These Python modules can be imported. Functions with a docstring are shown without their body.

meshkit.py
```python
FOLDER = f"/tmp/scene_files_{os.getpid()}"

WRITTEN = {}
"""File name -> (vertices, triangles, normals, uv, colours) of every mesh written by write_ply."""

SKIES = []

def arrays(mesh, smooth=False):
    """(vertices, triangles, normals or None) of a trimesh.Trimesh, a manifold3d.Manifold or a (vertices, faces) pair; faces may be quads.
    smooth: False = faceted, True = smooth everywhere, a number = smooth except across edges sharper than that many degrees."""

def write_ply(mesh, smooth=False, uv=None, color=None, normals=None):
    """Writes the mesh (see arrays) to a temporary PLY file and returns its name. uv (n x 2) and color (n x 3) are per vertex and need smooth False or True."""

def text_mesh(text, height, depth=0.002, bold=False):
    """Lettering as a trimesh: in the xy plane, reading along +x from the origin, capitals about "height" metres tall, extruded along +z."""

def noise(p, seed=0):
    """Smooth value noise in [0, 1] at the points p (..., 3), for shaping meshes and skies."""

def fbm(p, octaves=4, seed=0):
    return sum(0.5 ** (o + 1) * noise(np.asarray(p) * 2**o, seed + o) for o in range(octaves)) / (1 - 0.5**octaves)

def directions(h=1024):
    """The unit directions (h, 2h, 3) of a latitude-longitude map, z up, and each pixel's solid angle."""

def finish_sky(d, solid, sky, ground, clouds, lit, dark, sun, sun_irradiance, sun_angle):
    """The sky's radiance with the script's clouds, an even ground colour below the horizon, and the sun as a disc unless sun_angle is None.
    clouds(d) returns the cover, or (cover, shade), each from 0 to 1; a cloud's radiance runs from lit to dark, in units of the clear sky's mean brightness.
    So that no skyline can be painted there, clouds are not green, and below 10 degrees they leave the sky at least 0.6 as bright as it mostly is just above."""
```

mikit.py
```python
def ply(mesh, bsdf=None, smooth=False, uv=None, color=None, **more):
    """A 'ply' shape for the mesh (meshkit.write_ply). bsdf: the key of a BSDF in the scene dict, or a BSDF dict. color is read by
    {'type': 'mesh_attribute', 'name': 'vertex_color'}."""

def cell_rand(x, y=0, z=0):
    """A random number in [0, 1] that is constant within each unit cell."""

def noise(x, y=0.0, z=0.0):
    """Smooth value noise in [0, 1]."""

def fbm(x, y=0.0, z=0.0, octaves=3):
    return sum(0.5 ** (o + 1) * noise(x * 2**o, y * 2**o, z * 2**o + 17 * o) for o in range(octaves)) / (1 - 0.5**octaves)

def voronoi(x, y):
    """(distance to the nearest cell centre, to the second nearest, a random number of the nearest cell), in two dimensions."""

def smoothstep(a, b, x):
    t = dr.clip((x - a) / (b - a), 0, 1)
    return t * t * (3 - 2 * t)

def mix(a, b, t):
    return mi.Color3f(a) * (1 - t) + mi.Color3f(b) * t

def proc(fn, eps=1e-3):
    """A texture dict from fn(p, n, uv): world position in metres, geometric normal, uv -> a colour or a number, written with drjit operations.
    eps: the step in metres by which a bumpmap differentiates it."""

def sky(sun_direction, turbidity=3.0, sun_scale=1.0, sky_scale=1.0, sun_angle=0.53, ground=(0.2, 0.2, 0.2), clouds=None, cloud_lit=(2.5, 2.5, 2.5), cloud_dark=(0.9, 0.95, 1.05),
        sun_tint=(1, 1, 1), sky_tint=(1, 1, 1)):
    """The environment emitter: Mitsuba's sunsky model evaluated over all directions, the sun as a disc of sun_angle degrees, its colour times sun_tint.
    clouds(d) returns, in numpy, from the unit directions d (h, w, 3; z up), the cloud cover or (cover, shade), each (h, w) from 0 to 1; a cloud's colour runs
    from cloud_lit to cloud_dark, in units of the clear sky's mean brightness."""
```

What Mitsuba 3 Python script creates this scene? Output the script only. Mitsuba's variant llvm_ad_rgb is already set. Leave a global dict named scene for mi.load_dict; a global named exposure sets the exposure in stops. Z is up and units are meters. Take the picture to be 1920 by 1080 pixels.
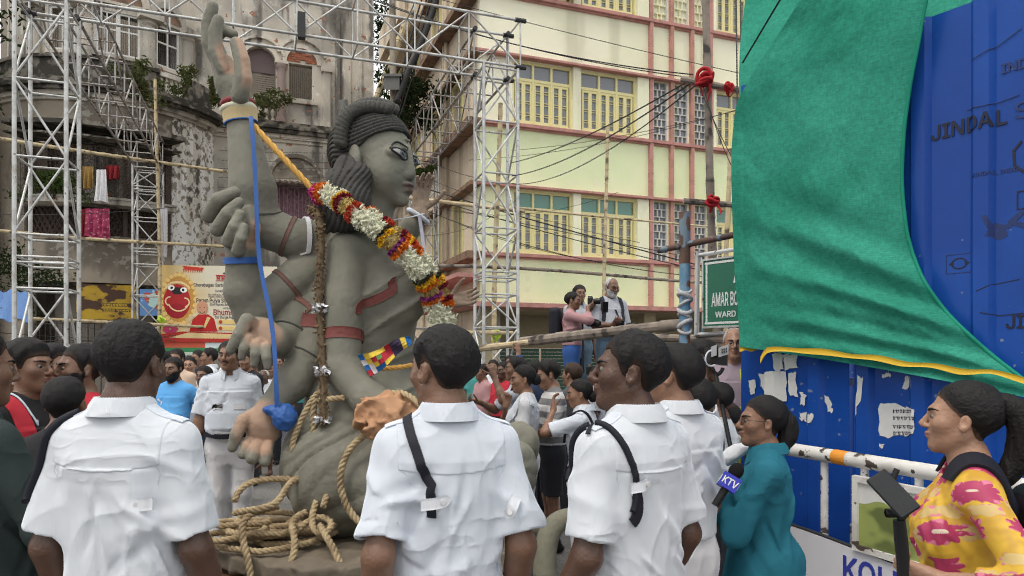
import math, numpy as np, trimesh, shapely
import shapely.geometry as sg
import drjit as dr
import mitsuba as mi
import mikit, meshkit
from mikit import noise, fbm, voronoi, smoothstep, mix, cell_rand
T = mi.ScalarTransform4f
scene, labels = {}, {}

# ------------------------------------------------------------------ camera, sky, exposure
CAM_H, F, HY = 1.64, 1330.0, 668.0          # eye height; focal length and horizon row in 1920x1080 pixels
scene['view'] = {'type': 'perspective', 'fov': math.degrees(2*math.atan(960/F)), 'fov_axis': 'x', 'near_clip': 0.05, 'far_clip': 2000.0,
                   'principal_point_offset_x': 0.0, 'principal_point_offset_y': -(HY-540)/1080,
                   'to_world': T().look_at(origin=[0, 0, CAM_H], target=[0, 1, CAM_H], up=[0, 0, 1])}
scene['sky'] = mikit.sky([-0.30, -0.42, 1.0], turbidity=3, sun_scale=0.22, sun_angle=22, sun_tint=(.92, 1.0, 1.12), clouds=lambda d: np.ones(d.shape[:2]),
                         cloud_lit=(2.5, 2.5, 2.5))
exposure = 2.5

# ------------------------------------------------------------------ helpers
def at(x, y, Y):
    """The point at distance Y in front of the camera that the photograph shows at pixel x, y."""
    return np.array([(x-960)/F*Y, Y, CAM_H+(HY-y)/F*Y])
def A(*p): return np.array(p, float)
def unit(v): v = np.asarray(v, float); return v/max(np.linalg.norm(v), 1e-12)
def numbered(name):
    k, i = name, 0
    while k in USED:
        i += 1; k = f'{name}_{i:03d}'
    USED.add(k); return k
USED = set()
def thing(name, label, cat, group=None):
    k = numbered(name); labels[k] = {'label': label, 'category': cat}
    if group: labels[k]['group'] = group
    return k
def put(name, mesh, m, parent=None, smooth=False, color=None, label=None, uv=None):
    """One entry of the scene; parts are keyed parent__name."""
    k = numbered(name if parent is None else parent+'__'+name)
    scene[k] = mikit.ply(mesh, 'm_'+m, smooth=smooth, color=color, uv=uv)
    if label: labels[k] = {'label': label}
    return k
def solo(name, mesh, m, label, cat, group=None, smooth=False, color=None):
    k = put(name, mesh, m, None, smooth, color); labels[k] = {'label': label, 'category': cat}
    if group: labels[k]['group'] = group
    return k
def struct(name, mesh, m, smooth=False):
    k = put(name, mesh, m, None, smooth); labels[k] = {'kind': 'structure'}; return k
def cat(*ms):
    ms = [m for m in ms if m is not None]
    v, f, n = [], [], 0
    for a, b in ms:
        v.append(a); f.append(np.asarray(b)+n); n += len(a)
    return np.vstack(v), np.vstack(f)
BOXF = np.array([[0,2,3],[0,3,1],[4,5,7],[4,7,6],[0,1,5],[0,5,4],[2,6,7],[2,7,3],[0,4,6],[0,6,2],[1,3,7],[1,7,5]])
def hexa(pts): return np.asarray(pts, float), BOXF
class Frame:
    """A facade's frame: u along it, v out of it, z up."""
    def __init__(s, o, deg): s.o = A(o[0], o[1], 0); t = math.radians(deg); s.a = A(math.cos(t), math.sin(t), 0); s.n = A(math.sin(t), -math.cos(t), 0); s.deg = deg
    def p(s, u, v, z): return s.o+s.a*u+s.n*v+A(0, 0, z)
    def box(s, u0, u1, v0, v1, z0, z1): return hexa([s.p(u, v, z) for u in (u0, u1) for v in (v1, v0) for z in (z0, z1)])
    def map(s, m):
        v = np.asarray(m[0] if isinstance(m, tuple) else m.vertices); f = m[1] if isinstance(m, tuple) else np.asarray(m.faces)
        return s.o+v[:, :1]*s.a+v[:, 1:2]*s.n+v[:, 2:3]*A(0, 0, 1), np.asarray(f)[:, ::-1]
    def plate(s, poly, v0, v1):
        """A polygon drawn in (u, z) as a slab from v0 to v1."""
        ms = []
        for g in getattr(poly, 'geoms', [poly]):
            m = trimesh.creation.extrude_polygon(g, v1-v0, engine='earcut')
            ms.append(s.map((np.c_[m.vertices[:, 0], m.vertices[:, 2]+v0, m.vertices[:, 1]], m.faces)))
        return cat(*ms)
def frames(path):
    path = np.asarray(path, float); t = np.gradient(path, axis=0); t /= np.linalg.norm(t, axis=1)[:, None]+1e-12
    n = np.cross(t[0], [0, 0, 1.0]) if abs(t[0][2]) < .9 else np.cross(t[0], [1.0, 0, 0])
    N = []
    for k in range(len(path)):
        n = n-t[k]*(n@t[k]); n = unit(n); N.append(n)
    N = np.array(N); return t, N, np.cross(t, N)
def tube(path, r, seg=8, cap=True):
    path = np.asarray(path, float); n = len(path); _, N, B = frames(path); r = np.broadcast_to(r, n)
    a = np.arange(seg)*2*np.pi/seg
    v = (path[:, None]+r[:, None, None]*(N[:, None]*np.cos(a)[None, :, None]+B[:, None]*np.sin(a)[None, :, None])).reshape(-1, 3)
    i, j = np.meshgrid(np.arange(n-1), np.arange(seg), indexing='ij'); j2 = (j+1) % seg
    f = np.vstack([np.c_[(i*seg+j).ravel(), (i*seg+j2).ravel(), ((i+1)*seg+j2).ravel()], np.c_[(i*seg+j).ravel(), ((i+1)*seg+j2).ravel(), ((i+1)*seg+j).ravel()]])
    if cap:
        k = np.arange(1, seg-1); z = np.zeros_like(k); b = (n-1)*seg
        f = np.vstack([f, np.c_[z, k+1, k], np.c_[z+b, k+b, k+1+b]])
    return v, f
def spline(pts, n):
    """Catmull-Rom through the points."""
    P = np.asarray(pts, float); d = np.r_[0, np.cumsum(np.linalg.norm(np.diff(P, axis=0), axis=1)**.5)]
    from scipy.interpolate import CubicSpline
    return CubicSpline(d, P)(np.linspace(0, d[-1], n))
def sag(a, b, s, n=24):
    t = np.linspace(0, 1, n)[:, None]; p = np.asarray(a)*(1-t)+np.asarray(b)*t; p[:, 2] -= 4*s*(t*(1-t))[:, 0]; return p
UNIT_ROD = {}
def rod(name, a, b, r, m, parent=None):
    """A straight round bar; all bars of a material share one unit mesh."""
    if m not in UNIT_ROD: UNIT_ROD[m] = mikit.ply(tube([[0, 0, 0], [0, 0, .5], [0, 0, 1]], 1.0, 10), 'm_'+m, smooth=40)
    a, b = A(*a), A(*b); L = np.linalg.norm(b-a); z = (b-a)/L; x = unit(np.cross(z, [0, 0, 1] if abs(z[2]) < .9 else [1, 0, 0])); y = np.cross(z, x)
    M = np.eye(4); M[:3, 0], M[:3, 1], M[:3, 2], M[:3, 3] = x*r, y*r, z*L, a
    k = numbered(name if parent is None else parent+'__'+name); scene[k] = {**UNIT_ROD[m], 'to_world': T(M)}; return k
def lathe(prof, c, seg=16):
    prof = np.asarray(prof, float); return tube2(prof, np.asarray(c, float), seg)
def tube2(prof, c, seg):
    n = len(prof); a = np.arange(seg)*2*np.pi/seg
    v = np.stack([prof[:, :1]*np.cos(a), prof[:, :1]*np.sin(a), np.repeat(prof[:, 1:2], seg, 1)], -1).reshape(-1, 3)+c
    i, j = np.meshgrid(np.arange(n-1), np.arange(seg), indexing='ij'); j2 = (j+1) % seg
    return v, np.vstack([np.c_[(i*seg+j).ravel(), (i*seg+j2).ravel(), ((i+1)*seg+j2).ravel()], np.c_[(i*seg+j).ravel(), ((i+1)*seg+j2).ravel(), ((i+1)*seg+j).ravel()]])
def sheet(G):
    """Grid of points (n, m, 3) -> mesh."""
    n, m = G.shape[:2]; i, j = np.meshgrid(np.arange(n-1), np.arange(m-1), indexing='ij'); a = (i*m+j).ravel()
    return G.reshape(-1, 3), np.vstack([np.c_[a, a+m, a+m+1], np.c_[a, a+m+1, a+1]])
def slab(G, t):
    """A sheet with a thickness: two skins and a rim."""
    n, m = G.shape[:2]; v, f = sheet(G)
    tm = trimesh.Trimesh(v, f, process=False); N = tm.vertex_normals
    k = len(v); a = np.arange(n*m).reshape(n, m); rim = np.r_[a[0, :], a[1:, -1], a[-1, -2::-1], a[-2:0:-1, 0]]; r2 = np.roll(rim, -1)
    return np.vstack([v+N*t/2, v-N*t/2]), np.vstack([f, f[:, ::-1]+k, np.c_[rim, rim+k, r2], np.c_[r2, rim+k, r2+k]])
def text(s, h, depth=.002, bold=False):
    m = meshkit.text_mesh(s, h, depth, bold); return np.array(m.vertices), np.array(m.faces)

# signed distances
def cone(P, a, b, r1, r2):
    a = np.asarray(a, P.dtype); ab = np.asarray(b, P.dtype)-a; x, y, z = P[:, 0]-a[0], P[:, 1]-a[1], P[:, 2]-a[2]; t = (x*ab[0]+y*ab[1]+z*ab[2])*P.dtype.type(1/max(float(ab@ab), 1e-9)); np.minimum(np.maximum(t, 0, out=t), 1, out=t)
    x -= t*ab[0]; y -= t*ab[1]; z -= t*ab[2]; return np.sqrt(x*x+y*y+z*z)-(P.dtype.type(r1)+P.dtype.type(r2-r1)*t)
def ell(P, c, r, R=None):
    q = P-np.asarray(c, P.dtype)
    if R is not None: q = q@np.asarray(R, P.dtype)
    r = np.asarray(r, P.dtype); k0 = np.linalg.norm(q/r, axis=1); k1 = np.linalg.norm(q/(r*r), axis=1)+1e-9; return k0*(k0-1)/k1
def rbox(P, c, hs, r, R=None):
    q = P-np.asarray(c, P.dtype)
    if R is not None: q = q@np.asarray(R, P.dtype)
    q = np.abs(q)-(np.asarray(hs, P.dtype)-r); return np.linalg.norm(np.maximum(q, 0), axis=1)+np.minimum(q.max(1), 0)-r
def smin(a, b, k): h = np.maximum(k-np.abs(a-b), 0); return np.minimum(a, b)-h*h*np.float32(.25/k)
def smax(a, b, k): return -smin(-a, -b, k)
def rz(d): c, s = math.cos(math.radians(d)), math.sin(math.radians(d)); return np.array([[c, -s, 0], [s, c, 0], [0, 0, 1.0]])
def rx(d): c, s = math.cos(math.radians(d)), math.sin(math.radians(d)); return np.array([[1.0, 0, 0], [0, c, -s], [0, s, c]])
def ry(d): c, s = math.cos(math.radians(d)), math.sin(math.radians(d)); return np.array([[c, 0, s], [0, 1.0, 0], [-s, 0, c]])
def sdf_mesh(f, lo, hi, h, slack=0.0, B=4):
    """Surface nets on the zero set of f, evaluated only near the surface."""
    lo = np.asarray(lo, float); n = np.maximum(np.ceil((np.asarray(hi)-lo)/(h*B)).astype(int), 1)
    ax = [lo[k]+(np.arange(n[k])+.5)*h*B for k in range(3)]
    C = np.stack(np.meshgrid(*ax, indexing='ij'), -1).reshape(-1, 3).astype(np.float32)
    dc = f(C).reshape(n); act = np.abs(dc) < h*B*1.05+slack
    N = n*B+1; mask = np.zeros(N, bool)
    up = np.repeat(np.repeat(np.repeat(act, B, 0), B, 1), B, 2)
    for a in (0, 1):
        for b in (0, 1):
            for c in (0, 1): mask[a:N[0]-1+a, b:N[1]-1+b, c:N[2]-1+c] |= up
    V = np.ones(N, np.float32); V[:-1, :-1, :-1] = np.repeat(np.repeat(np.repeat(np.where(dc < 0, -1., 1.), B, 0), B, 1), B, 2)
    I = np.argwhere(mask); V[mask] = f((lo+I*h).astype(np.float32))
    S = V < 0
    if not S.any(): raise ValueError('empty sdf')
    s8 = sum(S[a:N[0]-1+a, b:N[1]-1+b, c:N[2]-1+c].astype(np.int8) for a in (0, 1) for b in (0, 1) for c in (0, 1))
    cells = np.argwhere((s8 > 0) & (s8 < 8)); idx = np.full(N-1, -1, np.int64); idx[tuple(cells.T)] = np.arange(len(cells))
    acc, cnt = np.zeros((len(cells), 3)), np.zeros(len(cells))
    for axis in range(3):
        for a in (0, 1):
            for b in (0, 1):
                o = np.zeros(3, int); o[(axis+1) % 3], o[(axis+2) % 3] = a, b; e = o.copy(); e[axis] = 1
                v0 = V[tuple((cells+o).T)]; v1 = V[tuple((cells+e).T)]; x = (v0 < 0) != (v1 < 0)
                t = np.where(x, v0/np.where(x, v0-v1, 1), 0); p = o+np.zeros((len(cells), 3)); p[:, axis] += t
                acc += p*x[:, None]; cnt += x
    vert = lo+(cells+acc/cnt[:, None])*h; Q = []
    for axis in range(3):
        b, c = (axis+1) % 3, (axis+2) % 3; sl0 = [slice(None)]*3; sl1 = [slice(None)]*3; sl0[axis] = slice(0, -1); sl1[axis] = slice(1, None)
        s0, s1 = S[tuple(sl0)], S[tuple(sl1)]; E = np.argwhere(s0 != s1); E = E[(E[:, b] > 0) & (E[:, c] > 0) & (E[:, b] < N[b]-1) & (E[:, c] < N[c]-1)]
        q = []
        for db, dc_ in ((1, 1), (0, 1), (0, 0), (1, 0)):
            z = E.copy(); z[:, b] -= db; z[:, c] -= dc_; q.append(idx[tuple(z.T)])
        q = np.stack(q, 1); fl = s1[tuple(E.T)]; q[fl] = q[fl][:, ::-1]; Q.append(q)
    Q = np.vstack(Q); return vert, np.vstack([Q[:, [0, 1, 2]], Q[:, [0, 2, 3]]])
NTAB = np.random.default_rng(99).random(32**3).astype(np.float32)
def vnoise(P, f, seed=0):
    """Smooth value noise in [0, 1] from a table."""
    P = np.asarray(P, np.float32)*np.float32(f); i = np.floor(P); t = P-i; t = t*t*(3-2*t); i = i.astype(np.int32)+np.int32(seed*7+1024)
    x0, y0, z0 = (i[:, k] & 31 for k in range(3)); x1, y1, z1 = ((i[:, k]+1) & 31 for k in range(3)); x0 = x0*1024; x1 = x1*1024; y0 = y0*32; y1 = y1*32; tx, ty, tz = t[:, 0], t[:, 1], t[:, 2]
    def e(y, z): a = NTAB[x0+y+z]; return a+(NTAB[x1+y+z]-a)*tx
    a = e(y0, z0); a = a+(e(y1, z0)-a)*ty; b = e(y0, z1); b = b+(e(y1, z1)-b)*ty; return a+(b-a)*tz
def grad(f, P, e=2e-3):
    P = np.asarray(P, np.float32); g = np.stack([f(P+np.eye(3, dtype=np.float32)[k]*e)-f(P-np.eye(3, dtype=np.float32)[k]*e) for k in range(3)], 1); return g/(np.linalg.norm(g, axis=1)[:, None]+1e-9)
def project(f, P, off=0.0, it=5):
    P = np.array(P, np.float32)
    for _ in range(it): P = P-grad(f, P)*(f(P)-off)[:, None]*.9
    return P.astype(float)
def ribbon(f, pts, w, t, n=40, off=.0, wdir=None, nw=5):
    """A strip of width w and thickness t that follows the curve over the surface f = 0."""
    c = project(f, spline(pts, n), off); g = grad(f, c); tt = np.gradient(c, axis=0); side = np.cross(tt, g); side /= np.linalg.norm(side, axis=1)[:, None]+1e-9
    if wdir is not None: side = np.tile(unit(wdir), (n, 1))
    G = np.stack([project(f, c+side*w*k, off, 3) for k in np.linspace(-.5, .5, nw)], 1); return slab(G, t)

# ------------------------------------------------------------------ materials
def rgb(*c):
    """sRGB 0..255 -> linear reflectance."""
    c = np.array(c, float)/255; return tuple(np.where(c < .04045, c/12.92, ((c+.055)/1.055)**2.4))
def mat(name, color, rough=.6, spec=.4, two=True, **kw):
    c = color if isinstance(color, dict) else {'type': 'rgb', 'value': [float(x) for x in color]}
    b = {'type': 'principled', 'base_color': c, 'roughness': rough, 'specular': spec, **kw}
    scene['m_'+name] = {'type': 'twosided', 'b': b} if two else b
    return name
def bump(name, color, fn, scale, rough=.7, spec=.3, eps=2e-3, **kw):
    c = color if isinstance(color, dict) else {'type': 'rgb', 'value': [float(x) for x in color]}
    scene['m_'+name] = {'type': 'twosided', 'b': {'type': 'bumpmap', 'tex': mikit.proc(fn, eps=eps), 'scale': scale, 'bsdf': {'type': 'principled', 'base_color': c, 'roughness': rough, 'specular': spec, **kw}}}
    return name
def cl(x): return dr.clip(x, 0, 1)
def old_plaster(p, n, uv):
    a = fbm(p.x*.55, p.y*.55, p.z*.5, 4); st = fbm(p.x*2.3, p.y*2.3, p.z*.22, 4); f = fbm(p.x*5, p.y*5, p.z*4, 3)
    c = mix((.54, .50, .43), (.34, .32, .28), smoothstep(.35, .6, a))
    c = mix(c, (.66, .64, .58), smoothstep(.52, .60, st*.6+f*.4))
    c = mix(c, (.055, .05, .044), smoothstep(.52, .63, st*.62+a*.28+f*.14)*.85)
    return mix(c, (.30, .16, .11), smoothstep(.70, .74, f))
def peel_plaster(p, n, uv):
    f = fbm(p.x*8, p.y*8, p.z*5.2, 4); st = fbm(p.x*3.4, p.y*3.4, p.z*.35, 3); g = fbm(p.x*16, p.y*16, p.z*11, 2)
    c = mix((.72, .73, .72), (.55, .53, .48), smoothstep(.4, .6, st))
    c = mix(c, (.27, .25, .215), smoothstep(.50, .56, f*.65+g*.2+st*.15))
    return mix(c, (.10, .095, .085), smoothstep(.56, .66, st*.6+f*.4))
def dark_plaster(p, n, uv):
    a = fbm(p.x*1.2, p.y*1.2, p.z*.5, 4); f = fbm(p.x*6, p.y*6, p.z*5, 3)
    c = mix((.30, .26, .205), (.16, .14, .115), smoothstep(.4, .6, a)); return mix(c, (.30, .28, .24), smoothstep(.58, .66, f*.6+a*.4))
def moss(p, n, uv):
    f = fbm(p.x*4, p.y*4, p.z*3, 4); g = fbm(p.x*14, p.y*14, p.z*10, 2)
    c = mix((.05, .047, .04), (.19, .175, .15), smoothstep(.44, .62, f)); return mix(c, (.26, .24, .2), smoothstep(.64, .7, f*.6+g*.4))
def yellow_plaster(p, n, uv):
    a = fbm(p.x*.5, p.y*.5, p.z*.5, 3); st = fbm(p.x*2.0, p.y*2.0, p.z*.18, 3); f = fbm(p.x*7, p.y*7, p.z*6, 3)
    c = mix((.74, .775, .50), (.66, .73, .45), smoothstep(.38, .62, a)); c = mix(c, (.54, .58, .38), smoothstep(.56, .72, st*.7+f*.3)*.55)
    return mix(c, (.74, .73, .55), smoothstep(.62, .66, f)*.5)
def upper_plaster(p, n, uv):
    a = fbm(p.x*.5, p.y*.5, p.z*.5, 3); st = fbm(p.x*2.0, p.y*2.0, p.z*.18, 3)
    c = mix((.80, .785, .61), (.74, .74, .54), smoothstep(.38, .62, a)); return mix(c, (.52, .5, .36), smoothstep(.56, .74, st)*.6)
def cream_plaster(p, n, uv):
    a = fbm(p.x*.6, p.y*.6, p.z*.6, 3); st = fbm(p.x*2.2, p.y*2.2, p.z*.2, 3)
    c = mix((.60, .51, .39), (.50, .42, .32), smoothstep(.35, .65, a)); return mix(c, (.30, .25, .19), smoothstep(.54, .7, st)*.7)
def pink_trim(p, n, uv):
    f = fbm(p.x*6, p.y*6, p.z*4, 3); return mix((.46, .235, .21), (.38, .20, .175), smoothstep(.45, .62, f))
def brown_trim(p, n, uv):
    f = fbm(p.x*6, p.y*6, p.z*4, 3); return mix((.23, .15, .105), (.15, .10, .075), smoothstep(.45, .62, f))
def asphalt(p, n, uv):
    f = fbm(p.x*1.3, p.y*1.3, 0., 3); g = noise(p.x*90, p.y*90, 0.)
    c = mix((.085, .083, .08), (.13, .125, .118), smoothstep(.4, .65, f)); return c*(.72+.55*g)
def steel(p, n, uv):
    f = fbm(p.x*7, p.y*7, p.z*5, 3); g = fbm(p.x*30, p.y*30, p.z*18, 2)
    c = mix((.52, .53, .52), (.40, .40, .39), smoothstep(.42, .6, f)); c = mix(c, (.36, .30, .23), smoothstep(.62, .72, f*.6+g*.4)*.7); return mix(c, (.16, .12, .09), smoothstep(.76, .82, g))
def steel_dark(p, n, uv):
    f = fbm(p.x*7, p.y*7, p.z*5, 3); g = fbm(p.x*30, p.y*30, p.z*18, 2)
    c = mix((.36, .35, .34), (.25, .235, .22), smoothstep(.42, .6, f)); return mix(c, (.12, .08, .055), smoothstep(.58, .66, f*.5+g*.5))
def bamboo(p, n, uv):
    f = fbm(p.x*9, p.y*9, p.z*9, 3); c = mix((.50, .41, .25), (.36, .29, .18), smoothstep(.38, .62, f)); return mix(c, (.10, .08, .055), smoothstep(.63, .70, f))
def bamboo_grey(p, n, uv):
    f = fbm(p.x*9, p.y*9, p.z*7, 3); c = mix((.24, .20, .165), (.15, .125, .105), smoothstep(.38, .62, f)); return mix(c, (.05, .042, .036), smoothstep(.60, .68, f))
def blue_sheet(p, n, uv):
    f = fbm(p.x*2, p.y*2, p.z*1.5, 3); g = fbm(p.x*26, p.y*26, p.z*22, 3)
    c = mix((.008, .050, .26), (.010, .066, .32), smoothstep(.35, .65, f)); return mix(c, (.16, .20, .32), smoothstep(.73, .76, g*.75+f*.25))
def net_green(p, n, uv):
    f = fbm(p.x*3, p.y*3, p.z*3, 3); g = .5*fbm(p.x*150, p.y*150, p.z*26, 2)+.5*noise((p.x-p.y)*34, 0., p.z*170)
    c = mix((.040, .285, .195), (.058, .36, .255), smoothstep(.3, .7, f)); return c*(.62+.72*g)
def brick(p, n, uv):
    f = fbm(p.x*8, p.y*8, p.z*8, 3); return mix((.36, .12, .07), (.24, .10, .065), smoothstep(.4, .6, f))
def rust_sign(p, n, uv):
    f = fbm(p.x*2.2, p.y*2.2, p.z*2.6, 4); c = mix((.50, .33, .045), (.36, .23, .05), smoothstep(.4, .6, f)); return mix(c, (.09, .055, .04), smoothstep(.53, .57, f))
for nm, fn in (('old_plaster', old_plaster), ('peel_plaster', peel_plaster), ('dark_plaster', dark_plaster), ('moss_stone', moss), ('yellow_plaster', yellow_plaster), ('upper_plaster', upper_plaster),
               ('cream_plaster', cream_plaster), ('pink_trim', pink_trim), ('brown_trim', brown_trim), ('red_brick', brick), ('rust_sign', rust_sign)):
    mat(nm, mikit.proc(fn), .9, .2)
bump('asphalt', mikit.proc(asphalt), lambda p, n, uv: noise(p.x*70, p.y*70, 0.)+noise(p.x*23, p.y*23, 0.), .004, .85, .3)
mat('steel', mikit.proc(steel), .45, .5, metallic=.45)
mat('steel_dark', mikit.proc(steel_dark), .5, .5, metallic=.3)
mat('bamboo', mikit.proc(bamboo), .6, .4); mat('bamboo_grey', mikit.proc(bamboo_grey), .7, .3)
mat('blue_sheet', mikit.proc(blue_sheet), .30, .22)
scene['m_net'] = {'type': 'principledthin', 'base_color': mikit.proc(net_green), 'roughness': .7, 'diff_trans': .5, 'spec_trans': 0.0}
mat('black_iron', (.025, .025, .027), .5, .4); mat('rust_iron', (.075, .055, .045), .7, .3); mat('grey_brown', (.28, .25, .21), .9, .1)  # last one: even interior plaster tone, used on back walls and shutters
mat('inner_wall', (.42, .40, .35), .9, .2); mat('window_dark', (.06, .06, .055), .8, .2)
mat('pane_glass', (.17, .185, .205), .10, .6); mat('pane_green', (.10, .24, .19), .15, .6)
mat('frame_yellow', (.68, .62, .31), .55, .4); mat('frame_white', (.58, .58, .55), .6, .3); mat('white_paint', (.72, .72, .70), .45, .4)
mat('cable', (.018, .018, .018), .55, .4); mat('wood_brown', (.13, .075, .045), .7, .3)
# ------------------------------------------------------------------ ground
R1 = np.random.default_rng(11)
struct('road', (A([-400, -400, 0], [400, -400, 0], [400, 400, 0], [-400, 400, 0]), np.array([[0, 1, 2], [0, 2, 3]])), 'asphalt')

# ------------------------------------------------------------------ foliage
def leaf_mass(c, r, n, size, seed, squash=(1, 1, 1), droop=0.0):
    g = np.random.default_rng(seed); d = g.normal(size=(n, 3)); d /= np.linalg.norm(d, axis=1)[:, None]
    cl_ = g.normal(size=(max(n//60, 3), 3))*.55; own = cl_[g.integers(len(cl_), size=n)]
    p = A(*c)+(own+d*g.random((n, 1))**.6*.55)*np.asarray(r)*np.asarray(squash)
    a = g.normal(size=(n, 3)); a[:, 2] -= droop; a /= np.linalg.norm(a, axis=1)[:, None]; b = np.cross(a, g.normal(size=(n, 3))); b /= np.linalg.norm(b, axis=1)[:, None]
    s = size*(.6+.8*g.random((n, 1))); q = np.cross(a, b)*s*.18
    v = np.stack([p-a*s*.5, p+b*s*.22+q, p+a*s*.6, p-b*s*.22+q], 1).reshape(-1, 3); k = np.arange(n)[:, None]*4
    return v, np.vstack([k+[0, 1, 2], k+[0, 2, 3]])
for nm, c in (('leaf', (.075, .11, .035)), ('leaf_dark', (.03, .045, .02)), ('leaf_olive', (.10, .115, .045))):
    scene['m_'+nm] = {'type': 'principledthin', 'base_color': {'type': 'rgb', 'value': list(c)}, 'roughness': .55, 'diff_trans': .6}
mat('bark', (.09, .07, .05), .9, .2)
def plant(name, label, c, r, n, size, seed, m='leaf', squash=(1, 1, 1), foot=None, group=None, catg='plant', droop=.2):
    t = thing(name, label, catg, group); put('foliage', leaf_mass(c, r, n, size, seed, squash, droop), m, t)
    g = np.random.default_rng(seed+1); foot = A(*c)-A(0, 0, r*squash[2]) if foot is None else A(*foot)
    st = [tube(spline([foot, (foot+A(*c))/2+g.normal(size=3)*r*.15, A(*c)+g.normal(size=3)*r*.5*A(*squash)], 6), np.linspace(.035, .008, 6)*max(r, .5), 5) for _ in range(5)]
    put('stem', cat(*st), 'bark', t)

# ------------------------------------------------------------------ old corner house with a round bay
TC, TR = A(-16.245, 29.0, 0), 4.2
def arc_box(p0, p1, r0, r1, z0, z1, n=None):
    n = n or max(2, int(abs(p1-p0)/4)); t = np.radians(np.linspace(p0, p1, n+1)); d = np.c_[np.sin(t), -np.cos(t)]
    ring = []
    for r, z in ((r0, z0), (r1, z0), (r1, z1), (r0, z1)): ring.append(np.c_[TC[0]+d[:, 0]*r, TC[1]+d[:, 1]*r, np.full(n+1, z)])
    v = np.stack(ring, 1).reshape(-1, 3); f = []
    for i in range(n):
        for k in range(4): a, b = i*4+k, i*4+(k+1) % 4; f += [[a, b, b+4], [a, b+4, a+4]]
    e = n*4; f += [[0, 2, 1], [0, 3, 2], [e, e+1, e+2], [e, e+2, e+3]]
    return v, np.array(f)
def tf(phi, r=TR):
    """Facade frame tangent to the bay at the angle phi."""
    t = math.radians(phi); return Frame(TC+A(math.sin(t)*r, -math.cos(t)*r, 0), phi)
OH = thing('old_house', 'weathered old corner house with a round bay, arched upper windows and black mould streaks', 'house')
W = put('wall', cat(arc_box(56, 112, TR-.5, TR, 4.6, 10.7), arc_box(56, 112, TR-.4, TR-.02, 0, 4.6)), 'peel_plaster', OH, label='bay wall with badly peeled whitewash')
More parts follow.
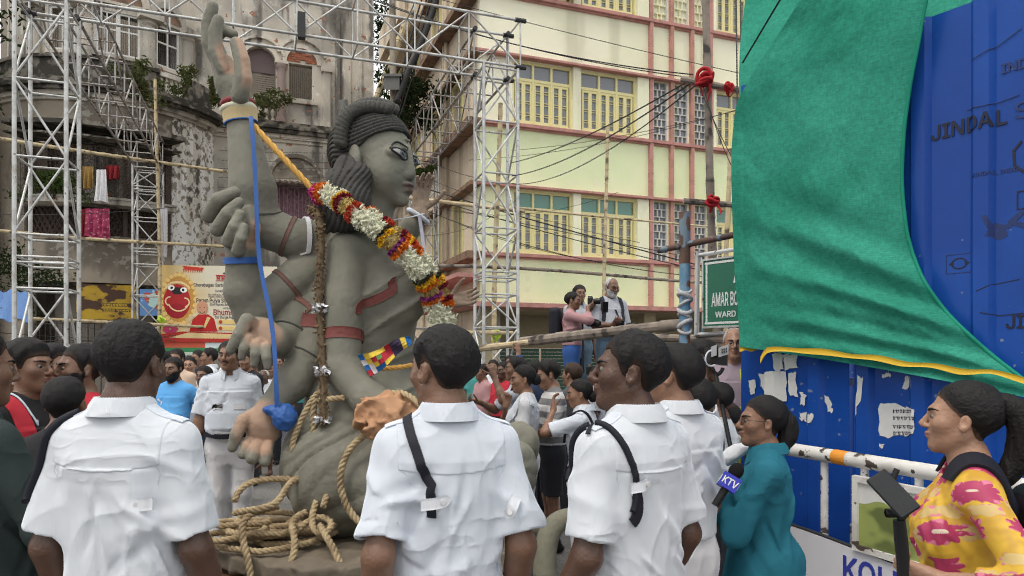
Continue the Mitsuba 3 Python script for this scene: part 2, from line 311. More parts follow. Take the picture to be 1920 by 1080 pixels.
put('wall', cat(arc_box(-95, 56, TR-.5, TR, 9.75, 10.7), arc_box(-95, -12, TR-.5, TR, 0, 9.75), arc_box(-12, 56, TR-.45, TR-.02, 4.25, 5.75), arc_box(-12, 56, TR-.3, TR+.06, 5.75, 5.92)), 'dark_plaster', OH)
put('wall', cat(*[arc_box(a, b, TR-1.0, TR-.62, c, d) for a, b, c, d in ((-95, 112, 11.3, 12.6), (-95, 112, 14.15, 19), (-95, -4.4, 12.6, 14.15), (10.4, 19.6, 12.6, 14.15), (42.4, 50.4, 12.6, 14.15), (65.6, 112, 12.6, 14.15))], arc_box(-40, 90, 2.0, 2.4, 0, 10.7, 16)), 'old_plaster', OH)
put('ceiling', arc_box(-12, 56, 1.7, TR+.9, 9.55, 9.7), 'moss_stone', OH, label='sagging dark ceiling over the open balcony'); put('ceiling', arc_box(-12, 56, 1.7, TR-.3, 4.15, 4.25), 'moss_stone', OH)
put('wall', hexa([A(x, y, z) for x in (-23.5, -11.5) for y in (32.6, 33.0) for z in (0, 19)]), 'grey_brown', OH); put('wall', hexa([A(x, y, z) for x in (-22.0, -20.6) for y in (27.5, 33.0) for z in (0, 11)]), 'grey_brown', OH)
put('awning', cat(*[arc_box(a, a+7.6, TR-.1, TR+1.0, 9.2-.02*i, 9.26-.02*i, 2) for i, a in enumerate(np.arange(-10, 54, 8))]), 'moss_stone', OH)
for k, (r, z0, z1) in enumerate(((.10, 10.62, 10.74), (.22, 10.74, 10.90), (.38, 10.90, 11.02), (.50, 11.02, 11.16), (.42, 11.16, 11.30))):
    put('cornice', arc_box(-95, 112, TR-.6, TR+r, z0, z1), 'moss_stone' if k > 1 else 'old_plaster', OH)
# parapet of the upper balcony: stained, with a balustrade piece
put('parapet', cat(arc_box(-95, 50, TR-.34, TR-.10, 11.30, 12.15), arc_box(64, 112, TR-.34, TR-.06, 11.30, 12.35), arc_box(-95, 50, TR-.40, TR-.02, 12.15, 12.27)), 'moss_stone', OH)
BAL = [(.045, 0), (.085, .05), (.085, .1), (.045, .14), (.095, .34), (.075, .45), (.042, .6), (.075, .68), (.06, .75)]
for p in np.linspace(51.5, 62.5, 5):
    put('baluster', lathe(BAL, tf(p, TR-.2).o+A(0, 0, 11.32), 10), 'old_plaster', OH, smooth=50)
put('parapet', arc_box(50, 64, TR-.36, TR-.04, 12.07, 12.25), 'old_plaster', OH)
RU = TR-.62
def house_window(phi, w, z0, z1, casements, name='window'):
    f = tf(phi, RU); fr = [f.box(-w/2-.14, w/2+.14, .0, .13, z1, z1+.16), f.box(-w/2-.14, w/2+.14, 0, .13, z0-.12, z0), f.box(-w/2-.14, -w/2, 0, .12, z0, z1), f.box(w/2, w/2+.14, 0, .12, z0, z1)]
    k = put(name, cat(*fr), 'old_plaster', OH)
    n = casements; s = w/n
    for i in range(n):
        u0 = -w/2+i*s; put('frame', cat(*[f.box(a, b, .03, .09, c, d) for a, b, c, d in ((u0, u0+.07, z0, z1), (u0+s-.07, u0+s, z0, z1), (u0+.07, u0+s-.07, z0, z0+.07), (u0+.07, u0+s-.07, z1-.07, z1),
            (u0+s/2-.025, u0+s/2+.025, z0+.07, z1-.07), (u0+.07, u0+s/2-.025, (z0+z1)/2+.1, (z0+z1)/2+.16), (u0+s/2+.025, u0+s-.07, (z0+z1)/2+.1, (z0+z1)/2+.16))]), 'frame_white', k)
        put('grille', cat(*[tube([f.p(x, .025, z0), f.p(x, .025, z1)], .008, 4) for x in np.arange(u0+.1, u0+s-.08, .075)]), 'black_iron', k)
    return f
house_window(31, 1.40, 12.6, 14.15, 2); house_window(58, .92, 12.6, 14.15, 1); house_window(3, .9, 12.6, 14.15, 1)
put('floor', arc_box(-95, 112, 0, TR-1.0, 11.1, 11.25), 'dark_plaster', OH); put('roof', arc_box(-95, 112, 0, TR-.5, 19.0, 19.2), 'dark_plaster', OH)
def arch_ring(f, uc, zc, r0, r1, v0, v1, a0=0, a1=180, n=16):
    t = np.radians(np.linspace(a0, a1, n+1)); o = np.c_[uc+np.cos(t)*r1, zc+np.sin(t)*r1]; i = np.c_[uc+np.cos(t)*r0, zc+np.sin(t)*r0][::-1]
    return f.plate(sg.Polygon(np.vstack([o, i])), v0, v1)
def half_disc(uc, zc, r, n=18):
    t = np.linspace(0, np.pi, n); return sg.Polygon(np.c_[uc+np.cos(t)*r, zc+np.sin(t)*r])
for phi, w, z in ((31, 1.40, 14.5), (58, .92, 14.3), (3, .9, 14.45)):
    f = tf(phi, RU); k = put('arch', arch_ring(f, 0, z, w/2+.1, w/2+.34, 0, .16), 'old_plaster', OH)
    put('tympanum', f.plate(half_disc(0, z, w/2+.1), .01, .05), 'brown_trim', k)
    put('band', f.box(-w/2-.2, w/2+.2, .0, .2, z-.10, z), 'old_plaster', k)
for phi in (46.5, 15, 71, -14):
    f = tf(phi, RU+.12); c = f.o
    k = put('column', lathe([(.30, 11.3), (.30, 11.5), (.24, 11.58), (.23, 13.9), (.30, 13.98), (.30, 14.1)], A(c[0], c[1], 0), 14), 'old_plaster', OH, smooth=40)
    put('capital', f.box(-.42, .42, -.3, .42, 14.1, 14.32), 'old_plaster', k)
# first floor balcony of the bay
SLAB = put('balcony', arc_box(-10, 54, TR-.6, TR+.55, 6.95, 7.12), 'old_plaster', OH); put('kerb', arc_box(-10, 54, TR+.50, TR+.58, 7.12, 7.2), 'old_plaster', SLAB)
def scroll(f, u, z, s, v):
    return [tube([f.p(u+q*s*(.05+.42*t)*math.sin(t*4.2), v, z+s*t) for t in np.linspace(0, 1, 12)], .009, 4) for q in (-1, 1)]
for p0 in np.arange(-8, 50, 8.6):
    f = tf(p0+4.3, TR+.48); w = .33
    rail = [tube([f.p(-w, 0, z), f.p(w, 0, z)], .014, 5) for z in (7.2, 7.75, 8.35, 8.95)]+[tube([f.p(u, 0, 7.15), f.p(u, 0, 8.97)], .011, 5) for u in np.linspace(-w, w, 5)]
    put('grille', cat(*rail, *[t for u in (-.17, .17) for z in (7.22, 7.8, 8.4) for t in scroll(f, u, z, .5, 0)]), 'rust_iron', SLAB)
for p0 in np.arange(-5, 54, 11.5):
    f = tf(p0, TR-.25); L = [tube([f.p(-.36+i*.18, 0, 5.95), f.p(-.36+i*.18+s*.5, 0, 6.92)], .028, 4) for i in range(5) for s in (-1, 1)]
    put('lattice', cat(*L, f.box(-.42, .42, -.12, -.08, 5.95, 6.92)), 'rust_iron', OH, label='dark lattice panel under the balcony')
put('post', cat(*[tf(p, TR-.2).box(-.07, .07, -.1, .1, 4.2, 9.6) for p in (-11, 14, 34, 55)]), 'rust_iron', OH)
# ground floor shutters and gate
put('shutter', arc_box(-12, 56, TR-1.4, TR-1.3, 0, 4.2), 'grey_brown', OH)
G0 = put('gate', cat(*[tube([tf(p, TR-.3).p(0, 0, 0), tf(p, TR-.3).p(0, 0, 2.85)], .018, 5) for p in np.arange(-10, 56, 3.0)]), 'black_iron', OH)
put('bar', cat(*[tube([tf(p, TR-.3).p(0, 0, z) for p in np.linspace(-10, 56, 20)], .016, 5) for z in (.3, 1.0, 1.6, 2.2, 2.8)]), 'rust_iron', G0)
# flat wing to the right of the bay
FO = Frame((-11.79, 28.77), 20.5)
wing = sg.box(-2.4, 0, 6.15, 19.5)
holes = [sg.box(.86, 11.36, 2.10, 13.8).union(half_disc(1.48, 13.79, .62)), sg.box(2.62, 12.46, 3.56, 13.92), sg.box(1.9, 7.0, 4.2, 8.9), sg.box(.4, 1.0, 2.2, 4.3), sg.box(3.0, .2, 5.4, 4.1)]
put('wall', FO.plate(wing.difference(shapely.union_all(holes)), -.35, 0), 'old_plaster', OH)
put('wall', FO.box(-.4, 6.1, -4.2, -4.0, 0, 19), 'grey_brown', OH)
put('wall', FO.box(5.85, 6.15, -14, -.35, 0, 19.5), 'peel_plaster', OH)
for k, (r, z0, z1) in enumerate(((.08, 10.55, 10.68), (.18, 10.68, 10.86), (.32, 10.86, 11.02), (.42, 11.02, 11.20), (.34, 11.20, 11.32))):
    put('cornice', FO.box(-.6, 6.2, -.1, r, z0, z1), 'moss_stone' if k > 1 else 'old_plaster', OH)
for u, w, z in ((1.48, .62, 13.79), (3.14, .62, 13.95)):
    put('arch', cat(arch_ring(FO, u, z, w, w+.16, 0, .10), arch_ring(FO, u, z, w+.34, w+.44, 0, .12, 20, 160)), 'old_plaster', OH)
k = put('window', cat(FO.box(2.56, 3.62, 0, .07, 12.36, 12.46), FO.box(2.5, 3.75, 0, .14, 12.24, 12.34)), 'old_plaster', OH)
put('grille', cat(*[tube([FO.p(u, -.12, 12.46), FO.p(u, -.12, 13.92)], .008, 4) for u in np.arange(2.68, 3.56, .08)]), 'black_iron', k)
b = 0
tym = half_disc(3.14, 13.98, .60)
for row in range(6):
    z = 14.0+row*.095; hw = math.sqrt(max(.60**2-(z+.08-13.98)**2, 0)); u = 3.14-hw+(.0 if row % 2 else -.1)
    while u < 3.14+hw:
        if u+.2 > 3.14-hw and R1.random() > .12:
            put('brick', FO.box(max(u, 3.14-hw), min(u+.195, 3.14+hw), 0, .03+.03*R1.random(), z, z+.08), 'red_brick', k)
        u += .21
k = put('window', FO.box(.80, .86, -.2, .05, 11.3, 13.8), 'old_plaster', OH)
put('tympanum', FO.plate(half_disc(1.48, 13.80, .6).union(sg.box(.88, 13.42, 2.08, 13.81)), -.24, -.18), mat('mauve_wood', (.15, .115, .115), .8, .2), k)
put('shutter', cat(*[FO.box(.9, 2.06, -.24, -.215, z, z+.05) for z in np.arange(11.4, 13.35, .09)]), 'grey_brown', k)
k = put('column', lathe([(.22, 11.32), (.22, 11.5), (.17, 11.56), (.16, 13.5), (.24, 13.6), (.24, 13.74)], FO.p(2.31, .16, 0), 14), mat('mauve_plaster', (.30, .235, .22), .9, .2), OH, smooth=40, label='mauve painted round column between the arches')
put('capital', FO.box(2.05, 2.57, 0, .34, 13.74, 13.86), 'old_plaster', k)
put('pilaster', cat(FO.box(4.0, 4.3, 0, .12, 11.32, 13.7), FO.box(3.92, 4.38, 0, .2, 13.7, 13.9), FO.box(4.55, 4.7, 0, .1, 11.32, 19), FO.box(5.1, 5.16, 0, .06, 11.3, 19), FO.box(5.6, 5.65, 0, .05, 11.3, 19)), 'old_plaster', OH)
for u in np.linspace(.98, 1.98, 5): put('baluster', lathe(BAL, FO.p(u, .1, 11.34), 10), 'old_plaster', OH, smooth=50)
put('parapet', FO.box(.8, 2.15, 0, .2, 12.1, 12.24), 'old_plaster', OH)
put('pilaster', FO.box(4.0, 4.25, 0, .1, 4.2, 10.55), 'old_plaster', OH)
k = put('window', cat(FO.box(1.75, 4.35, 0, .12, 8.9, 9.0), FO.box(1.75, 4.35, 0, .15, 6.9, 7.0)), 'old_plaster', OH, label='wide grilled window under a fanlight arch')
put('fanlight', cat(arch_ring(FO, 2.9, 8.95, 1.0, 1.16, 0, .14, 0, 180), FO.plate(half_disc(2.9, 8.95, 1.0), .005, .04)), 'dark_plaster', k)
put('awning', sheet(np.array([[FO.p(u, v, 9.0-.35*v+.03*math.sin(u*26)) for v in (.02, .75)] for u in np.linspace(1.6, 4.4, 90)])), 'rust_iron', k)
put('grille', cat(*[tube([FO.p(u, .06, 7.0), FO.p(u, .06, 8.9)], .012, 4) for u in np.arange(1.95, 4.2, .15)], *[t for u in np.arange(2.1, 4.2, .42) for z in (7.1, 7.7, 8.25) for t in scroll(FO, u, z, .55, .06)]), mat('mauve_iron', (.30, .22, .25), .7, .3), k)
put('curtain', FO.box(1.9, 4.2, -.52, -.45, 7, 8.9), mat('plum_cloth', (.28, .16, .20), .9, .1), k)
# yellow rusty shop board under the balcony, text strokes of a worn print
SB = tf(26, TR-.12)
k = solo('shop_board', SB.box(-.95, .95, -.04, .02, 2.95, 4.2), 'rust_sign', 'rusty yellow shop board with worn black lettering under the balcony of the old house', 'sign')
g = np.random.default_rng(4); st = []
for z, h, u0, u1 in ((3.42, .12, -.25, .85), (3.24, .10, -.05, .75)):
    u = u0
    st.append(SB.box(u0, u1, .022, .026, z+h-.016, z+h))
    while u < u1-.06:
        w = .04+.05*g.random(); st += [SB.box(u, u+.016, .022, .026, z, z+h-.018), SB.box(u+.016, u+w, .022, .026, z+.01, z+.03)]; u += w+.03
put('lettering', cat(*st), 'black_iron', k)

# ------------------------------------------------------------------ neighbour on the far left, and the cream house in the gap
LB = Frame((-21.5, 24.5), 2)
k = thing('brown_house', 'brown stained house wall at the left edge behind the scaffold tower', 'house')
put('wall', LB.plate(sg.box(-4, 0, 3.35, 10.4).difference(shapely.union_all([sg.box(1.0, 6.0, 2.0, 8.2), sg.box(0, 0, 2.8, 3.4)])), -.3, 0), mat('brown_plaster', mikit.proc(lambda p, n, uv: mix(mix((.26, .195, .145), (.17, .125, .095), smoothstep(.38, .62, fbm(p.x*.9, p.y*.9, p.z*.5, 4))), (.06, .05, .042), smoothstep(.56, .66, fbm(p.x*3, p.y*3, p.z*.4, 3)))), .9, .2), k)
put('back_wall', LB.box(-4, 3.3, -1.2, -1.0, 0, 10), 'grey_brown', k); put('ledge', cat(LB.box(-4, 3.5, 0, .25, 5.6, 5.72), LB.box(-4, 3.5, 0, .3, 10.3, 10.5)), 'moss_stone', k)  # first piece is a plain plaster sheet set behind the wall openings
plant('tree', 'dark tree rising behind the scaffold tower at the left edge', (-19.4, 22.5, 12.2), 2.3, 4200, .24, 21, 'leaf_dark', (.75, .8, 1.25), foot=(-20.6, 23.5, 0), catg='tree', droop=.6)
plant('tree', 'thin leafy tree against the white sky in the gap between the houses', (-6.1, 33.5, 16.8), 1.4, 800, .20, 23, 'leaf_dark', (.7, .7, 1.6), foot=(-5.4, 34, 0), catg='tree', droop=.6)
CB = Frame((-5.6, 34.5), 20.5)
k = thing('cream_house', 'narrow cream house at the end of the side lane', 'house')
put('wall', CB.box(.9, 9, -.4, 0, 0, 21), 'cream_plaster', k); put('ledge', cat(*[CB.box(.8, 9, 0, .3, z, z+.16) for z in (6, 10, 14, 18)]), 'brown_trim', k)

# ------------------------------------------------------------------ yellow house with pink ledges
YO = (-.88, 19.5); YF, YS = Frame(YO, 20.5), Frame(YO, 20.5-90)
YH = thing('yellow_house', 'pale yellow three storey house with pink ledges and yellow shuttered windows', 'house')
ZS = [4.47, 8.10, 11.72]; ZL = 1.84
wins = [(.955, 2.78), (3.036, 4.889)]; far = [(7.72, 9.57), (9.82, 11.67)]
blocks = [(5.47, 5.98), (6.20, 6.72), (6.93, 7.40)]
H = [sg.box(a, z+.06, b, z+ZL) for z in ZS for a, b in wins+far]+[sg.box(a, z+.06, b, z+ZL) for z in ZS for a, b in blocks]
yw = sg.box(0, 3.0, 13, 8.1).difference(shapely.union_all(H)); put('wall', YF.plate(yw, -.25, 0), 'yellow_plaster', YH)
yw = sg.box(0, 8.1, 13, 17).difference(shapely.union_all(H)); put('wall', YF.plate(yw, -.25, 0), 'upper_plaster', YH)
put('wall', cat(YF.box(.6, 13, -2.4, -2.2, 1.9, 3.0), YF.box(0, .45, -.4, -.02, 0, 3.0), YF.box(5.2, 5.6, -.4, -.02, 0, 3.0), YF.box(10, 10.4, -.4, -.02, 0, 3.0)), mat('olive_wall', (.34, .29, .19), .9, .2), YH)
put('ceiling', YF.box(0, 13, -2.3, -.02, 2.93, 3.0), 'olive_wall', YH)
for i in range(6):
    s = put('shutter', cat(*[YF.box(.7+i*2.05, 2.65+i*2.05, -2.2, -2.14+.02*(j % 2), .02+j*.11, .02+j*.11+.10) for j in range(17)]), mat('green_shutter', (.022, .085, .055), .5, .4), YH)
for z in ZS: put('ledge', cat(YF.box(-.18, 13, .003, .15, z-.05, z+.04), YF.box(-.14, 13, .003, .07, z-.10, z-.05)), 'pink_trim', YH)
for z in ZS: put('ledge', YF.box(-.1, 13, .003, .22, z+ZL+.03, z+ZL+.09), 'pink_trim', YH)
put('ledge', YF.box(-.3, 13, -.1, .62, 2.98, 3.10), 'pink_trim', YH)
for u in (5.37, 6.09, 6.82, 7.5):
    put('pilaster', YF.box(u-.055, u+.05, .004, .13, 3.10, 17), 'pink_trim', YH)
    put('pilaster', YF.box(u+.05, u+.09, .003, .09, 3.10, 17), 'frame_yellow', YH)
for u0, u1 in ((2.79, 3.03), (4.9, 5.29), (7.6, 7.71)):
    for z in ZS: put('pier', YF.box(u0, u1, .004, .10, z+.05, z+ZL+.02), 'upper_plaster', YH)
def yellow_window(f, u0, u1, z0, z1, green, panels=3):
    k = put('window', cat(f.box(u0, u1, -.12, -.02, z0, z0+.07), f.box(u0, u1, -.12, -.02, z1-.07, z1), f.box(u0, u0+.06, -.12, -.02, z0+.07, z1-.07), f.box(u1-.06, u1, -.12, -.02, z0+.07, z1-.07)), 'frame_yellow', YH)
    w = (u1-u0-.12)/panels; zt = z1-.50
    put('transom', f.box(u0+.06, u1-.06, -.12, -.015, zt-.05, zt+.03), 'frame_yellow', k)
    for i in range(panels):
        a = u0+.06+i*w
        if i: put('mullion', f.box(a-.03, a+.03, -.12, -.01, z0+.07, z1-.07), 'frame_yellow', k)
        put('pane', f.box(a+.03, a+w-.03, -.09, -.075, zt+.03, z1-.07), 'pane_green' if green else 'pane_glass', k)
        for s in range(2):
            b = a+.03+s*(w-.06)/2; e = b+(w-.06)/2; q = [f.box(b, b+.055, -.10, -.03, z0+.07, zt-.05), f.box(e-.055, e, -.10, -.03, z0+.07, zt-.05), f.box(b+.055, e-.055, -.10, -.03, z0+.07, z0+.13), f.box(b+.055, e-.055, -.10, -.03, zt-.12, zt-.05)]
            q += [f.box(b+.055, e-.055, -.075, -.05, z, z+.016) for z0_ in np.linspace(z0+.28, zt-.35, 3) for z in (z0_, z0_+.07)]
            put('shutter', cat(*q), 'frame_yellow', k); put('pane', f.box(b+.055, e-.055, -.095, -.085, z0+.13, zt-.12), 'pane_glass', k)
for z in ZS:
    for a, b in wins+far: yellow_window(YF, a, b, z+.06, z+ZL, z == ZS[0])
    for a, b in blocks:
        k = put('grille', cat(YF.box(a, a+.03, -.1, 0.0, z+.06, z+ZL), YF.box(b-.03, b, -.1, 0.0, z+.06, z+ZL)), 'frame_white', YH)
        n = 8 if z < 11 else 7; hh = (ZL-.06)/n; bars = []
        for i in range(n):
            zz = z+.06+i*hh; bars.append(YF.box(a+.03, b-.03, -.085, -.02, zz-.013, zz+.013)); c = 2 if i % 2 else 3
            bars += [YF.box(a+.03+(b-a-.06)*j/c-.013, a+.03+(b-a-.06)*j/c+.013, -.085, -.02, zz+.013, zz+hh-.013) for j in range(1, c)]
        put('bar', cat(*bars), 'frame_white' if z < 11 else 'upper_plaster', k); put('pane', YF.box(a+.03, b-.03, -.12, -.09, z+.06, z+ZL), 'pane_glass' if z < 11 else 'upper_plaster', k)
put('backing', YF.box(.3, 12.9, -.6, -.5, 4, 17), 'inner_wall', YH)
k = put('shutter', cat(YF.box(2.05, 2.10, -.02, .52, 11.86, 13.3), YF.box(2.62, 2.67, -.02, .40, 11.86, 13.3)), 'wood_brown', YH, label='open brown shutter leaves of the top window')
# its side wall along the lane
S = lambda *b: YS.box(*b)
sideholes = [sg.box(-u-1.0, z+.15, -u, z+1.75) for u in (1.6, 4.2, 7.4, 10.4) for z in ZS]+[sg.box(-u-1.0, .2, -u, 2.4) for u in (1.6, 5.0, 8.2)]
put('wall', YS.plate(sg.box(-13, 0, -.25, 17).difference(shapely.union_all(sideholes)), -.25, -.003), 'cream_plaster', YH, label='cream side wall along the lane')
put('wall', S(-13, -.6, -.8, -.6, 0, 17), 'inner_wall', YH)
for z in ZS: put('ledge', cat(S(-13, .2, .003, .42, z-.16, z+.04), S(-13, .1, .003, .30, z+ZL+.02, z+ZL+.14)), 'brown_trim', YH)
put('ledge', cat(S(-4.2, .55, .003, .9, 2.98, 3.1), S(-3.2, .5, .003, .8, 3.75, 3.86)), 'pink_trim', YH, label='red sloping canopies round the corner')
for u in (1.6, 4.2, 7.4, 10.4):
    for z in ZS:
        k = put('window', cat(S(-u-1.06, -u+.06, -.02, .06, z+.09, z+.15), S(-u-1.06, -u+.06, -.02, .06, z+1.75, z+1.81), S(-u-1.06, -u-1.0, -.02, .05, z+.15, z+1.75), S(-u, -u+.06, -.02, .05, z+.15, z+1.75)), 'frame_yellow', YH)
        for j in range(3): put('bar', S(-u-.80+j*.3, -u-.77+j*.3, -.1, -.06, z+.15, z+1.75), 'frame_yellow', k)
        put('pane', S(-u-1.0, -u, -.2, -.17, z+.15, z+1.75), 'pane_glass', k)
for u in (3.2, 3.45, 6.4, 9.4): put('drain_pipe', cat(tube([YS.p(-u, .1, 0), YS.p(-u, .1, 16.5)], .055, 8), *[tube([YS.p(-u, .1, z), YS.p(-u, .1, z+.12)], .075, 8) for z in (3, 5.6, 8.7, 12)]), 'cream_plaster', YH, smooth=40)
put('balcony', cat(S(-9.6, -5.6, 0, 1.1, 13.3, 13.5), S(-9.6, -5.6, 1.0, 1.1, 13.5, 14.4)), 'cream_plaster', YH)
# ------------------------------------------------------------------ lattice goal frame: four towers and the beams between them
AX, BX = A(math.cos(math.radians(20)), math.sin(math.radians(20)), 0), A(-math.sin(math.radians(17)), math.cos(math.radians(17)), 0)
TW = {'a': A(-8.17, 12.49, 0), 'b': A(-11.9, 23.2, 0), 'c': A(-.346, 15.34, 0), 'd': A(-2.72, 22.0, 0)}
HS = .38; ZB, ZT = 7.8, 8.8
def tower(c, label, rungs, m='steel', ax=AX, bx=BX, r=.036):
    t = thing('scaffold_tower', label, 'scaffold', 'square lattice towers of the metal frame')
    q = [c+ax*HS*i+bx*HS*j for i, j in ((-1, -1), (1, -1), (1, 1), (-1, 1))]
    for p in q: rod('post', p, p+A(0, 0, ZB), r, m, t)
    for k, z in enumerate(rungs):
        for i in range(4):
            rod('rung', q[i]+A(0, 0, z), q[(i+1) % 4]+A(0, 0, z), .021, m, t)
            if k+1 < len(rungs) and rungs[k+1]-z > .5:
                a, b = (i, (i+1) % 4) if (k+i) % 2 else ((i+1) % 4, i)
                rod('brace', q[a]+A(0, 0, z+.03), q[b]+A(0, 0, rungs[k+1]-.03), .021, m, t)
    put('base_plate', hexa([c+ax*.5*i+bx*.5*j+A(0, 0, z) for i in (-1, 1) for j in (-1, 1) for z in (.004, .03)]), m, t)
    return t
RA = [.3, 1.55, 2.80, 3.24, 3.34, 3.72, 5.04, 6.36, 7.70]
tower(TW['a'], 'large near lattice scaffold tower of silver tubes at the left edge', RA)
tower(TW['b'], 'second silver lattice tower in front of the old house, right of the yellow board', [.3, 1.2, 2.1, 2.55, 2.65, 3.6, 4.6, 5.0, 5.1, 6.1, 7.0, 7.1, 7.72])
tower(TW['c'], 'lattice tower before the corner of the yellow house', [.3, 1.3, 2.25, 2.95, 3.3, 3.42, 4.35, 5.5, 6.6, 7.72], r=.036)
tower(TW['d'], 'far lattice tower in the lane behind the statue face', [.3, 1.4, 2.5, 3.6, 4.7, 5.8, 6.9, 7.72], r=.034)
def beam(ca, cb, label, n, m, du, dv):
    t = thing('scaffold_beam', label, 'scaffold', 'horizontal lattice beams of the metal frame')
    d = unit(cb-ca); s = unit(np.cross(d, [0, 0, 1])); a, b = ca-d*du, cb+d*dv
    ch = [(s*HS*i, z) for i in (-1, 1) for z in (ZB, ZT)]
    for o, z in ch: rod('chord', a+o+A(0, 0, z), b+o+A(0, 0, z), .029, m, t)
    P = [a+(b-a)*k/n for k in range(n+1)]
    for k, p in enumerate(P):
        for i in (-1, 1):
            rod('upright', p+s*HS*i+A(0, 0, ZB), p+s*HS*i+A(0, 0, ZT), .017, m, t)
            if k < n: z0, z1 = (ZB, ZT) if (k+(i > 0)) % 2 else (ZT, ZB); rod('brace', p+s*HS*i+A(0, 0, z0), P[k+1]+s*HS*i+A(0, 0, z1), .019, m, t)
        for z in (ZB, ZT): rod('rung', p-s*HS+A(0, 0, z), p+s*HS+A(0, 0, z), .017, m, t)
    for p in (a, b):
        put('clamp', cat(*[tube([p+o+A(0, 0, z)-d*.12, p+o+A(0, 0, z)+d*.12], .05, 8) for o, z in ch]), 'black_iron', t)
beam(TW['a'], TW['c'], 'long lattice beam across the top of the picture above the raised hand', 8, 'steel', .38, .42)
beam(TW['a'], TW['b'], 'lattice beam running back on the left towards the old house', 10, 'steel_dark', -.38, .4)
beam(TW['c'], TW['d'], 'lattice beam running back along the lane beside the yellow house', 7, 'steel_dark', -.38, .4)
hb = thing('horn_lamp', 'black lamp box hanging from the long lattice beam', 'lamp')
pA = TW['a']+(TW['c']-TW['a'])*.515+A(0, 0, 0)
put('case', hexa([pA+AX*.07*i+BX*(.08*j-.36)+A(0, 0, z) for i in (-1, 1) for j in (-1, 1) for z in (ZB-.06, ZB+.42)]), 'black_iron', hb)

# ------------------------------------------------------------------ bamboo poles
def bamboo_pole(a, b, r, label, m='bamboo', bend=.03, group=None, node=.32, name='bamboo_pole', catg='bamboo pole'):
    a, b = A(*a), A(*b); L = np.linalg.norm(b-a); n = max(int(L/node), 2); g = np.random.default_rng(int(abs(a[0]*997+b[2]*331)*10) % 100000)
    t, rr = [], []
    for k in range(n+1):
        for e, q in ((-.012, 1), (0, 1.16), (.012, 1)): t.append(np.clip((k+(g.random()-.5)*.3)/n+e/L*1.2, 0, 1) if 0 < k < n else np.clip(k/n+e/L, 0, 1)); rr.append(q)
    o = np.argsort(t); t = np.array(t)[o]; rr = np.array(rr)[o]*r*(1.08-.16*t)
    keep = np.r_[True, np.diff(t) > 1e-5]; t, rr = t[keep], rr[keep]
    w = unit(np.cross(b-a, g.normal(size=3))); P = a+(b-a)*t[:, None]+w*(np.sin(t*np.pi*1.3+.4)*bend*L/3)[:, None]
    return solo(name, tube(P, rr, 9), m, label, catg, group, smooth=35)
LG = [at(-60, 250, 19.6), at(440, 326, 24.1)]
bamboo_pole(LG[0], LG[1], .052, 'topmost of the three long bamboo rails across the old house front')
bamboo_pole(at(-60, 424, 19.6), at(440, 468, 24.0), .048, 'middle of the three long bamboo rails across the old house front')
bamboo_pole(at(-60, 594, 19.6), at(470, 616, 24.0), .048, 'lowest of the three long bamboo rails, crossing the banner')
bamboo_pole(at(294, 690, 22.6), at(296, 150, 22.6), .05, 'upright bamboo pole at the left edge of the banner')
bamboo_pole(at(590, 352, 18.6), at(985, 396, 17.6), .052, 'bamboo rail behind the statue chin reaching the lattice tower')
bamboo_pole(at(808, 500, 17.2), at(1330, 526, 18.6), .04, 'thin brown bamboo rail across the front of the yellow house', 'bamboo_grey')
bamboo_pole(at(930, 720, 16.6), at(934, 195, 16.6), .055, 'upright bamboo pole standing inside the corner lattice tower')
bamboo_pole(at(1134, 700, 17.4), at(1137, 236, 17.4), .043, 'slim upright bamboo pole before the yellow house windows')
bamboo_pole(at(960, 388, 17.3), at(1345, 428, 18.4), .025, 'thin bamboo rail high across the lower windows', 'bamboo')
bamboo_pole(at(800, 620, 16.4), at(962, 626, 16.4), .05, 'short bamboo rail with yellow green tape at the corner tower')
bamboo_pole(at(1352, 720, 7.5), at(1316, -60, 7.5), .04, 'tall dark bamboo mast with red cloth ties', 'bamboo_grey', node=.42)
bamboo_pole(at(1276, 148, 7.42), at(1420, 174, 7.42), .03, 'upper grey cross bar tied to the bamboo mast', 'bamboo_grey', .0)
bamboo_pole(at(1282, 377, 7.42), at(1420, 388, 7.42), .03, 'lower grey cross bar tied to the bamboo mast', 'bamboo_grey', .0)
bamboo_pole(at(1362, 640, 9.0), at(1366, 280, 9.0), .03, 'thin bamboo upright beside the green netting', 'bamboo')
bamboo_pole(at(978, 641, 8.3), at(1290, 607, 6.15), .052, 'thick worn log rail rising to the blue post', 'bamboo_grey', .0, name='log_rail', catg='rail')
bamboo_pole(at(1200, 632, 7.4), at(1400, 638, 6.3), .035, 'second log rail passing behind the blue post', 'bamboo_grey', .0, name='log_rail', catg='rail')
bamboo_pole(at(890, 655, 7.9), at(990, 642, 7.9), .035, 'pale short rail at the foot of the corner tower', 'bamboo', .0, name='log_rail', catg='rail')
mat('red_cloth', (.36, .025, .03), .9, .1, sheen=.3)
def knot(c, r, label, m='red_cloth', s=3):
    g = np.random.default_rng(s); ms = []
    for k in range(7):
        n = unit(g.normal(size=3)); a = unit(np.cross(n, [.3, .5, .8])); b = np.cross(n, a); t = np.linspace(0, 2*np.pi, 22)[:, None]
        ms.append(tube(A(*c)+g.normal(size=3)*r*.3+(a*np.cos(t)+b*np.sin(t)*(.7+.5*g.random()))*r*(.8+.4*g.random()), r*.30, 6))
    for k in range(3): ms.append(tube(spline([A(*c), A(*c)+g.normal(size=3)*r-A(0, 0, r), A(*c)+g.normal(size=3)*r*1.2-A(0, 0, r*2.6)], 10), np.linspace(r*.3, r*.12, 10), 6))
    return solo('cloth_tie', cat(*ms), m, label, 'tie', smooth=True)
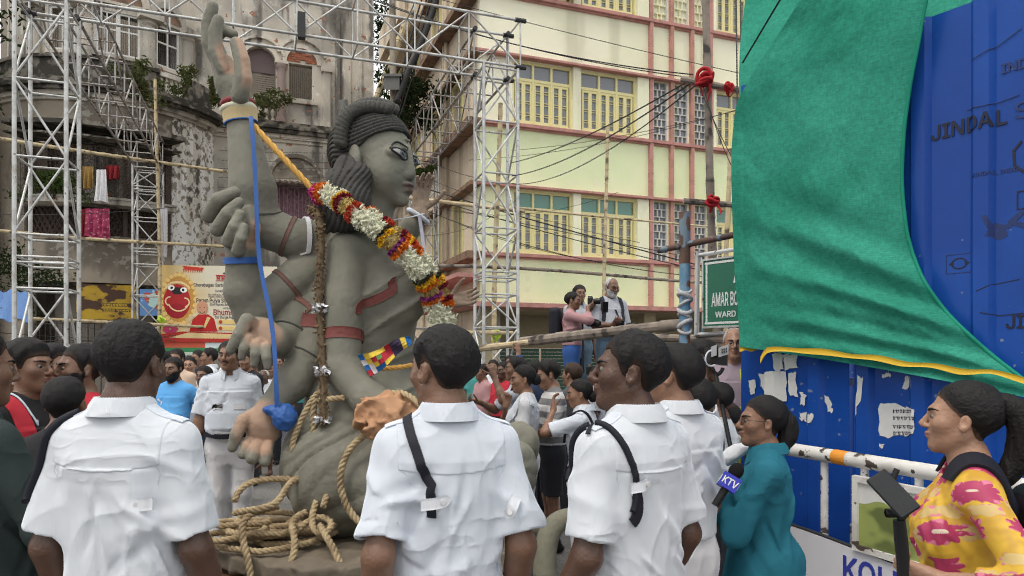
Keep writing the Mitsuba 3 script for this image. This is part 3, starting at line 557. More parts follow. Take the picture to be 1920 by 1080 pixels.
knot(at(1323, 150, 7.37), .062, 'red cloth tie binding the upper cross bar to the mast', s=5); knot(at(1366, 163, 7.37), .035, 'small red cloth tie on the bar right of the mast', s=6)
knot(at(1336, 378, 7.37), .05, 'red cloth tie binding the lower cross bar to the mast', s=7)
mat('lime_tape', (.45, .62, .06), .5, .4)
knot(at(302, 600, 22.5), .085, 'lime green tape tie at the left edge of the banner', 'lime_tape', 8); knot(at(930, 627, 16.5), .07, 'lime green tape tie on the rail in the corner tower', 'lime_tape', 9)

# ------------------------------------------------------------------ cables
ORD = ['topmost', 'second', 'third', 'fourth', 'fifth', 'sixth', 'seventh', 'eighth', 'ninth', 'lowest']; CN = {}
def cable(pts, r, label, grp=None, s=None, n=30):
    if grp: CN[grp] = CN.get(grp, -1)+1; label = ORD[CN[grp]]+' listed '+label if False else f'{ORD[CN[grp]]} {label}'
    P = sag(pts[0], pts[1], s, n) if s is not None else spline(pts, n)
    return solo('cable', tube(P, r*.75, 5), 'cable', label, 'cable', grp, smooth=True)
g = np.random.default_rng(8)
for a, b, s, r in ((at(700, 0, 17), at(1300, 140, 14), .25, .018), (at(720, 5, 17), at(1300, 146, 14), .22, .014), (at(800, -8, 18), at(1390, 138, 17), .05, .012),
                   (at(960, 330, 14), at(1300, 152, 7.5), .18, .012), (at(960, 305, 15), at(1294, 150, 7.5), .12, .012), (at(960, 282, 16), at(1390, 205, 12), .1, .008),
                   (at(960, 345, 15), at(1310, 155, 7.5), .3, .010), (at(880, 300, 17), at(1400, 200, 14), .2, .008), (at(1310, 158, 7.4), at(1392, 330, 7.2), .05, .006), (at(1318, 160, 7.4), at(1388, 340, 7.2), .1, .006)):
    cable((a, b), r, 'black overhead cable of the bundle at the bamboo mast, counted along the mast', 'overhead cables to the bamboo mast', s)
for a, b, s, r in ((at(770, 345, 19), at(1340, 505, 17.5), .05, .022), (at(790, 366, 19), at(1340, 512, 17.5), .1, .016), (at(800, 395, 18.5), at(1330, 520, 17.5), .3, .014), (at(860, 395, 17.5), at(1270, 478, 16.5), .0, .012),
                   (at(860, 420, 17.5), at(1220, 500, 17.2), .2, .010), (at(790, 330, 18), at(1200, 455, 17.2), .15, .008), (at(760, 372, 19), at(1160, 360, 17), .5, .007), (at(800, 300, 19), at(985, 345, 17), .15, .010), (at(780, 440, 19), at(975, 370, 17), .3, .008)):
    cable((a, b), r, 'black cable sagging across the yellow house, counted down the corner tower', 'cables across the yellow house', s)
for y0, y1 in ((247, 268), (282, 286), (300, 303), (316, 312), (333, 330), (352, 348)):
    cable((at(410, y0, 26.2), at(700, y1, 27.0)), .011, 'thin wire strung along the old house front, counted from the cornice down', 'wires on the old house', .05)
for y0, y1 in ((400, 388), (620, 632), (640, 628), (566, 640)):
    cable((at(-40, y0, 18.5), at(330, y1, 20)), .012, 'thin wire strung behind the left scaffold tower', 'wires at the left scaffold', .1)
cable((at(825, -30, 20.0), at(798, 60, 20.0), at(772, 120, 20.0), at(742, 195, 20.0)), .13, 'thick black cable bundle slanting down in the lane', None)
for k in range(4): cable((at(800+k*9, -30, 20.1), at(762+k*8, 100, 20.1), at(736+k*5, 215, 20.1)), .035, 'loose black cable beside the thick bundle in the lane, from the left', 'loose cables in the lane')
k = solo('junction_box', hexa([at(x, y, Y) for x in (720, 749) for Y in (19.9, 20.3) for y in (168, 140)]), mat('grey_box', (.10, .10, .095), .5, .4), 'dark grey electrical box beside the cable bundle in the lane', 'box')
put('lid', hexa([at(x, y, Y) for x in (716, 753) for Y in (19.85, 20.35) for y in (143, 138)]), 'grey_box', k)
bamboo_pole(at(772, 20, 21.5), at(702, 195, 21.5), .11, 'pale slanting timber in the lane left of the cable bundle', 'bamboo', .0, name='timber', catg='timber')
solo('utility_pole', tube([at(742, 720, 20.4), at(738, 200, 20.4), at(735, -60, 20.4)], [.12, .1, .09], 10), 'dark_plaster', 'thin grey utility pole carrying the electrical box in the lane', 'pole', smooth=40)

# ------------------------------------------------------------------ plants on ledges
for i, (x, y, Y, r, n, q, lab) in enumerate(((255, 158, 25.0, .62, 800, (1.2, .5, .8), 'fern growing on the bay cornice under the double window'), (345, 150, 25.3, .42, 450, (.8, .5, 1.2), 'fern on the bay parapet right of the small window'),
        (400, 170, 26.2, .38, 320, (.6, .5, 1.4), 'trailing weeds on the bay parapet near the raised hand'), (500, 185, 28.6, .55, 620, (1.2, .4, .7), 'weeds spilling over the stone balustrade'),
        (125, 140, 25.3, .6, 500, (1.2, .5, .8), 'weeds on the cornice behind the left tower'), (765, 195, 21.8, .78, 1900, (1, .8, 1), 'bushy shrub growing out of the wall right of the electrical box'),
        (803, 322, 21.6, .30, 260, (1.2, .8, .5), 'small weed on the side wall of the yellow house'), (95, 345, 24.2, .75, 900, (1.4, .5, .7), 'potted plants on the bay balcony'), (25, 525, 21.5, .9, 900, (1.6, .7, .7), 'dark shrub above the blue tarp'))):
    plant('wall_plant', lab, at(x, y, Y), r, n, .15, 40+i, 'leaf_olive' if i in (0, 1, 2, 3, 4) else 'leaf_dark' if i in (5, 8) else 'leaf', q)

# ------------------------------------------------------------------ laundry, tarp, banner
def hang(name, label, x0, x1, y0, y1, Y, m, seed, catg='cloth', taper=1.0, amp=.07):
    g = np.random.default_rng(seed); nu, nv = 26, 18; a, b = at(x0, y0, Y), at(x1, y0, Y); h = (y1-y0)/F*Y; G = np.zeros((nv, nu, 3)); ph = g.random(4)*6
    for i in range(nv):
        for j in range(nu):
            t, v = j/(nu-1), i/(nv-1); c = (a+b)/2; p = c+(a+(b-a)*t-c)*(1+(taper-1)*v); p = p-A(0, 0, h*v*(1+.05*math.sin(t*3+ph[3])))
            p[1] += amp*(.3+v)*(math.sin(t*17+ph[0]+v)+.5*math.sin(t*31+ph[1])); G[i, j] = p
    return solo(name, slab(G, .012), m, label, catg, smooth=True)
def saree(p, n, uv):
    f = fbm(p.x*9, p.y*3, p.z*9, 3); v = voronoi(p.x*7, p.z*7); return mix(mix((.36, .055, .12), (.24, .03, .075), smoothstep(.4, .6, f)), (.55, .28, .33), smoothstep(.16, .12, v[0]))
mat('saree', mikit.proc(saree), .8, .2); mat('white_cloth', (.66, .66, .68), .9, .1); mat('gold_cloth', (.30, .19, .06), .7, .3); mat('maroon_cloth', (.20, .02, .025), .8, .2); mat('blue_tarp', (.07, .15, .33), .45, .4)
hang('hung_cloth', 'magenta patterned cloth hung below the balcony of the old house', 161, 205, 391, 444, 24.3, 'saree', 1); hang('hung_cloth', 'dark red cloth strip left of the magenta one', 152, 162, 392, 446, 24.35, 'maroon_cloth', 2)
hang('hung_cloth', 'white garment drying on the balcony grille', 180, 199, 318, 380, 24.1, 'white_cloth', 3, taper=1.4); hang('hung_cloth', 'golden brown garment drying on the balcony grille', 155, 175, 312, 352, 24.1, 'gold_cloth', 4)
hang('hung_cloth', 'dark red garment on the balcony right of the white one', 200, 224, 310, 336, 24.6, 'maroon_cloth', 5); hang('hung_cloth', 'long white rag hanging beside the second lattice tower', 301, 313, 390, 486, 22.9, 'white_cloth', 6, taper=.5)
G = np.array([[at(x, 545+i*14+4*math.sin(x*.2+i), 19.5-i*.35) for x in np.linspace(-70, 56, 24)] for i in range(5)]); solo('tarp', slab(G, .012), 'blue_tarp', 'sagging blue tarp over a stall at the left edge', 'tarp', smooth=True)
BN = Frame(at(302, 600, 23.0)[:2], 7); s_ = 23.3/F
def bz(y): return CAM_H+(HY-y)*s_
def bu(x): return (x-302)*s_*1.0
BK = thing('banner', 'cream printed invitation banner with a red faced deity picture and a bald man in red', 'banner')
mat('print_cream', (.66, .58, .36), .6, .3)
def banner_bg(p, n, uv):
    t = fbm(p.x*1.4, p.y*1.4, p.z*1.4, 3); q = (p.x+11.4)*.36
    return mix((.60, .43, .17), (.68, .64, .50), smoothstep(.1, .65, q+.5*(t-.5)))
mat('banner_print', mikit.proc(banner_bg), .55, .3)
put('sheet', BN.box(bu(301), bu(510), -.02, .0, bz(642), bz(499)), 'banner_print', BK)
LY = [0]
def ink(poly, col, name):
    m = 'ink_%02x%02x%02x' % tuple(col)
    if 'm_'+m not in scene: mat(m, rgb(*col), .55, .3)
    LY[0] += 1; put(name, BN.plate(poly, .001, .003+.0012*LY[0]), m, BK)
def circ(x, y, rx_, ry_=None, n=24): t = np.linspace(0, 2*np.pi, n, endpoint=False); return sg.Polygon(np.c_[bu(x)+np.cos(t)*rx_*s_, bz(y)+np.sin(t)*(ry_ or rx_)*s_])
def pol(*q): return sg.Polygon([(bu(x), bz(y)) for x, y in q]).buffer(0)
ink(circ(333, 562, 30, 50), (188, 140, 70), 'print_halo')
ink(shapely.union_all([circ(333+30*math.cos(t), 562+46*math.sin(t), 4) for t in np.linspace(0, 6.28, 26)]), (222, 190, 120), 'print_beads')
ink(circ(330, 566, 24, 32), (168, 38, 44), 'print_face'); ink(circ(330, 584, 17, 14), (150, 28, 40), 'print_mouth')
ink(pol((318, 540), (344, 540), (338, 553), (324, 553)), (38, 34, 36), 'print_brow'); ink(shapely.union_all([circ(320, 541, 6, 5), circ(342, 545, 6, 5)]), (238, 238, 234), 'print_eyes'); ink(shapely.union_all([circ(321, 541, 2.4), circ(341, 545, 2.4)]), (20, 20, 22), 'print_pupils')
def arcline(cx, cy, r, a0, a1, w, sq=1.0):
    t = np.radians(np.linspace(a0, a1, 20)); return sg.LineString(np.c_[bu(cx)+np.cos(t)*r*s_, bz(cy)+np.sin(t)*r*sq*s_]).buffer(w*s_/2)
ink(shapely.union_all([arcline(331, 548, 22, 20, 160, 4, .8), arcline(333, 566, 18, 200, 340, 2.5), arcline(318, 566, 8, 90, 260, 2.5), arcline(344, 568, 8, -80, 90, 2.5)]), (226, 196, 150), 'print_ornament')
ink(shapely.union_all([pol((340, 500), (378, 503), (374, 509), (344, 506))]+[pol((341+i*4, 505), (344+i*4, 505), (342+i*4, 513)) for i in range(9)]), (190, 60, 46), 'print_garland')
ink(shapely.union_all([circ(318+8*math.cos(t), 617+6*math.sin(t), 6, 4) for t in np.linspace(0, 5.5, 7)]), (176, 60, 100), 'print_lotus')
ink(pol((352, 622), (358, 600), (368, 590), (386, 590), (396, 598), (402, 622)), (176, 36, 34), 'print_robe'); ink(pol((346, 600), (356, 590), (362, 594), (352, 606)), (196, 178, 140), 'print_shawl'); ink(pol((378, 612), (384, 594), (390, 596), (380, 616)), (214, 190, 130), 'print_scarf')
ink(circ(375, 578, 10, 13), (196, 146, 116), 'print_head'); ink(shapely.union_all([circ(371, 577, 1.2, .8), circ(379, 577.5, 1.2, .8), arcline(375, 583, 5, 200, 340, 1.2)]), (66, 44, 36), 'print_features')
ink(circ(487, 588, 18, 17), (196, 104, 70), 'print_pot'); ink(shapely.union_all([pol((470+i*4.4, 590), (472+i*4.4, 590), (472+i*4, 602), (470+i*4, 602)) for i in range(8)]), (150, 60, 44), 'print_pot_lines')
def btext(s, x, y, h, col, name='print_text', wmax=None, bold=True):
    v, f = text(s, h*s_, .0015, bold); k = wmax*s_/max(v[:, 0].max(), 1e-6) if wmax else 1.0
    m = 'ink_%02x%02x%02x' % tuple(col)
    if 'm_'+m not in scene: mat(m, rgb(*col), .55, .3)
    put(name, BN.map((np.c_[v[:, 0]*k+bu(x), v[:, 2]+.006, v[:, 1]+bz(y)], f)), m, BK)
btext('Chorebagan Sarbojanin Durgotsab', 359, 538, 6.0, (66, 60, 70), wmax=104); btext('humbly welcomes', 398, 548, 4.2, (96, 86, 96), wmax=40)
btext('His Holiness Param Pujya Mahant', 385, 554.5, 3.0, (90, 82, 92), wmax=64); btext('Peeth Adhishwar Tantrik Gorakh', 386, 558.5, 3.0, (90, 82, 92), wmax=62)
btext('Param Pujya Shri Guddu Maharaj', 364, 567.5, 7.4, (58, 50, 62), wmax=112); btext('(Shri Nandu Bhusan Tripathi)', 388, 573.5, 4.0, (86, 76, 86), wmax=62); btext('at the', 412, 580, 3.6, (96, 86, 96), wmax=14)
btext('Bhumi Pujan', 394, 591, 10.5, (140, 44, 50), wmax=66); btext('for Durga Puja 2025', 398, 597.5, 5.0, (66, 60, 70), wmax=50)
ink(shapely.union_all([pol((402, 599), (470, 601), (470, 609), (402, 607)), pol((402, 611), (470, 613), (470, 621), (402, 619))]), (224, 196, 128), 'print_box'); ink(shapely.union_all([circ(408, 604, 3.4), circ(408, 616, 3.4)]), (170, 74, 60), 'print_dot')
btext('Date : 10th July', 416, 607, 4.6, (80, 60, 60), wmax=44); btext('Time : 5 pm', 416, 619, 4.6, (80, 60, 60), wmax=36)
ink(shapely.union_all([pol((400, 517.2), (440, 518.2), (440, 519), (400, 518))]+[pol((401+i*4.3, 518), (402.3+i*4.3, 518), (402.3+i*4.3, 525), (401+i*4.3, 525)) for i in range(9)]+[circ(403+i*8.6, 522, 1.7) for i in range(4)]+[pol((399, 516), (441, 517), (441, 517.6), (399, 516.6)), pol((399, 526), (441, 526.6), (441, 527.2), (399, 526.6))]), (186, 48, 54), 'print_title')
ink(shapely.union_all([circ(418, 512, 2.6), pol((416, 510), (420, 510), (418, 505)), circ(414, 513, 1.6), circ(422, 513, 1.6)]), (70, 66, 72), 'print_emblem')
ink(pol((301, 627), (340, 622), (505, 626), (505, 642), (301, 642)), (170, 48, 40), 'print_band'); ink(pol((316, 634), (350, 624), (505, 629), (505, 636)), (214, 190, 140), 'print_wave')
k = thing('flag_banner', 'red white and green striped banner strip below the cream banner', 'banner')
for c, x0, x1, y0, y1, nm in (((196, 92, 70), 303, 380, 642, 652, 'red_strip'), ((206, 218, 222), 380, 470, 643, 653, 'white_strip'), ((60, 134, 88), 303, 470, 652, 660, 'green_strip'), ((190, 205, 190), 303, 470, 660, 666, 'pale_strip')):
    put(nm, BN.box(bu(x0), bu(x1), -.03, -.02+.002*LY[0] % .01, bz(y1), bz(y0)), mat('strip_'+nm, rgb(*c), .6, .3), k)
k = solo('poster', hexa([at(x, y, Y) for x in (262, 299) for Y in (24.3, 24.25) for y in (592, 542)]), mat('poster_blue', mikit.proc(lambda p, n, uv: mix(mix((.42, .07, .05), (.10, .22, .46), smoothstep(.42, .46, fbm(p.x*2.2, 0., p.z*2.2, 3))), (.40, .60, .58), smoothstep(.58, .62, fbm(p.x*3.1+4, 2., p.z*3.1, 3)))), .6, .3), 'red and blue poster behind the second lattice tower', 'poster')
# ------------------------------------------------------------------ blue corrugated hoarding
HF = Frame((1.681, 5.2), -54.2)
def rib(u):
    d = np.abs((np.asarray(u, float)-1.25+.165) % .33-.165); return .036*np.clip((.062-d)/.026, 0, 1)
HD = thing('hoarding', 'tall blue corrugated sheet hoarding under green netting', 'hoarding')
for i, (u0, u1) in enumerate(((0, .832), (.85, 1.95), (1.96, 3.1), (3.11, 4.3))):
    us = np.unique(np.r_[np.linspace(u0, u1, 12), [x for c in 1.25+.33*np.arange(-5, 11) for x in (c-.062, c-.036, c+.036, c+.062) if u0 < x < u1]])
    zs = np.linspace(.12, 3.62, 36); G = np.array([[HF.p(u, rib(u)+.004*math.sin(z*3.1+i)*math.sin(u*5)+(.03*max(0, 1-(u1-u)/.12) if i == 0 else 0), z) for u in us] for z in zs])
    put('panel', slab(G, .005), 'blue_sheet', HD, smooth=30)
put('panel', slab(np.array([[HF.p(-.01, -v+0., z)+HF.a*rib(v+.3)[()]*1.0 for v in np.linspace(.02, 2.6, 60)] for z in (.12, 3.62)]), .005), 'blue_sheet', HD, smooth=30)
for z in (.5, 1.45, 2.5, 3.5): put('rail', cat(HF.box(.03, 4.3, -.09, -.035, z, z+.05)), 'steel_dark', HD)
mat('hoard_ink', (.012, .014, .03), .5, .3); mat('hoard_ink_faint', (.006, .022, .11), .4, .4)
def on_sheet(m, v0=.004):
    tm = trimesh.Trimesh(m[0], m[1]).subdivide_to_size(.009); v = tm.vertices; w = np.array([HF.p(a, rib(a)+v0+.003+c, b) for a, b, c in v]); return w, tm.faces[:, ::-1]
def sheet_text(s, u, z, h, wmax, m='hoard_ink', bold=True):
    v, f = text(s, h, .0006, bold); v[:, 0] *= wmax/v[:, 0].max(); v[:, 0] += u; v[:, 1] += z; put('lettering', on_sheet((v, f)), m, HD)
def sheet_poly(p, m='hoard_ink_faint', name='mark'):
    for g_ in getattr(p, 'geoms', [p]):
        e = trimesh.creation.extrude_polygon(g_, .0006, engine='earcut'); put(name, on_sheet((np.array(e.vertices), np.array(e.faces))), m, HD)
sheet_text('JINDAL', 1.305, 2.895, .082, .39); sheet_text('S', 1.725, 2.905, .085, .075, 'hoard_ink_faint', False); sheet_text('INDIA', 1.665, 3.17, .05, .2, 'hoard_ink_faint'); sheet_text('JINDAL', 1.685, 1.79, .07, .33)
sheet_text('JINDAL INDIA LTD', 1.53, 2.63, .022, .30, 'hoard_ink_faint')
ov = sg.Point(1.46, 2.165).buffer(.036); ov = shapely.affinity.scale(ov, 1.15, .9)
sheet_poly(ov.difference(shapely.affinity.scale(ov, .82, .78)), 'hoard_ink'); sheet_poly(shapely.union_all([sg.Polygon([(1.405, 2.165), (1.43, 2.18), (1.43, 2.15)]), sg.Polygon([(1.515, 2.165), (1.49, 2.18), (1.49, 2.15)])]), 'hoard_ink')
sheet_poly(sg.box(1.39, 2.11, 1.53, 2.22).difference(sg.box(1.394, 2.114, 1.526, 2.216)))
sheet_poly(sg.LineString([(1.60, 2.40), (1.63, 2.33), (1.70, 2.34), (1.76, 2.40), (1.71, 2.36), (1.78, 2.33)]).buffer(.012)); sheet_poly(sg.Polygon([(1.60, 2.30), (1.64, 2.37), (1.68, 2.35), (1.70, 2.29), (1.66, 2.27)]))
sheet_poly(sg.LineString([(1.76, 2.78), (1.725, 2.74), (1.73, 2.66), (1.77, 2.62)]).buffer(.006), 'hoard_ink'); sheet_poly(sg.box(1.74, 2.42, 1.8, 2.52).difference(sg.box(1.746, 2.426, 1.8, 2.514)), 'hoard_ink')
for pts in ([(1.56, 2.0), (1.63, 2.03), (1.75, 2.05)], [(1.58, 1.88), (1.66, 1.86), (1.78, 1.87)], [(1.5, 3.02), (1.6, 3.01), (1.75, 3.03)], [(1.53, 3.28), (1.62, 3.31), (1.76, 3.38)]): sheet_poly(sg.LineString(pts).buffer(.0022), 'hoard_ink')
mat('torn_paper', (.62, .62, .60), .85, .2)
def uz(x, y):
    k = (x-960)/F; u = (5.2*k-1.681)/(.585+.811*k); return u, CAM_H+(HY-y)/F*(5.2-.811*u)
def scrap(q, seed, name='paper_scrap', n=5):
    g_ = np.random.default_rng(seed); P = [uz(*p) for p in q]; out = []
    for a, b in zip(P, P[1:]+P[:1]):
        for t in np.arange(n)/n: out.append((a[0]+(b[0]-a[0])*t+g_.normal()*.005, a[1]+(b[1]-a[1])*t+g_.normal()*.006))
    p = sg.Polygon(out).buffer(0)
    for g2 in getattr(p, 'geoms', [p]):
        e = trimesh.creation.extrude_polygon(g2, .0012, engine='earcut'); put(name, on_sheet((np.array(e.vertices), np.array(e.faces)), .005), 'torn_paper', HD)
for i, q in enumerate(([(1424, 700), (1474, 697), (1476, 752), (1440, 745), (1428, 722)], [(1455, 662), (1466, 660), (1470, 690), (1458, 694)], [(1468, 664), (1496, 662), (1494, 690), (1474, 694)], [(1478, 700), (1493, 700), (1496, 745), (1482, 742)], [(1500, 735), (1514, 740), (1509, 762), (1502, 756)],
                           [(1499, 772), (1514, 775), (1512, 790), (1501, 786)], [(1522, 774), (1532, 776), (1528, 792), (1516, 790)], [(1548, 740), (1560, 752), (1562, 776), (1554, 770)], [(1649, 757), (1690, 757), (1697, 818), (1651, 818)], [(1690, 762), (1720, 766), (1718, 812), (1697, 818)],
                           [(1652, 702), (1668, 696), (1672, 706), (1658, 708)], [(1699, 705), (1708, 706), (1704, 732), (1694, 728)], [(1836, 716), (1848, 718), (1846, 745), (1838, 742)], [(1616, 705), (1628, 707), (1612, 778), (1606, 778)], [(1650, 832), (1658, 834), (1656, 842), (1650, 840)], [(1406, 714), (1418, 712), (1416, 740), (1408, 738)])):
    scrap(q, 60+i)
g = np.random.default_rng(3); st = []
for r_, y in enumerate((768, 781, 797, 809)):
    x = 1676
    while x < 1716: w = 3+5*g.random(); st.append(sg.box(*sorted((uz(x, y)[0], uz(x+w, y)[0]))[:1], uz(x, y+1.6)[1], max(uz(x, y)[0], uz(x+w, y)[0]), uz(x, y)[1])); st.append(sg.LineString([uz(x+1, y), uz(x+g.random()*3, y+6), uz(x+w*.7, y+4)]).buffer(.0022)); x += w+1.6
p = shapely.union_all(st)
for g2 in getattr(p, 'geoms', [p]):
    e = trimesh.creation.extrude_polygon(g2, .0006, engine='earcut'); put('notice_print', on_sheet((np.array(e.vertices), np.array(e.faces)), .0078), 'hoard_ink', HD)

# ------------------------------------------------------------------ green netting
def px_curve(q, n):
    q = np.array(q, float); d = np.r_[0, np.cumsum(np.linalg.norm(np.diff(q, axis=0), axis=1))]; t = np.linspace(0, d[-1], n)
    from scipy.interpolate import PchipInterpolator
    return np.c_[PchipInterpolator(d, q[:, 0])(t), PchipInterpolator(d, q[:, 1])(t)]
def wallY(x): k = (x-960)/F; return 5.2-.811*(5.2*k-1.681)/(.585+.811*k)
NV, NU = 150, 110
Lc = px_curve([(1522, -40), (1470, 48), (1404, 150), (1379, 205), (1371, 310), (1374, 430), (1378, 520), (1384, 590), (1386, 650)], NV)
Rc = px_curve([(1750, -40), (1737, 0), (1722, 80), (1705, 170), (1694, 260), (1691, 330), (1698, 420), (1722, 505), (1766, 575), (1830, 640), (1880, 682), (1990, 760)], NV)
G = np.zeros((NV, NU, 3))
for i in range(NV):
    v = i/(NV-1)
    for j in range(NU):
        t = j/(NU-1); p = Lc[i]*(1-t)+Rc[i]*t; p = p+A(0, (-26*t*(1-t))*v**3)
        Y = wallY(max(p[0], 1392))-.05-.20*(1-t)**.7*(1-.45*v)-.05*(1-v)
        fold = 0.085*math.exp(-((v-.70)/.16)**2)*math.sin(v*46+1.2*t)*min(1, t*1.4)*(1-.75*t)+.035*math.sin(v*95+3*t)*max(0, v-.62)*t*(1-t)*6+.032*math.sin(t*5+v*4)*(1-t)*(1-v)
        nz = float(meshkit.fbm(np.array([t*5+v*2.2, v*7-t*2, 0.3]), 3)-.5)*.10*(1-.7*t)+float(meshkit.fbm(np.array([t*2.2+v*9, v*3-t*7, 4.3]), 3)-.5)*.06*(1-.8*t)*(.4+v)
        G[i, j] = at(p[0], p[1], Y+fold+nz-.02)
NT = thing('netting', 'bright green shade netting draped over the blue hoarding with a yellow hem', 'netting')
put('cloth', sheet(G), 'net', NT, smooth=True)
put('edge_cord', tube(G[:, -1], .011, 8), mat('net_hem', (.012, .22, .14), .8, .2), NT, smooth=True, label='rolled right edge of the netting')
D = np.array([[HF.p(u, -.16-.05*math.sin(u*5+z*3)-.05*(z-3.3), z+.04*math.sin(u*2.3)) for u in np.linspace(-.12, 4.4, 60)] for z in np.linspace(5.2, 3.2, 24)]); put('back_layer', sheet(D), 'net', NT, smooth=True, label='shaded rear layer of the netting at the top')
mat('hem_yellow', (.62, .40, .035), .6, .3)
hem = px_curve([(1426, 676), (1440, 658), (1480, 655), (1545, 661), (1640, 672), (1720, 684), (1820, 696), (1904, 706), (1990, 764)], 60)
put('hem', slab(np.array([[at(x, y+dy+2*math.sin(x*.06), wallY(x)-.27+.14*(x-1400)/500) for dy in (-5, 0, 5+2*math.sin(x*.05))] for x, y in hem]), .008), 'hem_yellow', NT, smooth=True)
put('hem', slab(np.array([[at(x, 653+dy+1.5*math.sin(x*.3), 5.0) for dy in (-4, 0, 5)] for x in np.linspace(1386, 1420, 14)]), .008), 'hem_yellow', NT, smooth=True, label='loose yellow hem end at the hoarding corner')
for a, b, s in (((1392, 118, 5.3), (1480, -30, 4.7), .0), ((1388, 190, 5.2), (1560, -30, 4.4), .06), ((1392, 260, 5.6), (1388, -30, 6.2), 0), ((1384, 300, 5.5), (1380, -30, 6.2), 0)):
    cable((at(*a), at(*b)), .009, 'black cable crossing the top of the green netting, counted from the left', 'cables over the green netting', s)

# ------------------------------------------------------------------ blue post, pipes, street sign
mat('post_blue', mikit.proc(lambda p, n, uv: mix(mix((.10, .22, .34), (.16, .28, .38), smoothstep(.35, .6, fbm(p.x*9, p.y*9, p.z*5, 3))), (.14, .085, .06), smoothstep(.52, .58, fbm(p.x*14, p.y*14, p.z*8, 3)))), .55, .4)
mat('post_rust', mikit.proc(lambda p, n, uv: mix(mix((.15, .085, .06), (.10, .07, .055), smoothstep(.35, .6, fbm(p.x*9, p.y*9, p.z*5, 3))), (.16, .22, .27), smoothstep(.56, .62, fbm(p.x*14, p.y*14, p.z*8, 3)))), .75, .3)
BP = thing('blue_post', 'thick blue painted post with rusty top and grey tape wound round it', 'post')
b0 = at(1284, 500, 6.0); put('shaft', tube([A(b0[0], 6, 0), A(b0[0], 6, 2.42)], .046, 16), 'post_blue', BP, smooth=40); put('top', tube([A(b0[0], 6, 2.42), A(b0[0], 6, 2.70), A(b0[0], 6, 2.86), A(b0[0], 6, 2.85)], [.046, .047, .046, .03], 16), 'post_rust', BP, smooth=40, label='rusty brown upper end of the post')
mat('tape_grey', (.42, .42, .43), .6, .3)
for k, z in enumerate(np.linspace(1.86, 2.20, 7)): put('tape', tube([A(b0[0]+.05*math.cos(t), 6+.05*math.sin(t), z+.03*math.sin(t+k*2.1)) for t in np.linspace(0, 2*np.pi, 24)], .014+.006*(k % 2), 6), 'tape_grey', BP, smooth=True)
def pipe(a, b, r, m, label, ends=False): 
    k = solo('pipe', tube([a, A(*a)*.5+A(*b)*.5, b], r, 12), m, label, 'pipe', smooth=40); return k
pipe(at(1233, 470, 6.05), at(1392, 437, 5.85), .027, 'post_rust', 'rusty blue pipe clamped across the blue post')
pipe(at(1306, 630, 6.7), at(1308, 472, 6.7), .024, 'steel', 'pale upright pipe left of the green street sign'); pipe(at(1304, 480, 6.72), at(1400, 464, 6.3), .02, 'steel', 'pale pipe running over the top of the green street sign')
pipe(at(1304, 628, 6.72), at(1392, 624, 6.35), .022, 'steel', 'white pipe running under the green street sign'); pipe(at(1318, 475, 6.75), at(1318, 630, 6.75), .012, 'post_blue', 'thin blue upright pipe beside the green street sign')
SF = Frame(at(1320, 500, 6.6)[:2], -52)
SG = thing('street_sign', 'green street sign with white border and lettering, half hidden by the netting', 'sign')
mat('sign_green', (.012, .13, .075), .4, .4); mat('sign_white', (.66, .68, .66), .5, .3)
put('board', SF.box(0, .95, -.03, 0, 1.918, 2.525), 'sign_green', SG)
for b in ((.012, .95, .001, .004, 1.935, 1.955), (.012, .95, .001, .004, 2.488, 2.508), (.022, .04, .001, .004, 1.955, 2.488)): put('border', SF.box(*b), 'sign_white', SG)
for b in ((-.015, 0, -.04, .012, 1.90, 2.54), (0, .95, -.04, .012, 1.90, 1.918), (0, .95, -.04, .012, 2.525, 2.54)): put('rim', SF.box(*b), 'steel', SG)
def sign_text(s, u, z, h, w): v, f = text(s, h, .002, True); v[:, 0] *= w/v[:, 0].max(); put('lettering', SF.map((np.c_[v[:, 0]+u, v[:, 2]+.002, v[:, 1]+z], f)), 'sign_white', SG)
sign_text('AMAR BO', .085, 2.10, .118, .285); sign_text('WARD', .125, 1.995, .052, .22); sign_text('A', .315, 2.30, .13, .09)

# ------------------------------------------------------------------ police barricade
BF = Frame((1.82, 4.36), -67.5)
BR = thing('barricade', 'white tubular police barricade with an orange band, a torn picture and a lettered board', 'barricade')
mat('pipe_white', mikit.proc(lambda p, n, uv: mix(mix((.62, .61, .58), (.48, .46, .43), smoothstep(.45, .62, fbm(p.x*8, p.y*8, p.z*8, 3))), (.07, .055, .045), smoothstep(.63, .67, fbm(p.x*22, p.y*22, p.z*22, 3)))), .5, .4)
mat('orange_band', (.66, .26, .03), .5, .4); mat('board_white', (.60, .60, .64), .5, .4); mat('letter_blue', (.035, .05, .30), .5, .3)
put('top_rail', tube([BF.p(u, 0, 1.05) for u in np.linspace(-.75, 2.3, 12)], .042, 14), 'pipe_white', BR, smooth=40); put('band', tube([BF.p(.205, 0, 1.05), BF.p(.305, 0, 1.05)], .0435, 14), 'orange_band', BR, smooth=40)
for u in (-.55, .118, .405, .74, 1.3, 1.9): put('upright', tube([BF.p(u, -.01, .12), BF.p(u, -.01, 1.03)], .022, 10), 'pipe_white', BR, smooth=40)
put('foot', cat(*[tube([BF.p(u, -.35, .03), BF.p(u, .4, .03)], .025, 8) for u in (-.55, 1.9)], *[tube([BF.p(u, -.01, .03), BF.p(u, -.01, .12)], .024, 8) for u in (-.55, 1.9)]), 'pipe_white', BR, smooth=40)
bt = [(-.9+i*.1, .585-.05*math.exp(-((-.9+i*.1-.8)/.6)**2)) for i in range(30)]
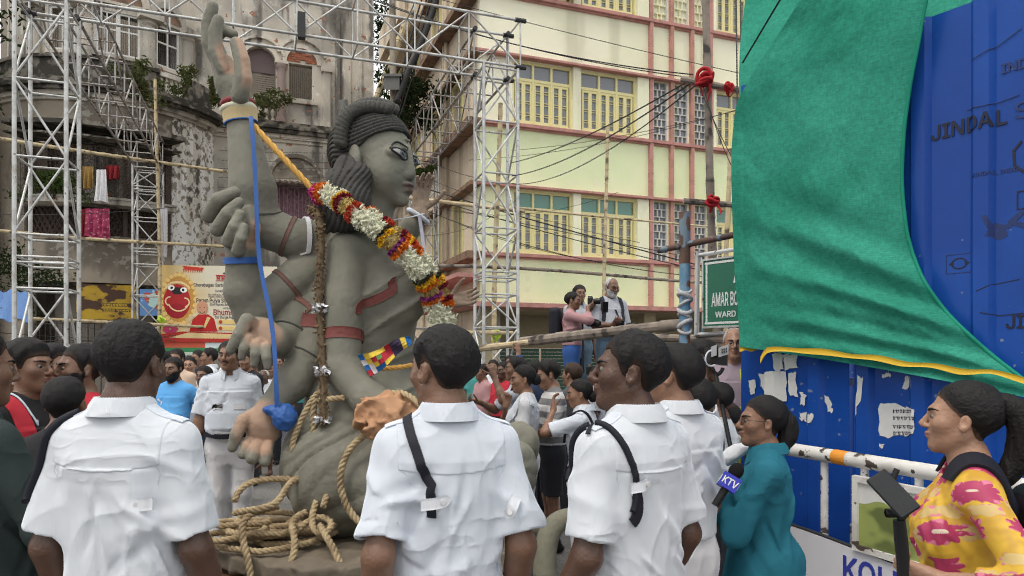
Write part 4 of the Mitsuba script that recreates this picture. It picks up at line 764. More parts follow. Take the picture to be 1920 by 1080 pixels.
put('board', BF.plate(sg.Polygon([(-.9, .1)]+bt+[(2.0, .1)]), .01, .03), 'board_white', BR); put('board_edge', tube([BF.p(u, .02, z) for u, z in bt], .012, 8), 'black_iron', BR, smooth=True)
v, f = text('KOLKATA POLICE', .14, .002, True); put('lettering', BF.map((np.c_[v[:, 0]*.85+.28, v[:, 2]+.031, v[:, 1]+.355], f)), 'letter_blue', BR)
put('picture_frame', cat(BF.box(.37, 1.1, .02, .05, .55, .585), BF.box(.37, 1.1, .02, .05, .935, .97), BF.box(.37, .405, .02, .05, .585, .935), BF.box(1.065, 1.1, .02, .05, .585, .935)), 'pipe_white', BR)
mat('torn_picture', mikit.proc(lambda p, n, uv: mix(mix((.28, .33, .10), (.12, .15, .05), smoothstep(.4, .62, fbm(p.x*5, p.y*5, p.z*9, 3))), (.60, .60, .58), smoothstep(.52, .54, fbm(p.x*6, p.y*6, p.z*6, 3)*.5+.55*smoothstep(.74, .93, p.z)))), .5, .3)
put('picture', BF.box(.405, 1.065, .02, .035, .585, .935), 'torn_picture', BR)
# ------------------------------------------------------------------ people: one continuous body each, hair and clothes as children
scene['m_skin'] = {'type': 'twosided', 'b': {'type': 'bumpmap', 'tex': mikit.proc(lambda p, n, uv: fbm(p.x*130, p.y*130, p.z*130, 2), eps=1e-3), 'scale': .0016, 'bsdf': {'type': 'principled', 'base_color': {'type': 'mesh_attribute', 'name': 'vertex_color'}, 'roughness': .42, 'specular': .45}}}
HB = lambda p, n, uv: fbm(p.x*260, p.y*260, p.z*190, 2)
for nm, c in (('hair_black', (.010, .009, .009)), ('hair_brown', (.04, .024, .016)), ('hair_grey', (.42, .42, .42))): bump(nm, {'type': 'mesh_attribute', 'name': 'vertex_color'}, HB, .0035, .6, .25, eps=8e-4)
HAIRC = {'hair_black': (.010, .009, .009), 'hair_brown': (.04, .024, .016), 'hair_grey': (.42, .42, .42)}
mat('eye_white', (.17, .155, .145), .3, .4); mat('eye_dark', (.012, .009, .008), .15, .6)
SKIN = {'dark': (.085, .045, .030), 'brown': (.165, .090, .058), 'mid': (.215, .118, .076), 'light': (.31, .18, .12)}
LIPS = {'dark': (.085, .035, .032), 'brown': (.13, .055, .045), 'mid': (.19, .08, .065), 'light': (.27, .11, .09)}
AZ = np.array([0, 30, 52, 66, 78, 90, 104, 118, 140, 180.])
HAIRLINE = {'short': np.array([.062, .058, .032, -.012, -.022, .022, .014, -.045, -.074, -.078]), 'bald': np.array([.2, .2, .2, .02, -.01, .02, .01, -.045, -.07, -.074]),
            'back': np.array([.070, .064, .040, .022, .004, -.004, -.02, -.05, -.07, -.075]), 'fringe': np.array([.046, .042, .028, -.012, -.02, .022, .014, -.045, -.074, -.078])}
def head_sdf(Q, fem=False, detail=True):
    X = np.abs(Q[:, 0]); M = np.stack([X, Q[:, 1], Q[:, 2]], 1)
    d = ell(Q, (0, -.014, .028), (.0745, .0955, .084))
    d = smin(d, ell(Q, (0, .030, -.034), (.056, .060, .080)), .03)
    d = smin(d, cone(M, (.046, -.004, -.060), (.012, .064, -.098), .020, .018 if not fem else .014), .035)
    d = smin(d, cone(Q, (0, .050, -.070), (0, .070, -.098), .030, .017), .03)
    d = smin(d, ell(M, (.042, .056, -.022), (.024, .026, .024)), .03)
    d = smin(d, cone(Q, (0, .0, -.05), (0, -.018, -.135), .052 if not fem else .044, .056 if not fem else .046), .03)
    if detail:
        d = smin(d, cone(M, (0, .086, .022), (.040, .070, .022), .012, .010), .018)
        d = smax(d, -ell(M, (.031, .100, .000), (.019, .016, .012)), .016)
        d = smin(d, cone(Q, (0, .088, .012), (0, .112, -.026), .007, .0105), .012)
        d = smin(d, cone(M, (0, .110, -.031), (.011, .098, -.035), .0095, .0085), .008)
        d = smin(d, ell(Q, (0, .0925, -.0565), (.021, .0125, .0062)), .007)
        d = smin(d, ell(Q, (0, .0905, -.0685), (.018, .0125, .0078)), .007)
        d = smax(d, -cone(M, (0, .1065, -.0622), (.021, .094, -.0622), .0022, .0014), .003)
        d = smax(d, -ell(M, (.031, .088, -.0008), (.0135, .014, .0031)), .0015)
        e = ell(M, (.079, -.010, -.012), (.011, .020, .031), rz(-22)@rx(12)); e = smax(e, -ell(M, (.090, -.004, -.006), (.010, .0115, .019), rz(-22)), .005); d = smin(d, e, .006)
    return d
def azimuth(Q): return np.degrees(np.arctan2(np.abs(Q[:, 0]), Q[:, 1]+.012))
def hair_sdf(Q, style, fem, thick=.016, seed=0, fine=True):
    z0 = np.interp(azimuth(Q), AZ, HAIRLINE[style]); up = Q[:, 2]-z0; t = np.clip(up/.075, 0, 1); t = t*t*(3-2*t)
    th = (.0035+thick*t) if style != 'back' else .006+thick*.6*t
    if style == 'bald': th = .007
    n = vnoise(Q+seed, 130)-.5; s = vnoise(np.stack([Q[:, 0]*190, Q[:, 1]*30, Q[:, 2]*30], 1)+seed, 1)-.5; th = th+(n*.0035+s*.0045)*(t+.3)+(vnoise(Q+seed, 26)-.5)*.006*t
    d = ell(Q, (0, -.014, .028), (.0745, .0955, .084)); d = smin(d, ell(Q, (0, .030, -.034), (.056, .060, .080)), .03); d = smin(d, cone(Q, (0, .0, -.05), (0, -.018, -.135), .05, .054), .03)
    return smax(d-th, -up+n*.008, .008)
FIN = ((-.028, .072, .95), (-.0095, .080, 1.0), (.0095, .076, .97), (.028, .060, .85))
def hand_cones(W, fd, pn, side, curl=18, spread=1.0, sc=1.0, thumb=35):
    """Palm and five fingers: fd points along the fingers, pn out of the palm, side = +1 for the right hand."""
    fd = unit(fd); pn = unit(np.asarray(pn, float)-fd*(np.asarray(pn, float)@fd)); ac = np.cross(fd, pn)*side
    W = A(*W); L = .088*sc; out = [(W, W+fd*.03*sc, .026*sc, .026*sc, .02)]
    for o in (-.022, 0, .022): out.append((W+fd*.02*sc+ac*o*.7*sc, W+fd*L+ac*o*1.05*sc, .018*sc, .0125*sc, .014))
    for k, (o, ln, _) in enumerate(FIN):
        p = W+fd*L+ac*o*sc; d = unit(fd+ac*o*3*spread); a = 0
        for seg, (f, r) in enumerate(((.46, .0095), (.30, .0085), (.24, .0075))):
            a += curl*(1.0 if seg else .8)+k*0; dd = d*math.cos(math.radians(a))+pn*math.sin(math.radians(a)); q = p+dd*ln*f*sc; out.append((p, q, r*sc, (r-.0008)*sc, .004)); p = q
    p = W+fd*.03*sc-ac*.022*sc+pn*.006*sc; d = unit(fd*.75-ac*.75+pn*math.sin(math.radians(thumb)))
    for f, r in ((.045, .0125), (.032, .0105), (.026, .009)): q = p+d*f*sc; out.append((p, q, r*sc, (r-.001)*sc, .006)); p = q; d = unit(d+fd*.35+pn*.2)
    return out
def cones_sdf(P, cones, d=None):
    for a, b, r1, r2, k in cones:
        e = cone(P, a, b, r1, r2); d = e if d is None else smin(d, e, k)
    return d
def ik(S, W, l1, l2, hint):
    S, W = A(*S), A(*W); v = W-S; L = min(np.linalg.norm(v), (l1+l2)*.998); v = unit(v); W = S+v*L
    c = (l1*l1+L*L-l2*l2)/(2*L); h = math.sqrt(max(l1*l1-c*c, 0)); p = A(*hint); p = unit(p-v*(p@v)); return S+v*c+p*h, W
PEOPLE = {}
def person(label, pos, yaw, H=1.70, z0=0.0, head=(0, 0), w=1.0, fem=False, belly=0.0, skin='brown', hair='short', hair_m='hair_black', thick=.016, shirt=None, sleeve=.84, collar=None,
           legs=('trousers', 'trouser_dark'), hem=None, arms=None, h=.010, seed=0, loose=.014, wr=.010, beard=None, shoes='shoe_black', group=None, tail=None, lower=True, lean=0.0, hand_scale=1.0, neck_open=.0, yoke=None, hh=None, eyes=True):
    """pos = (x, y) on the ground; yaw 0 faces away from the camera, 90 to the left; head = (yaw, pitch) on the neck; arms = {'L': (wrist, elbow hint, fingers, palm, curl)} in the person's own frame (x right, y forward, z up)."""
    t = thing('person', label, 'person', group); s = H/1.72; rng = np.random.default_rng(seed+100); off = rng.random(3)*20
    R = rz(yaw); O = A(pos[0], pos[1], z0); L2W = lambda p: np.asarray(p, float)@R.T+O
    hw = .160*w*s; hc = A(0, .012+lean*.33, .935*H); Rh = rz(head[0])@rx(head[1]); piv = A(0, -.01+lean*.27, .875*H); hc = piv+Rh@(hc-piv)
    loc = lambda P: ((P-hc.astype(P.dtype))@Rh.astype(P.dtype))/s
    TZ = np.array([.44, .48, .53, .60, .67, .735, .785, .815, .838, .86])*H
    TA = np.array([.130, .160, .168, .146+belly*.4, .152+belly*.3, .166, .168, .140, .085, .05])*s*np.array([1, 1, 1, 1, 1, w, w, w, w, 1]); TB = np.array([.085, .108, .112, .098+belly, .106+belly*.7, .116, .104, .082, .064, .045])*s
    if fem: TA = TA*np.array([1, 1.04, 1.05, .93, .93, .92, .90, .88, .9, .9]); TB = TB*np.array([1, 1.05, 1.05, .92, .96, 1.02, .98, .95, .9, .9])
    TC_ = np.array([0, 0, 0, .008+belly*.8, .006+belly*.6, .004, -.008, -.014, -.016, -.014])+lean*np.clip((TZ-.5*H)/(.36*H), 0, 1)*.27
    def torso(P, o=0.0, fill=0.0):
        z = P[:, 2]; a = np.interp(z, TZ, TA)+o; b = np.interp(z, TZ, TB)+o
        if fill: m = z < .77*H; a = np.where(m, np.maximum(a, fill), a); b = np.where(m, np.maximum(b, fill*.74), b)
        c = np.interp(z, TZ, TC_)
        k = (np.abs(P[:, 0]/a)**2.35+np.abs((P[:, 1]-c)/b)**2.35)**(1/2.35); d = (k-1)*b
        return smax(smax(d, z-(.862*H+o*.3), .04), (.43*H-o)-z, .04).astype(np.float32)
    sh = {q: A(x*hw, -.012+lean*.25, .806*H) for q, x in (('L', -1), ('R', 1))}
    P0 = {'L': (A(-hw-.06*s, .05, .455*H), (-.1, -1, 0), (-.05, .1, -1), (1, .1, 0), 14), 'R': (A(hw+.06*s, .05, .455*H), (.1, -1, 0), (.05, .1, -1), (-1, .1, 0), 14)}
    arms = {**P0, **(arms or {})}; AR = {}
    for q in 'LR':
        W, hint, fd, pn, curl = arms[q][:5]; E, W = ik(sh[q], W, .178*H, .150*H, hint); AR[q] = (sh[q], E, W, unit(fd), pn, curl)
    ra = (.050 if not fem else .041)*s
    qa = .86 if shirt else 1.0
    armc = {q: [(AR[q][0], AR[q][0]+(AR[q][1]-AR[q][0])*.3, .055*s*qa*(1 if not fem else .85), ra*qa, .03), (AR[q][0], AR[q][1], ra*1.02*qa, ra*.80*(qa if sleeve > 1 else 1), .03), (AR[q][1], AR[q][1]+(AR[q][2]-AR[q][1])*.35, ra*.80, ra*.82, .02), (AR[q][1], AR[q][2], ra*.80, ra*.52, .02)] for q in 'LR'}
    hands = {q: hand_cones(AR[q][2], AR[q][3], AR[q][4], 1 if q == 'R' else -1, AR[q][5], sc=s*hand_scale) for q in 'LR'}
    hx = .088*s; legc = []
    for q in (-1, 1): legc += [((q*hx, 0, .50*H), (q*hx*1.03, .012, .285*H), .080*s, .052*s, .04), ((q*hx*1.03, .012, .285*H), (q*hx*1.05, -.012, .18*H), .050*s, .052*s, .03), ((q*hx*1.05, -.012, .18*H), (q*hx*1.05, -.018, .05*H), .050*s, .034*s, .03), ((q*hx*1.05, -.04, .028), (q*hx*1.25, .14*s, .022), .030, .022, .03)]
    det = h < .0125
    def body(P):
        d = torso(P, -.020 if shirt else 0.); d = smin(d, cone(P, (0, -.016+lean*.27, .80*H), piv+A(0, -.004, 0), .062*s, .055*s if not fem else .046*s), .04)
        for x in (-1, 1): d = smin(d, cone(P, (x*.03, -.018+lean*.27, .85*H), sh['R' if x > 0 else 'L']+A(0, 0, .006), .040*s, .045*s), .05)
        for q in 'LR': d = cones_sdf(P, armc[q], d)
        near = np.linalg.norm(P-hc.astype(P.dtype), axis=1) < .26
        if near.any(): d[near] = smin(d[near], head_sdf(loc(P[near]), fem, det)*s, .02)
        for q in 'LR':
            near = np.linalg.norm(P-AR[q][2].astype(P.dtype), axis=1) < .26
            if near.any(): d[near] = cones_sdf(P[near], hands[q], d[near])
        if lower:
            near = P[:, 2] < .58*H
            if near.any(): d[near] = cones_sdf(P[near], legc, d[near])
        return d
    pts = np.array([p for q in 'LR' for c in armc[q]+hands[q] for p in c[:2]]); lo = np.minimum(pts.min(0), [-.24*s, -.2, 0 if lower else .6*H])-.05; hi = np.maximum(pts.max(0), [.24*s, .24+belly, hc[2]])+A(.05, .05, .16)
    if not lower: lo[2] = .62*H
    mv, mf = sdf_mesh(body, lo, hi, h); Q = loc(mv.astype(np.float32)); c = np.tile(SKIN[skin], (len(mv), 1)).astype(float)
    lip = np.exp(-((Q[:, 0]/.021)**2+((Q[:, 2]+.0625)/.0125)**2)**2)*(Q[:, 1] > .075); c = c*(1-lip[:, None]*.8)+np.array(LIPS[skin])*lip[:, None]*.8
    c *= (.80+.40*meshkit.fbm(mv*22+off, 3))[:, None]*np.array([1, .97, .95]); put('body', (L2W(mv), mf), 'skin', t, smooth=True, color=c)
    hh = hh or min(h, .009)
    def hmesh(f, r=.17): return sdf_mesh(lambda P: f(loc(P))*s, hc-r, hc+r, hh)
    if eyes and det:
        for x in (-1, 1):
            m = trimesh.creation.icosphere(2, .0118*s); p = hc+Rh@A(x*.031, .0755, .0002)*s; k = put('eye', (L2W(m.vertices+p), m.faces), 'eye_white', t, smooth=True)
            m = trimesh.creation.icosphere(2, .0080*s); p = hc+Rh@A(x*.031, .0808, -.0004)*s; put('iris', (L2W(m.vertices+p), m.faces), 'eye_dark', k, smooth=True)
            br = project(lambda P: head_sdf(P.astype(np.float32), fem), [[x*(.014+.033*u), .096-.03*u*u, .0185+.006*math.sin(u*2.6)] for u in np.linspace(0, 1, 8)], .001); put('eyebrow', (lambda a: (L2W((a[0]*s)@Rh.T+hc), a[1]))(tube(br, np.array([.003, .0042, .0045, .0042, .004, .0034, .0026, .0014]), 6)), hair_m if hair_m != 'hair_grey' else 'hair_black', t, smooth=True, color=np.tile(HAIRC['hair_black'], (48, 1)))
    if hair:
        hv, hf = hmesh(lambda Qq: hair_sdf(Qq, hair, fem, thick, seed)); Qh = loc(hv.astype(np.float32)); up = np.clip((Qh[:, 2]-np.interp(azimuth(Qh), AZ, HAIRLINE[hair])+.018*(vnoise(Qh, 60)-.5))/(.03 if hair != 'back' else .014), 0, 1)[:, None]; k = put('hair', (L2W(hv), hf), hair_m, t, smooth=True, color=np.array(HAIRC[hair_m])*up+np.array(SKIN[skin])*.38*(1-up)+0*hv)
        if tail:
            for nm, pts_, rr in tail:
                pp = spline(pts_, 26); cc = np.interp(np.linspace(0, 1, 26), np.linspace(0, 1, len(rr)), rr)
                def tf_(Pq): return cones_sdf(Pq, [(pp[i], pp[i+1], cc[i], cc[i+1], .012) for i in range(25)])+(vnoise(np.stack([Pq[:, 0]*160, Pq[:, 1]*160, Pq[:, 2]*22], 1), 1)-.5)*.010
                tv, tfc = sdf_mesh(lambda P: tf_(loc(P))*s, hc+Rh@pp.min(0)*s-.12, hc+Rh@pp.max(0)*s+.12, hh); put(nm, (L2W(tv), tfc), hair_m, k, smooth=True, color=np.tile(HAIRC[hair_m], (len(tv), 1)))
    if beard:
        def bd(Qq):
            d = head_sdf(Qq, fem)-.0045-(vnoise(Qq, 160)-.5)*.003; zt = np.interp(np.abs(Qq[:, 0]), [0, .02, .03, .06, .09], [-.047, -.052, -.045, -.03, .0]); reg = np.maximum(Qq[:, 2]-zt, .0-Qq[:, 1])
            if beard == 'moustache': reg = np.maximum(Qq[:, 2]+.045, np.maximum(-.058-Qq[:, 2], np.maximum(np.abs(Qq[:, 0])-.03, .05-Qq[:, 1])))
            return smax(smax(d, reg, .004), -ell(Qq, (0, .1, -.0635), (.021, .03, .009)), .003)
        bv, bf = hmesh(bd); put('beard' if beard != 'moustache' else 'moustache', (L2W(bv), bf), hair_m, t, smooth=True, color=np.tile(HAIRC[hair_m], (len(bv), 1)))
    out = dict(key=t, L2W=L2W, H=H, s=s, hc=hc, Rh=Rh, arms=AR, sh=sh, piv=piv, body=body, wind=lambda p: L2W((np.asarray(p)*s)@Rh.T+hc))
    if shirt:
        hz = (.565*H if hem is None else hem*H)
        FO_ = []
        for k_ in range(34 if h < .0075 else 16 if h < .0105 else 8):
            cu = rng.uniform(-.5, .5); cv = rng.uniform(.56, .80)*H; sd = -np.sign(cu) if abs(cu) < .25 else np.sign(cu); an = sd*rng.uniform(.15, .95) if rng.random() < .7 else rng.uniform(-1.4, 1.4)
            FO_.append(tuple(np.float32(q_) for q_ in (cu, cv, math.cos(an), math.sin(an), rng.uniform(.05, .17)*s, rng.uniform(.009, .024), rng.choice([-1, 1], p=[.35, .65])*rng.uniform(.5, 1.25))))
        def fold(P):
            q = P+off.astype(np.float32); th = np.arctan2(P[:, 0], -P[:, 1]-.001)*np.float32(.16); zz = P[:, 2]; w0 = vnoise(q, 5, 2)-.5; w1 = vnoise(q, 5, 4)-.5; u = th+w0*.07; v = zz+w1*.07; e = (vnoise(q, 4.2, 9)-.5)*1.5
            for cu, cv, ca, sa, L_, wd, am in FO_: x = u-cu; y = v-cv; al = (x*sa+y*ca)/L_; pe = (x*ca-y*sa)/wd; al *= al; e = e+am*np.exp(-pe*pe-al*al)
            return wr*np.clip((.815*H-zz)/(.08*H), .08, 1)*np.clip(-e, -2.2, np.where(np.abs(P[:, 0]) > hw*.92, .3, 1.15))
        def shirt_f(P):
            d = torso(P, loose, .176*s*w if not fem else 0.)
            for x in (-1, 1): d = smin(d, cone(P, (x*.035, -.016+lean*.27, .845*H), sh['R' if x > 0 else 'L']+A(0, 0, .0), .045*s, .058*s), .05)
            if fem:
                if hem and hem < .5: d = smin(d, cone(P, (0, 0, .54*H), (0, .01, hem*H-.05), .178*s, .225*s), .05)
                for x in (-1, 1): d = smin(d, ell(P, (x*.075*s, .085*s+lean*.2, .725*H), (.062*s, .055*s, .065*s)), .05)
            inner = None
            for q in 'LR':
                S, E, W = AR[q][:3]; u = unit(E-S); f1 = min(sleeve, 1.0); e1 = S+(E-S)*f1; rs = ra+.013
                c_ = cone(P, S, e1+u*.02, rs-(.005 if sleeve < 1 else 0), rs+.009 if sleeve < 1 else rs)
                if sleeve <= 1: c_ = smax(c_, ((P-e1.astype(P.dtype))@u.astype(P.dtype)), .004)
                d = smin(d, c_, .028)
                if sleeve > 1:
                    u2 = unit(W-E); e2 = E+(W-E)*min(sleeve-1, 1); c_ = smax(cone(P, E, e2+u2*.02, rs-.002, ra*.55+.018), ((P-e2.astype(P.dtype))@u2.astype(P.dtype)), .004); d = smin(d, c_, .03); i = smax(cone(P, e2-u2*.05, e2+u2*.05, ra*.62+.006, ra*.6+.006), -((P-(e2-u2*.03).astype(P.dtype))@u2.astype(P.dtype)), .004)
                else: i = smax(cone(P, S, E, ra+.005, ra+.007), -((P-(S+(E-S)*(f1-.16)).astype(P.dtype))@u.astype(P.dtype)), .004)
                inner = i if inner is None else np.minimum(inner, i)
            d = d+fold(P); d = smax(d, -inner, .004); d = smax(d, hz-P[:, 2], .006)
            nk = cone(P, (0, -.012+lean*.27, .835*H), piv+A(0, .03, .08), .062*s+neck_open, .075*s+neck_open); return smax(d, -nk, .004)
        lo2 = np.array([min(-.30*s, AR['L'][1][0]-.1, AR['L'][2][0]-.08 if sleeve > 1 else 9), min(-.22, AR['L'][1][1]-.1, AR['R'][1][1]-.1), hz-.02]); hi2 = np.array([max(.30*s, AR['R'][1][0]+.1, AR['R'][2][0]+.08 if sleeve > 1 else -9), max(.24+belly+lean*.2, AR['L'][1][1]+.1, AR['R'][1][1]+.1, *( [AR['L'][2][1]+.08, AR['R'][2][1]+.08] if sleeve > 1 else [])), max(.90*H, AR['L'][1][2]+.1, AR['R'][1][2]+.1, *([AR['L'][2][2]+.1, AR['R'][2][2]+.1] if sleeve > 1 else []))])
        sv, sf = sdf_mesh(shirt_f, lo2, hi2, max(h, .0065), slack=.012); k = put('shirt', (L2W(sv), sf), shirt, t, smooth=True); out.update(shirt=shirt_f, shirt_key=k)
        if yoke:
            zy = lambda P: .765*H+.018*np.abs(P[:, 0]/(.17*s))**2
            yv, yf = sdf_mesh(lambda P: smax(shirt_f(P)-.0028, np.maximum(np.maximum(zy(P)-P[:, 2], P[:, 1]+.005-.2*(P[:, 2]-.8*H)), np.abs(P[:, 0])-hw-.004), .002), (-.22, -.2, .74*H), (.22, .06, .87*H), .0045, slack=.012); put('yoke', (L2W(yv), yf), yoke, k, smooth=True)
        if collar and h < .0085:
            for q, x in (('L', -1), ('R', 1)):
                a_ = np.linspace(0, 2*np.pi, 40); rg = project(shirt_f, np.c_[np.full(40, x*(hw-.004)), sh[q][1]+.075*np.cos(a_), .80*H+.085*np.sin(a_)], .0); put('seam', (lambda m_: (L2W(m_[0]), m_[1]))(tube(rg, .0022, 5)), shirt, k, smooth=True)
        if collar:
            th = np.linspace(-158, 158, 50); cs = ((.069, .000), (.066, .030), (.067, .042), (.074, .046), (.086, .026), (.094, -.004)); G = []
            cz = .852*H; cy = -.014+lean*.27
            for a in np.radians(th):
                f_ = max(0, (abs(math.degrees(a))-95)/63.); row = []
                for i, (r, z) in enumerate(cs): row.append(A(math.sin(a)*r*s*1.0, cy-math.cos(a)*r*s*1.05+.01*f_, cz+(z*s-.028*f_*(1 if i < 4 else 1.9)-.0)))
                G.append(row)
            put('collar', (lambda m: (L2W(m[0]), m[1]))(slab(np.array(G), .0035)), collar, k, smooth=50)
    if lower and legs:
        kind, m = legs
        def leg_f(P):
            d = smax(torso(P, .012), P[:, 2]-.585*H, .008); e = None; zb = {'trousers': .04, 'shorts': .30, 'skirt': .05, 'lungi': .07, 'dhoti': .33}[kind]*H
            if kind in ('skirt', 'lungi'):
                e = cone(P, (0, 0, .5*H), (0, .01, zb), .155*s, .19*s)
            else:
                for q in (-1, 1):
                    c_ = smin(cone(P, (q*hx, 0, .50*H), (q*hx*1.03, .008, .285*H), .098*s, .080*s), cone(P, (q*hx*1.03, .008, .285*H), (q*hx*1.06, -.015, .0), .078*s, .066*s), .03); e = c_ if e is None else smin(e, c_, .03)
            d = smin(d, e, .04)+wr*1.1*((np.abs(vnoise(np.stack([P[:, 0]*9, P[:, 1]*9, P[:, 2]*(4 if kind != 'lungi' else 1.2)], 1)+off.astype(np.float32), 1)*2-1))-.4)
            return smax(d, zb-P[:, 2], .006)
        lv, lf = sdf_mesh(leg_f, (-.3*s, -.26, .02), (.3*s, .28+belly, .61*H), max(h, .011), slack=.015); out['legs_key'] = put(kind, (L2W(lv), lf), m, t, smooth=True); out['legs'] = leg_f
        if shoes:
            for q in (-1, 1): 
                fv, ff = sdf_mesh(lambda P: smax(smin(cone(P, (q*hx*1.05, -.045, .045), (q*hx*1.22, .12*s, .034), .046, .038), cone(P, (q*hx*1.05, -.02, .05), (q*hx*1.05, -.02, .10), .046, .044), .02), .004-P[:, 2], .006), (q*hx-.12, -.14, -.02), (q*hx+.12, .24, .16), .012); put('shoe', (L2W(fv), ff), shoes, t, smooth=True)
    return out
def strap(o, pts, w, t, m, name='strap', off=.006, parent=None, n=36, label=None):
    return put(name, (lambda a: (o['L2W'](a[0]), a[1]))(ribbon(o['shirt'], pts, w, t, n, off)), m, parent or o['key'], smooth=50, label=label)
def cord(o, pts, r, m, name='lanyard', off=.008, parent=None, n=40, seg=8):
    return put(name, (lambda a: (o['L2W'](a[0]), a[1]))(tube(project(o['shirt'], spline(pts, n), off), r, seg)), m, parent or o['key'], smooth=True)
def loc_pt(o, x, y, Y): 
    """A pixel at distance Y, in the person's own frame."""
    z = o['L2W'](A(0, 0, 0)); X = np.stack([o['L2W'](v)-z for v in np.eye(3)], 1); return np.linalg.solve(X, at(x, y, Y)-z)
def lp(px, Yp, yaw, x, y, Y, z0=0.0):
    return (at(x, y, Y)-A((px-960)/F*Yp, Yp, z0))@rz(yaw)
def ground(px, Y): return ((px-960)/F*Y, Y)
def COTTON(p, n, uv):
    w = noise(p.x*4, p.y*4, p.z*4)*2.2; a = 1-dr.abs(2*noise(p.x*8+w, p.y*8-w, p.z*4.5+w)-1); b = 1-dr.abs(2*noise(p.x*17-w, p.y*17+w, p.z*11+2*w)-1); a2, b2 = a*a, b*b; return a2*a2*a2+.45*b2*b2*b2+.05*noise(p.x*60, p.y*60, p.z*60)
for nm, c, r in (('cotton_white', (.53, .57, .63), .85), ('cotton_white_warm', (.55, .58, .62), .85), ('cotton_dim', (.50, .51, .54), .85), ('shirt_green_grey', (.030, .043, .042), .75), ('jean_blue', (.022, .036, .075), .85), ('shirt_red', (.42, .03, .045), .8), ('shirt_black', (.018, .018, .02), .8),
                 ('shirt_blue', (.10, .33, .66), .7), ('shirt_teal', (.018, .135, .19), .8), ('shirt_maroon', (.16, .02, .03), .85), ('shirt_pink', (.35, .20, .21), .85), ('shirt_grey', (.36, .38, .42), .85), ('shirt_dark_grey', (.07, .072, .075), .85), ('shirt_peach', (.55, .42, .32), .85), ('trouser_dark', (.022, .024, .03), .85), ('trouser_khaki', (.30, .25, .17), .85),
                 ('trouser_white', (.62, .62, .64), .85), ('shoe_black', (.012, .012, .013), .35), ('strap_black', (.010, .011, .018), .6), ('lungi_white', (.56, .55, .66), .9), ('dress_mauve', (.30, .24, .28), .85), ('scarf_lime', (.50, .55, .06), .85), ('jean_bright', (.03, .085, .26), .85), ('jean_faded', (.10, .16, .22), .85), ('plastic_black', (.014, .014, .015), .35), ('shirt_cyan', (.06, .25, .24), .85)):
    if nm.startswith('cotton') or nm in ('trouser_white', 'shirt_teal', 'shirt_green_grey', 'shirt_blue', 'shirt_red'): bump(nm, c, COTTON, .0046, r, .2, eps=2e-3)
    else: mat(nm, c, r, .25, sheen=.2 if r > .6 else 0.)
def stripes(p, n, uv): return mix((.50, .50, .50), (.17, .17, .175), smoothstep(.46, .54, dr.abs(p.z*9.5-dr.floor(p.z*9.5)-.5)*2))
mat('shirt_striped', mikit.proc(stripes), .85, .2)
# ------------------------------------------------------------------ the clay goddess
scene['m_clay'] = {'type': 'twosided', 'b': {'type': 'bumpmap', 'tex': mikit.proc(lambda p, n, uv: fbm(p.x*38, p.y*38, p.z*38, 3)+.5*fbm(p.x*9, p.y*9, p.z*9, 2), eps=4e-3), 'scale': .006, 'bsdf': {'type': 'principled', 'base_color': {'type': 'mesh_attribute', 'name': 'vertex_color'}, 'roughness': .72, 'specular': .3}}}
CLAY = np.array([.178, .174, .142]); PALM = np.array([.40, .265, .19])
GD = thing('clay_statue', 'giant grey green clay statue of a many armed seated woman, looking right', 'statue')
SY = 5.2
IH = dict(c=at(706, 303, SY), R=rz(-112)@rx(-3)@ry(0), s=2.95)
def iloc(P): return ((P-IH['c'].astype(P.dtype))@IH['R'].astype(P.dtype))/IH['s']
def iw(p): return (np.asarray(p)*IH['s'])@IH['R'].T+IH['c']
def idol_head(Q):
    X = np.abs(Q[:, 0]); M = np.stack([X, Q[:, 1], Q[:, 2]], 1)
    d = ell(Q, (0, -.014, .026), (.078, .098, .084)); d = smin(d, ell(Q, (0, .028, -.030), (.066, .064, .082)), .03)
    d = smin(d, ell(M, (.036, .050, -.042), (.034, .034, .040)), .03); d = smin(d, cone(Q, (0, .050, -.070), (0, .078, -.097), .034, .017), .025)
    d = smin(d, cone(Q, (0, -.01, -.05), (0, -.030, -.18), .056, .062), .03)
    d = smax(d, -ell(M, (.038, .113, .008), (.028, .018, .014)), .016); d = smin(d, ell(M, (.037, .072, .006), (.028, .0205, .0145)), .006)
    d = smin(d, cone(Q, (0, .0885, .022), (0, .1025, -.034), .0075, .0092), .016); d = smin(d, cone(M, (0, .1005, -.039), (.0105, .094, -.042), .0088, .0078), .007)
    d = smin(d, ell(Q, (0, .0945, -.0620), (.021, .0135, .0070)), .005); d = smin(d, ell(Q, (0, .0925, -.0755), (.0175, .0130, .0085)), .005); d = smax(d, -cone(M, (0, .110, -.0690), (.020, .096, -.0675), .0020, .0014), .003)
    d = smin(d, ell(M, (.084, -.006, -.010), (.011, .020, .034), rz(-22)@rx(12)), .006)
    for z in (.030, .045): d = smin(d, cone(M, (0, .0895-.1*(z-.03), z), (.006, .089-.1*(z-.03), z+.004), .0035, .0025), .003)
    return d
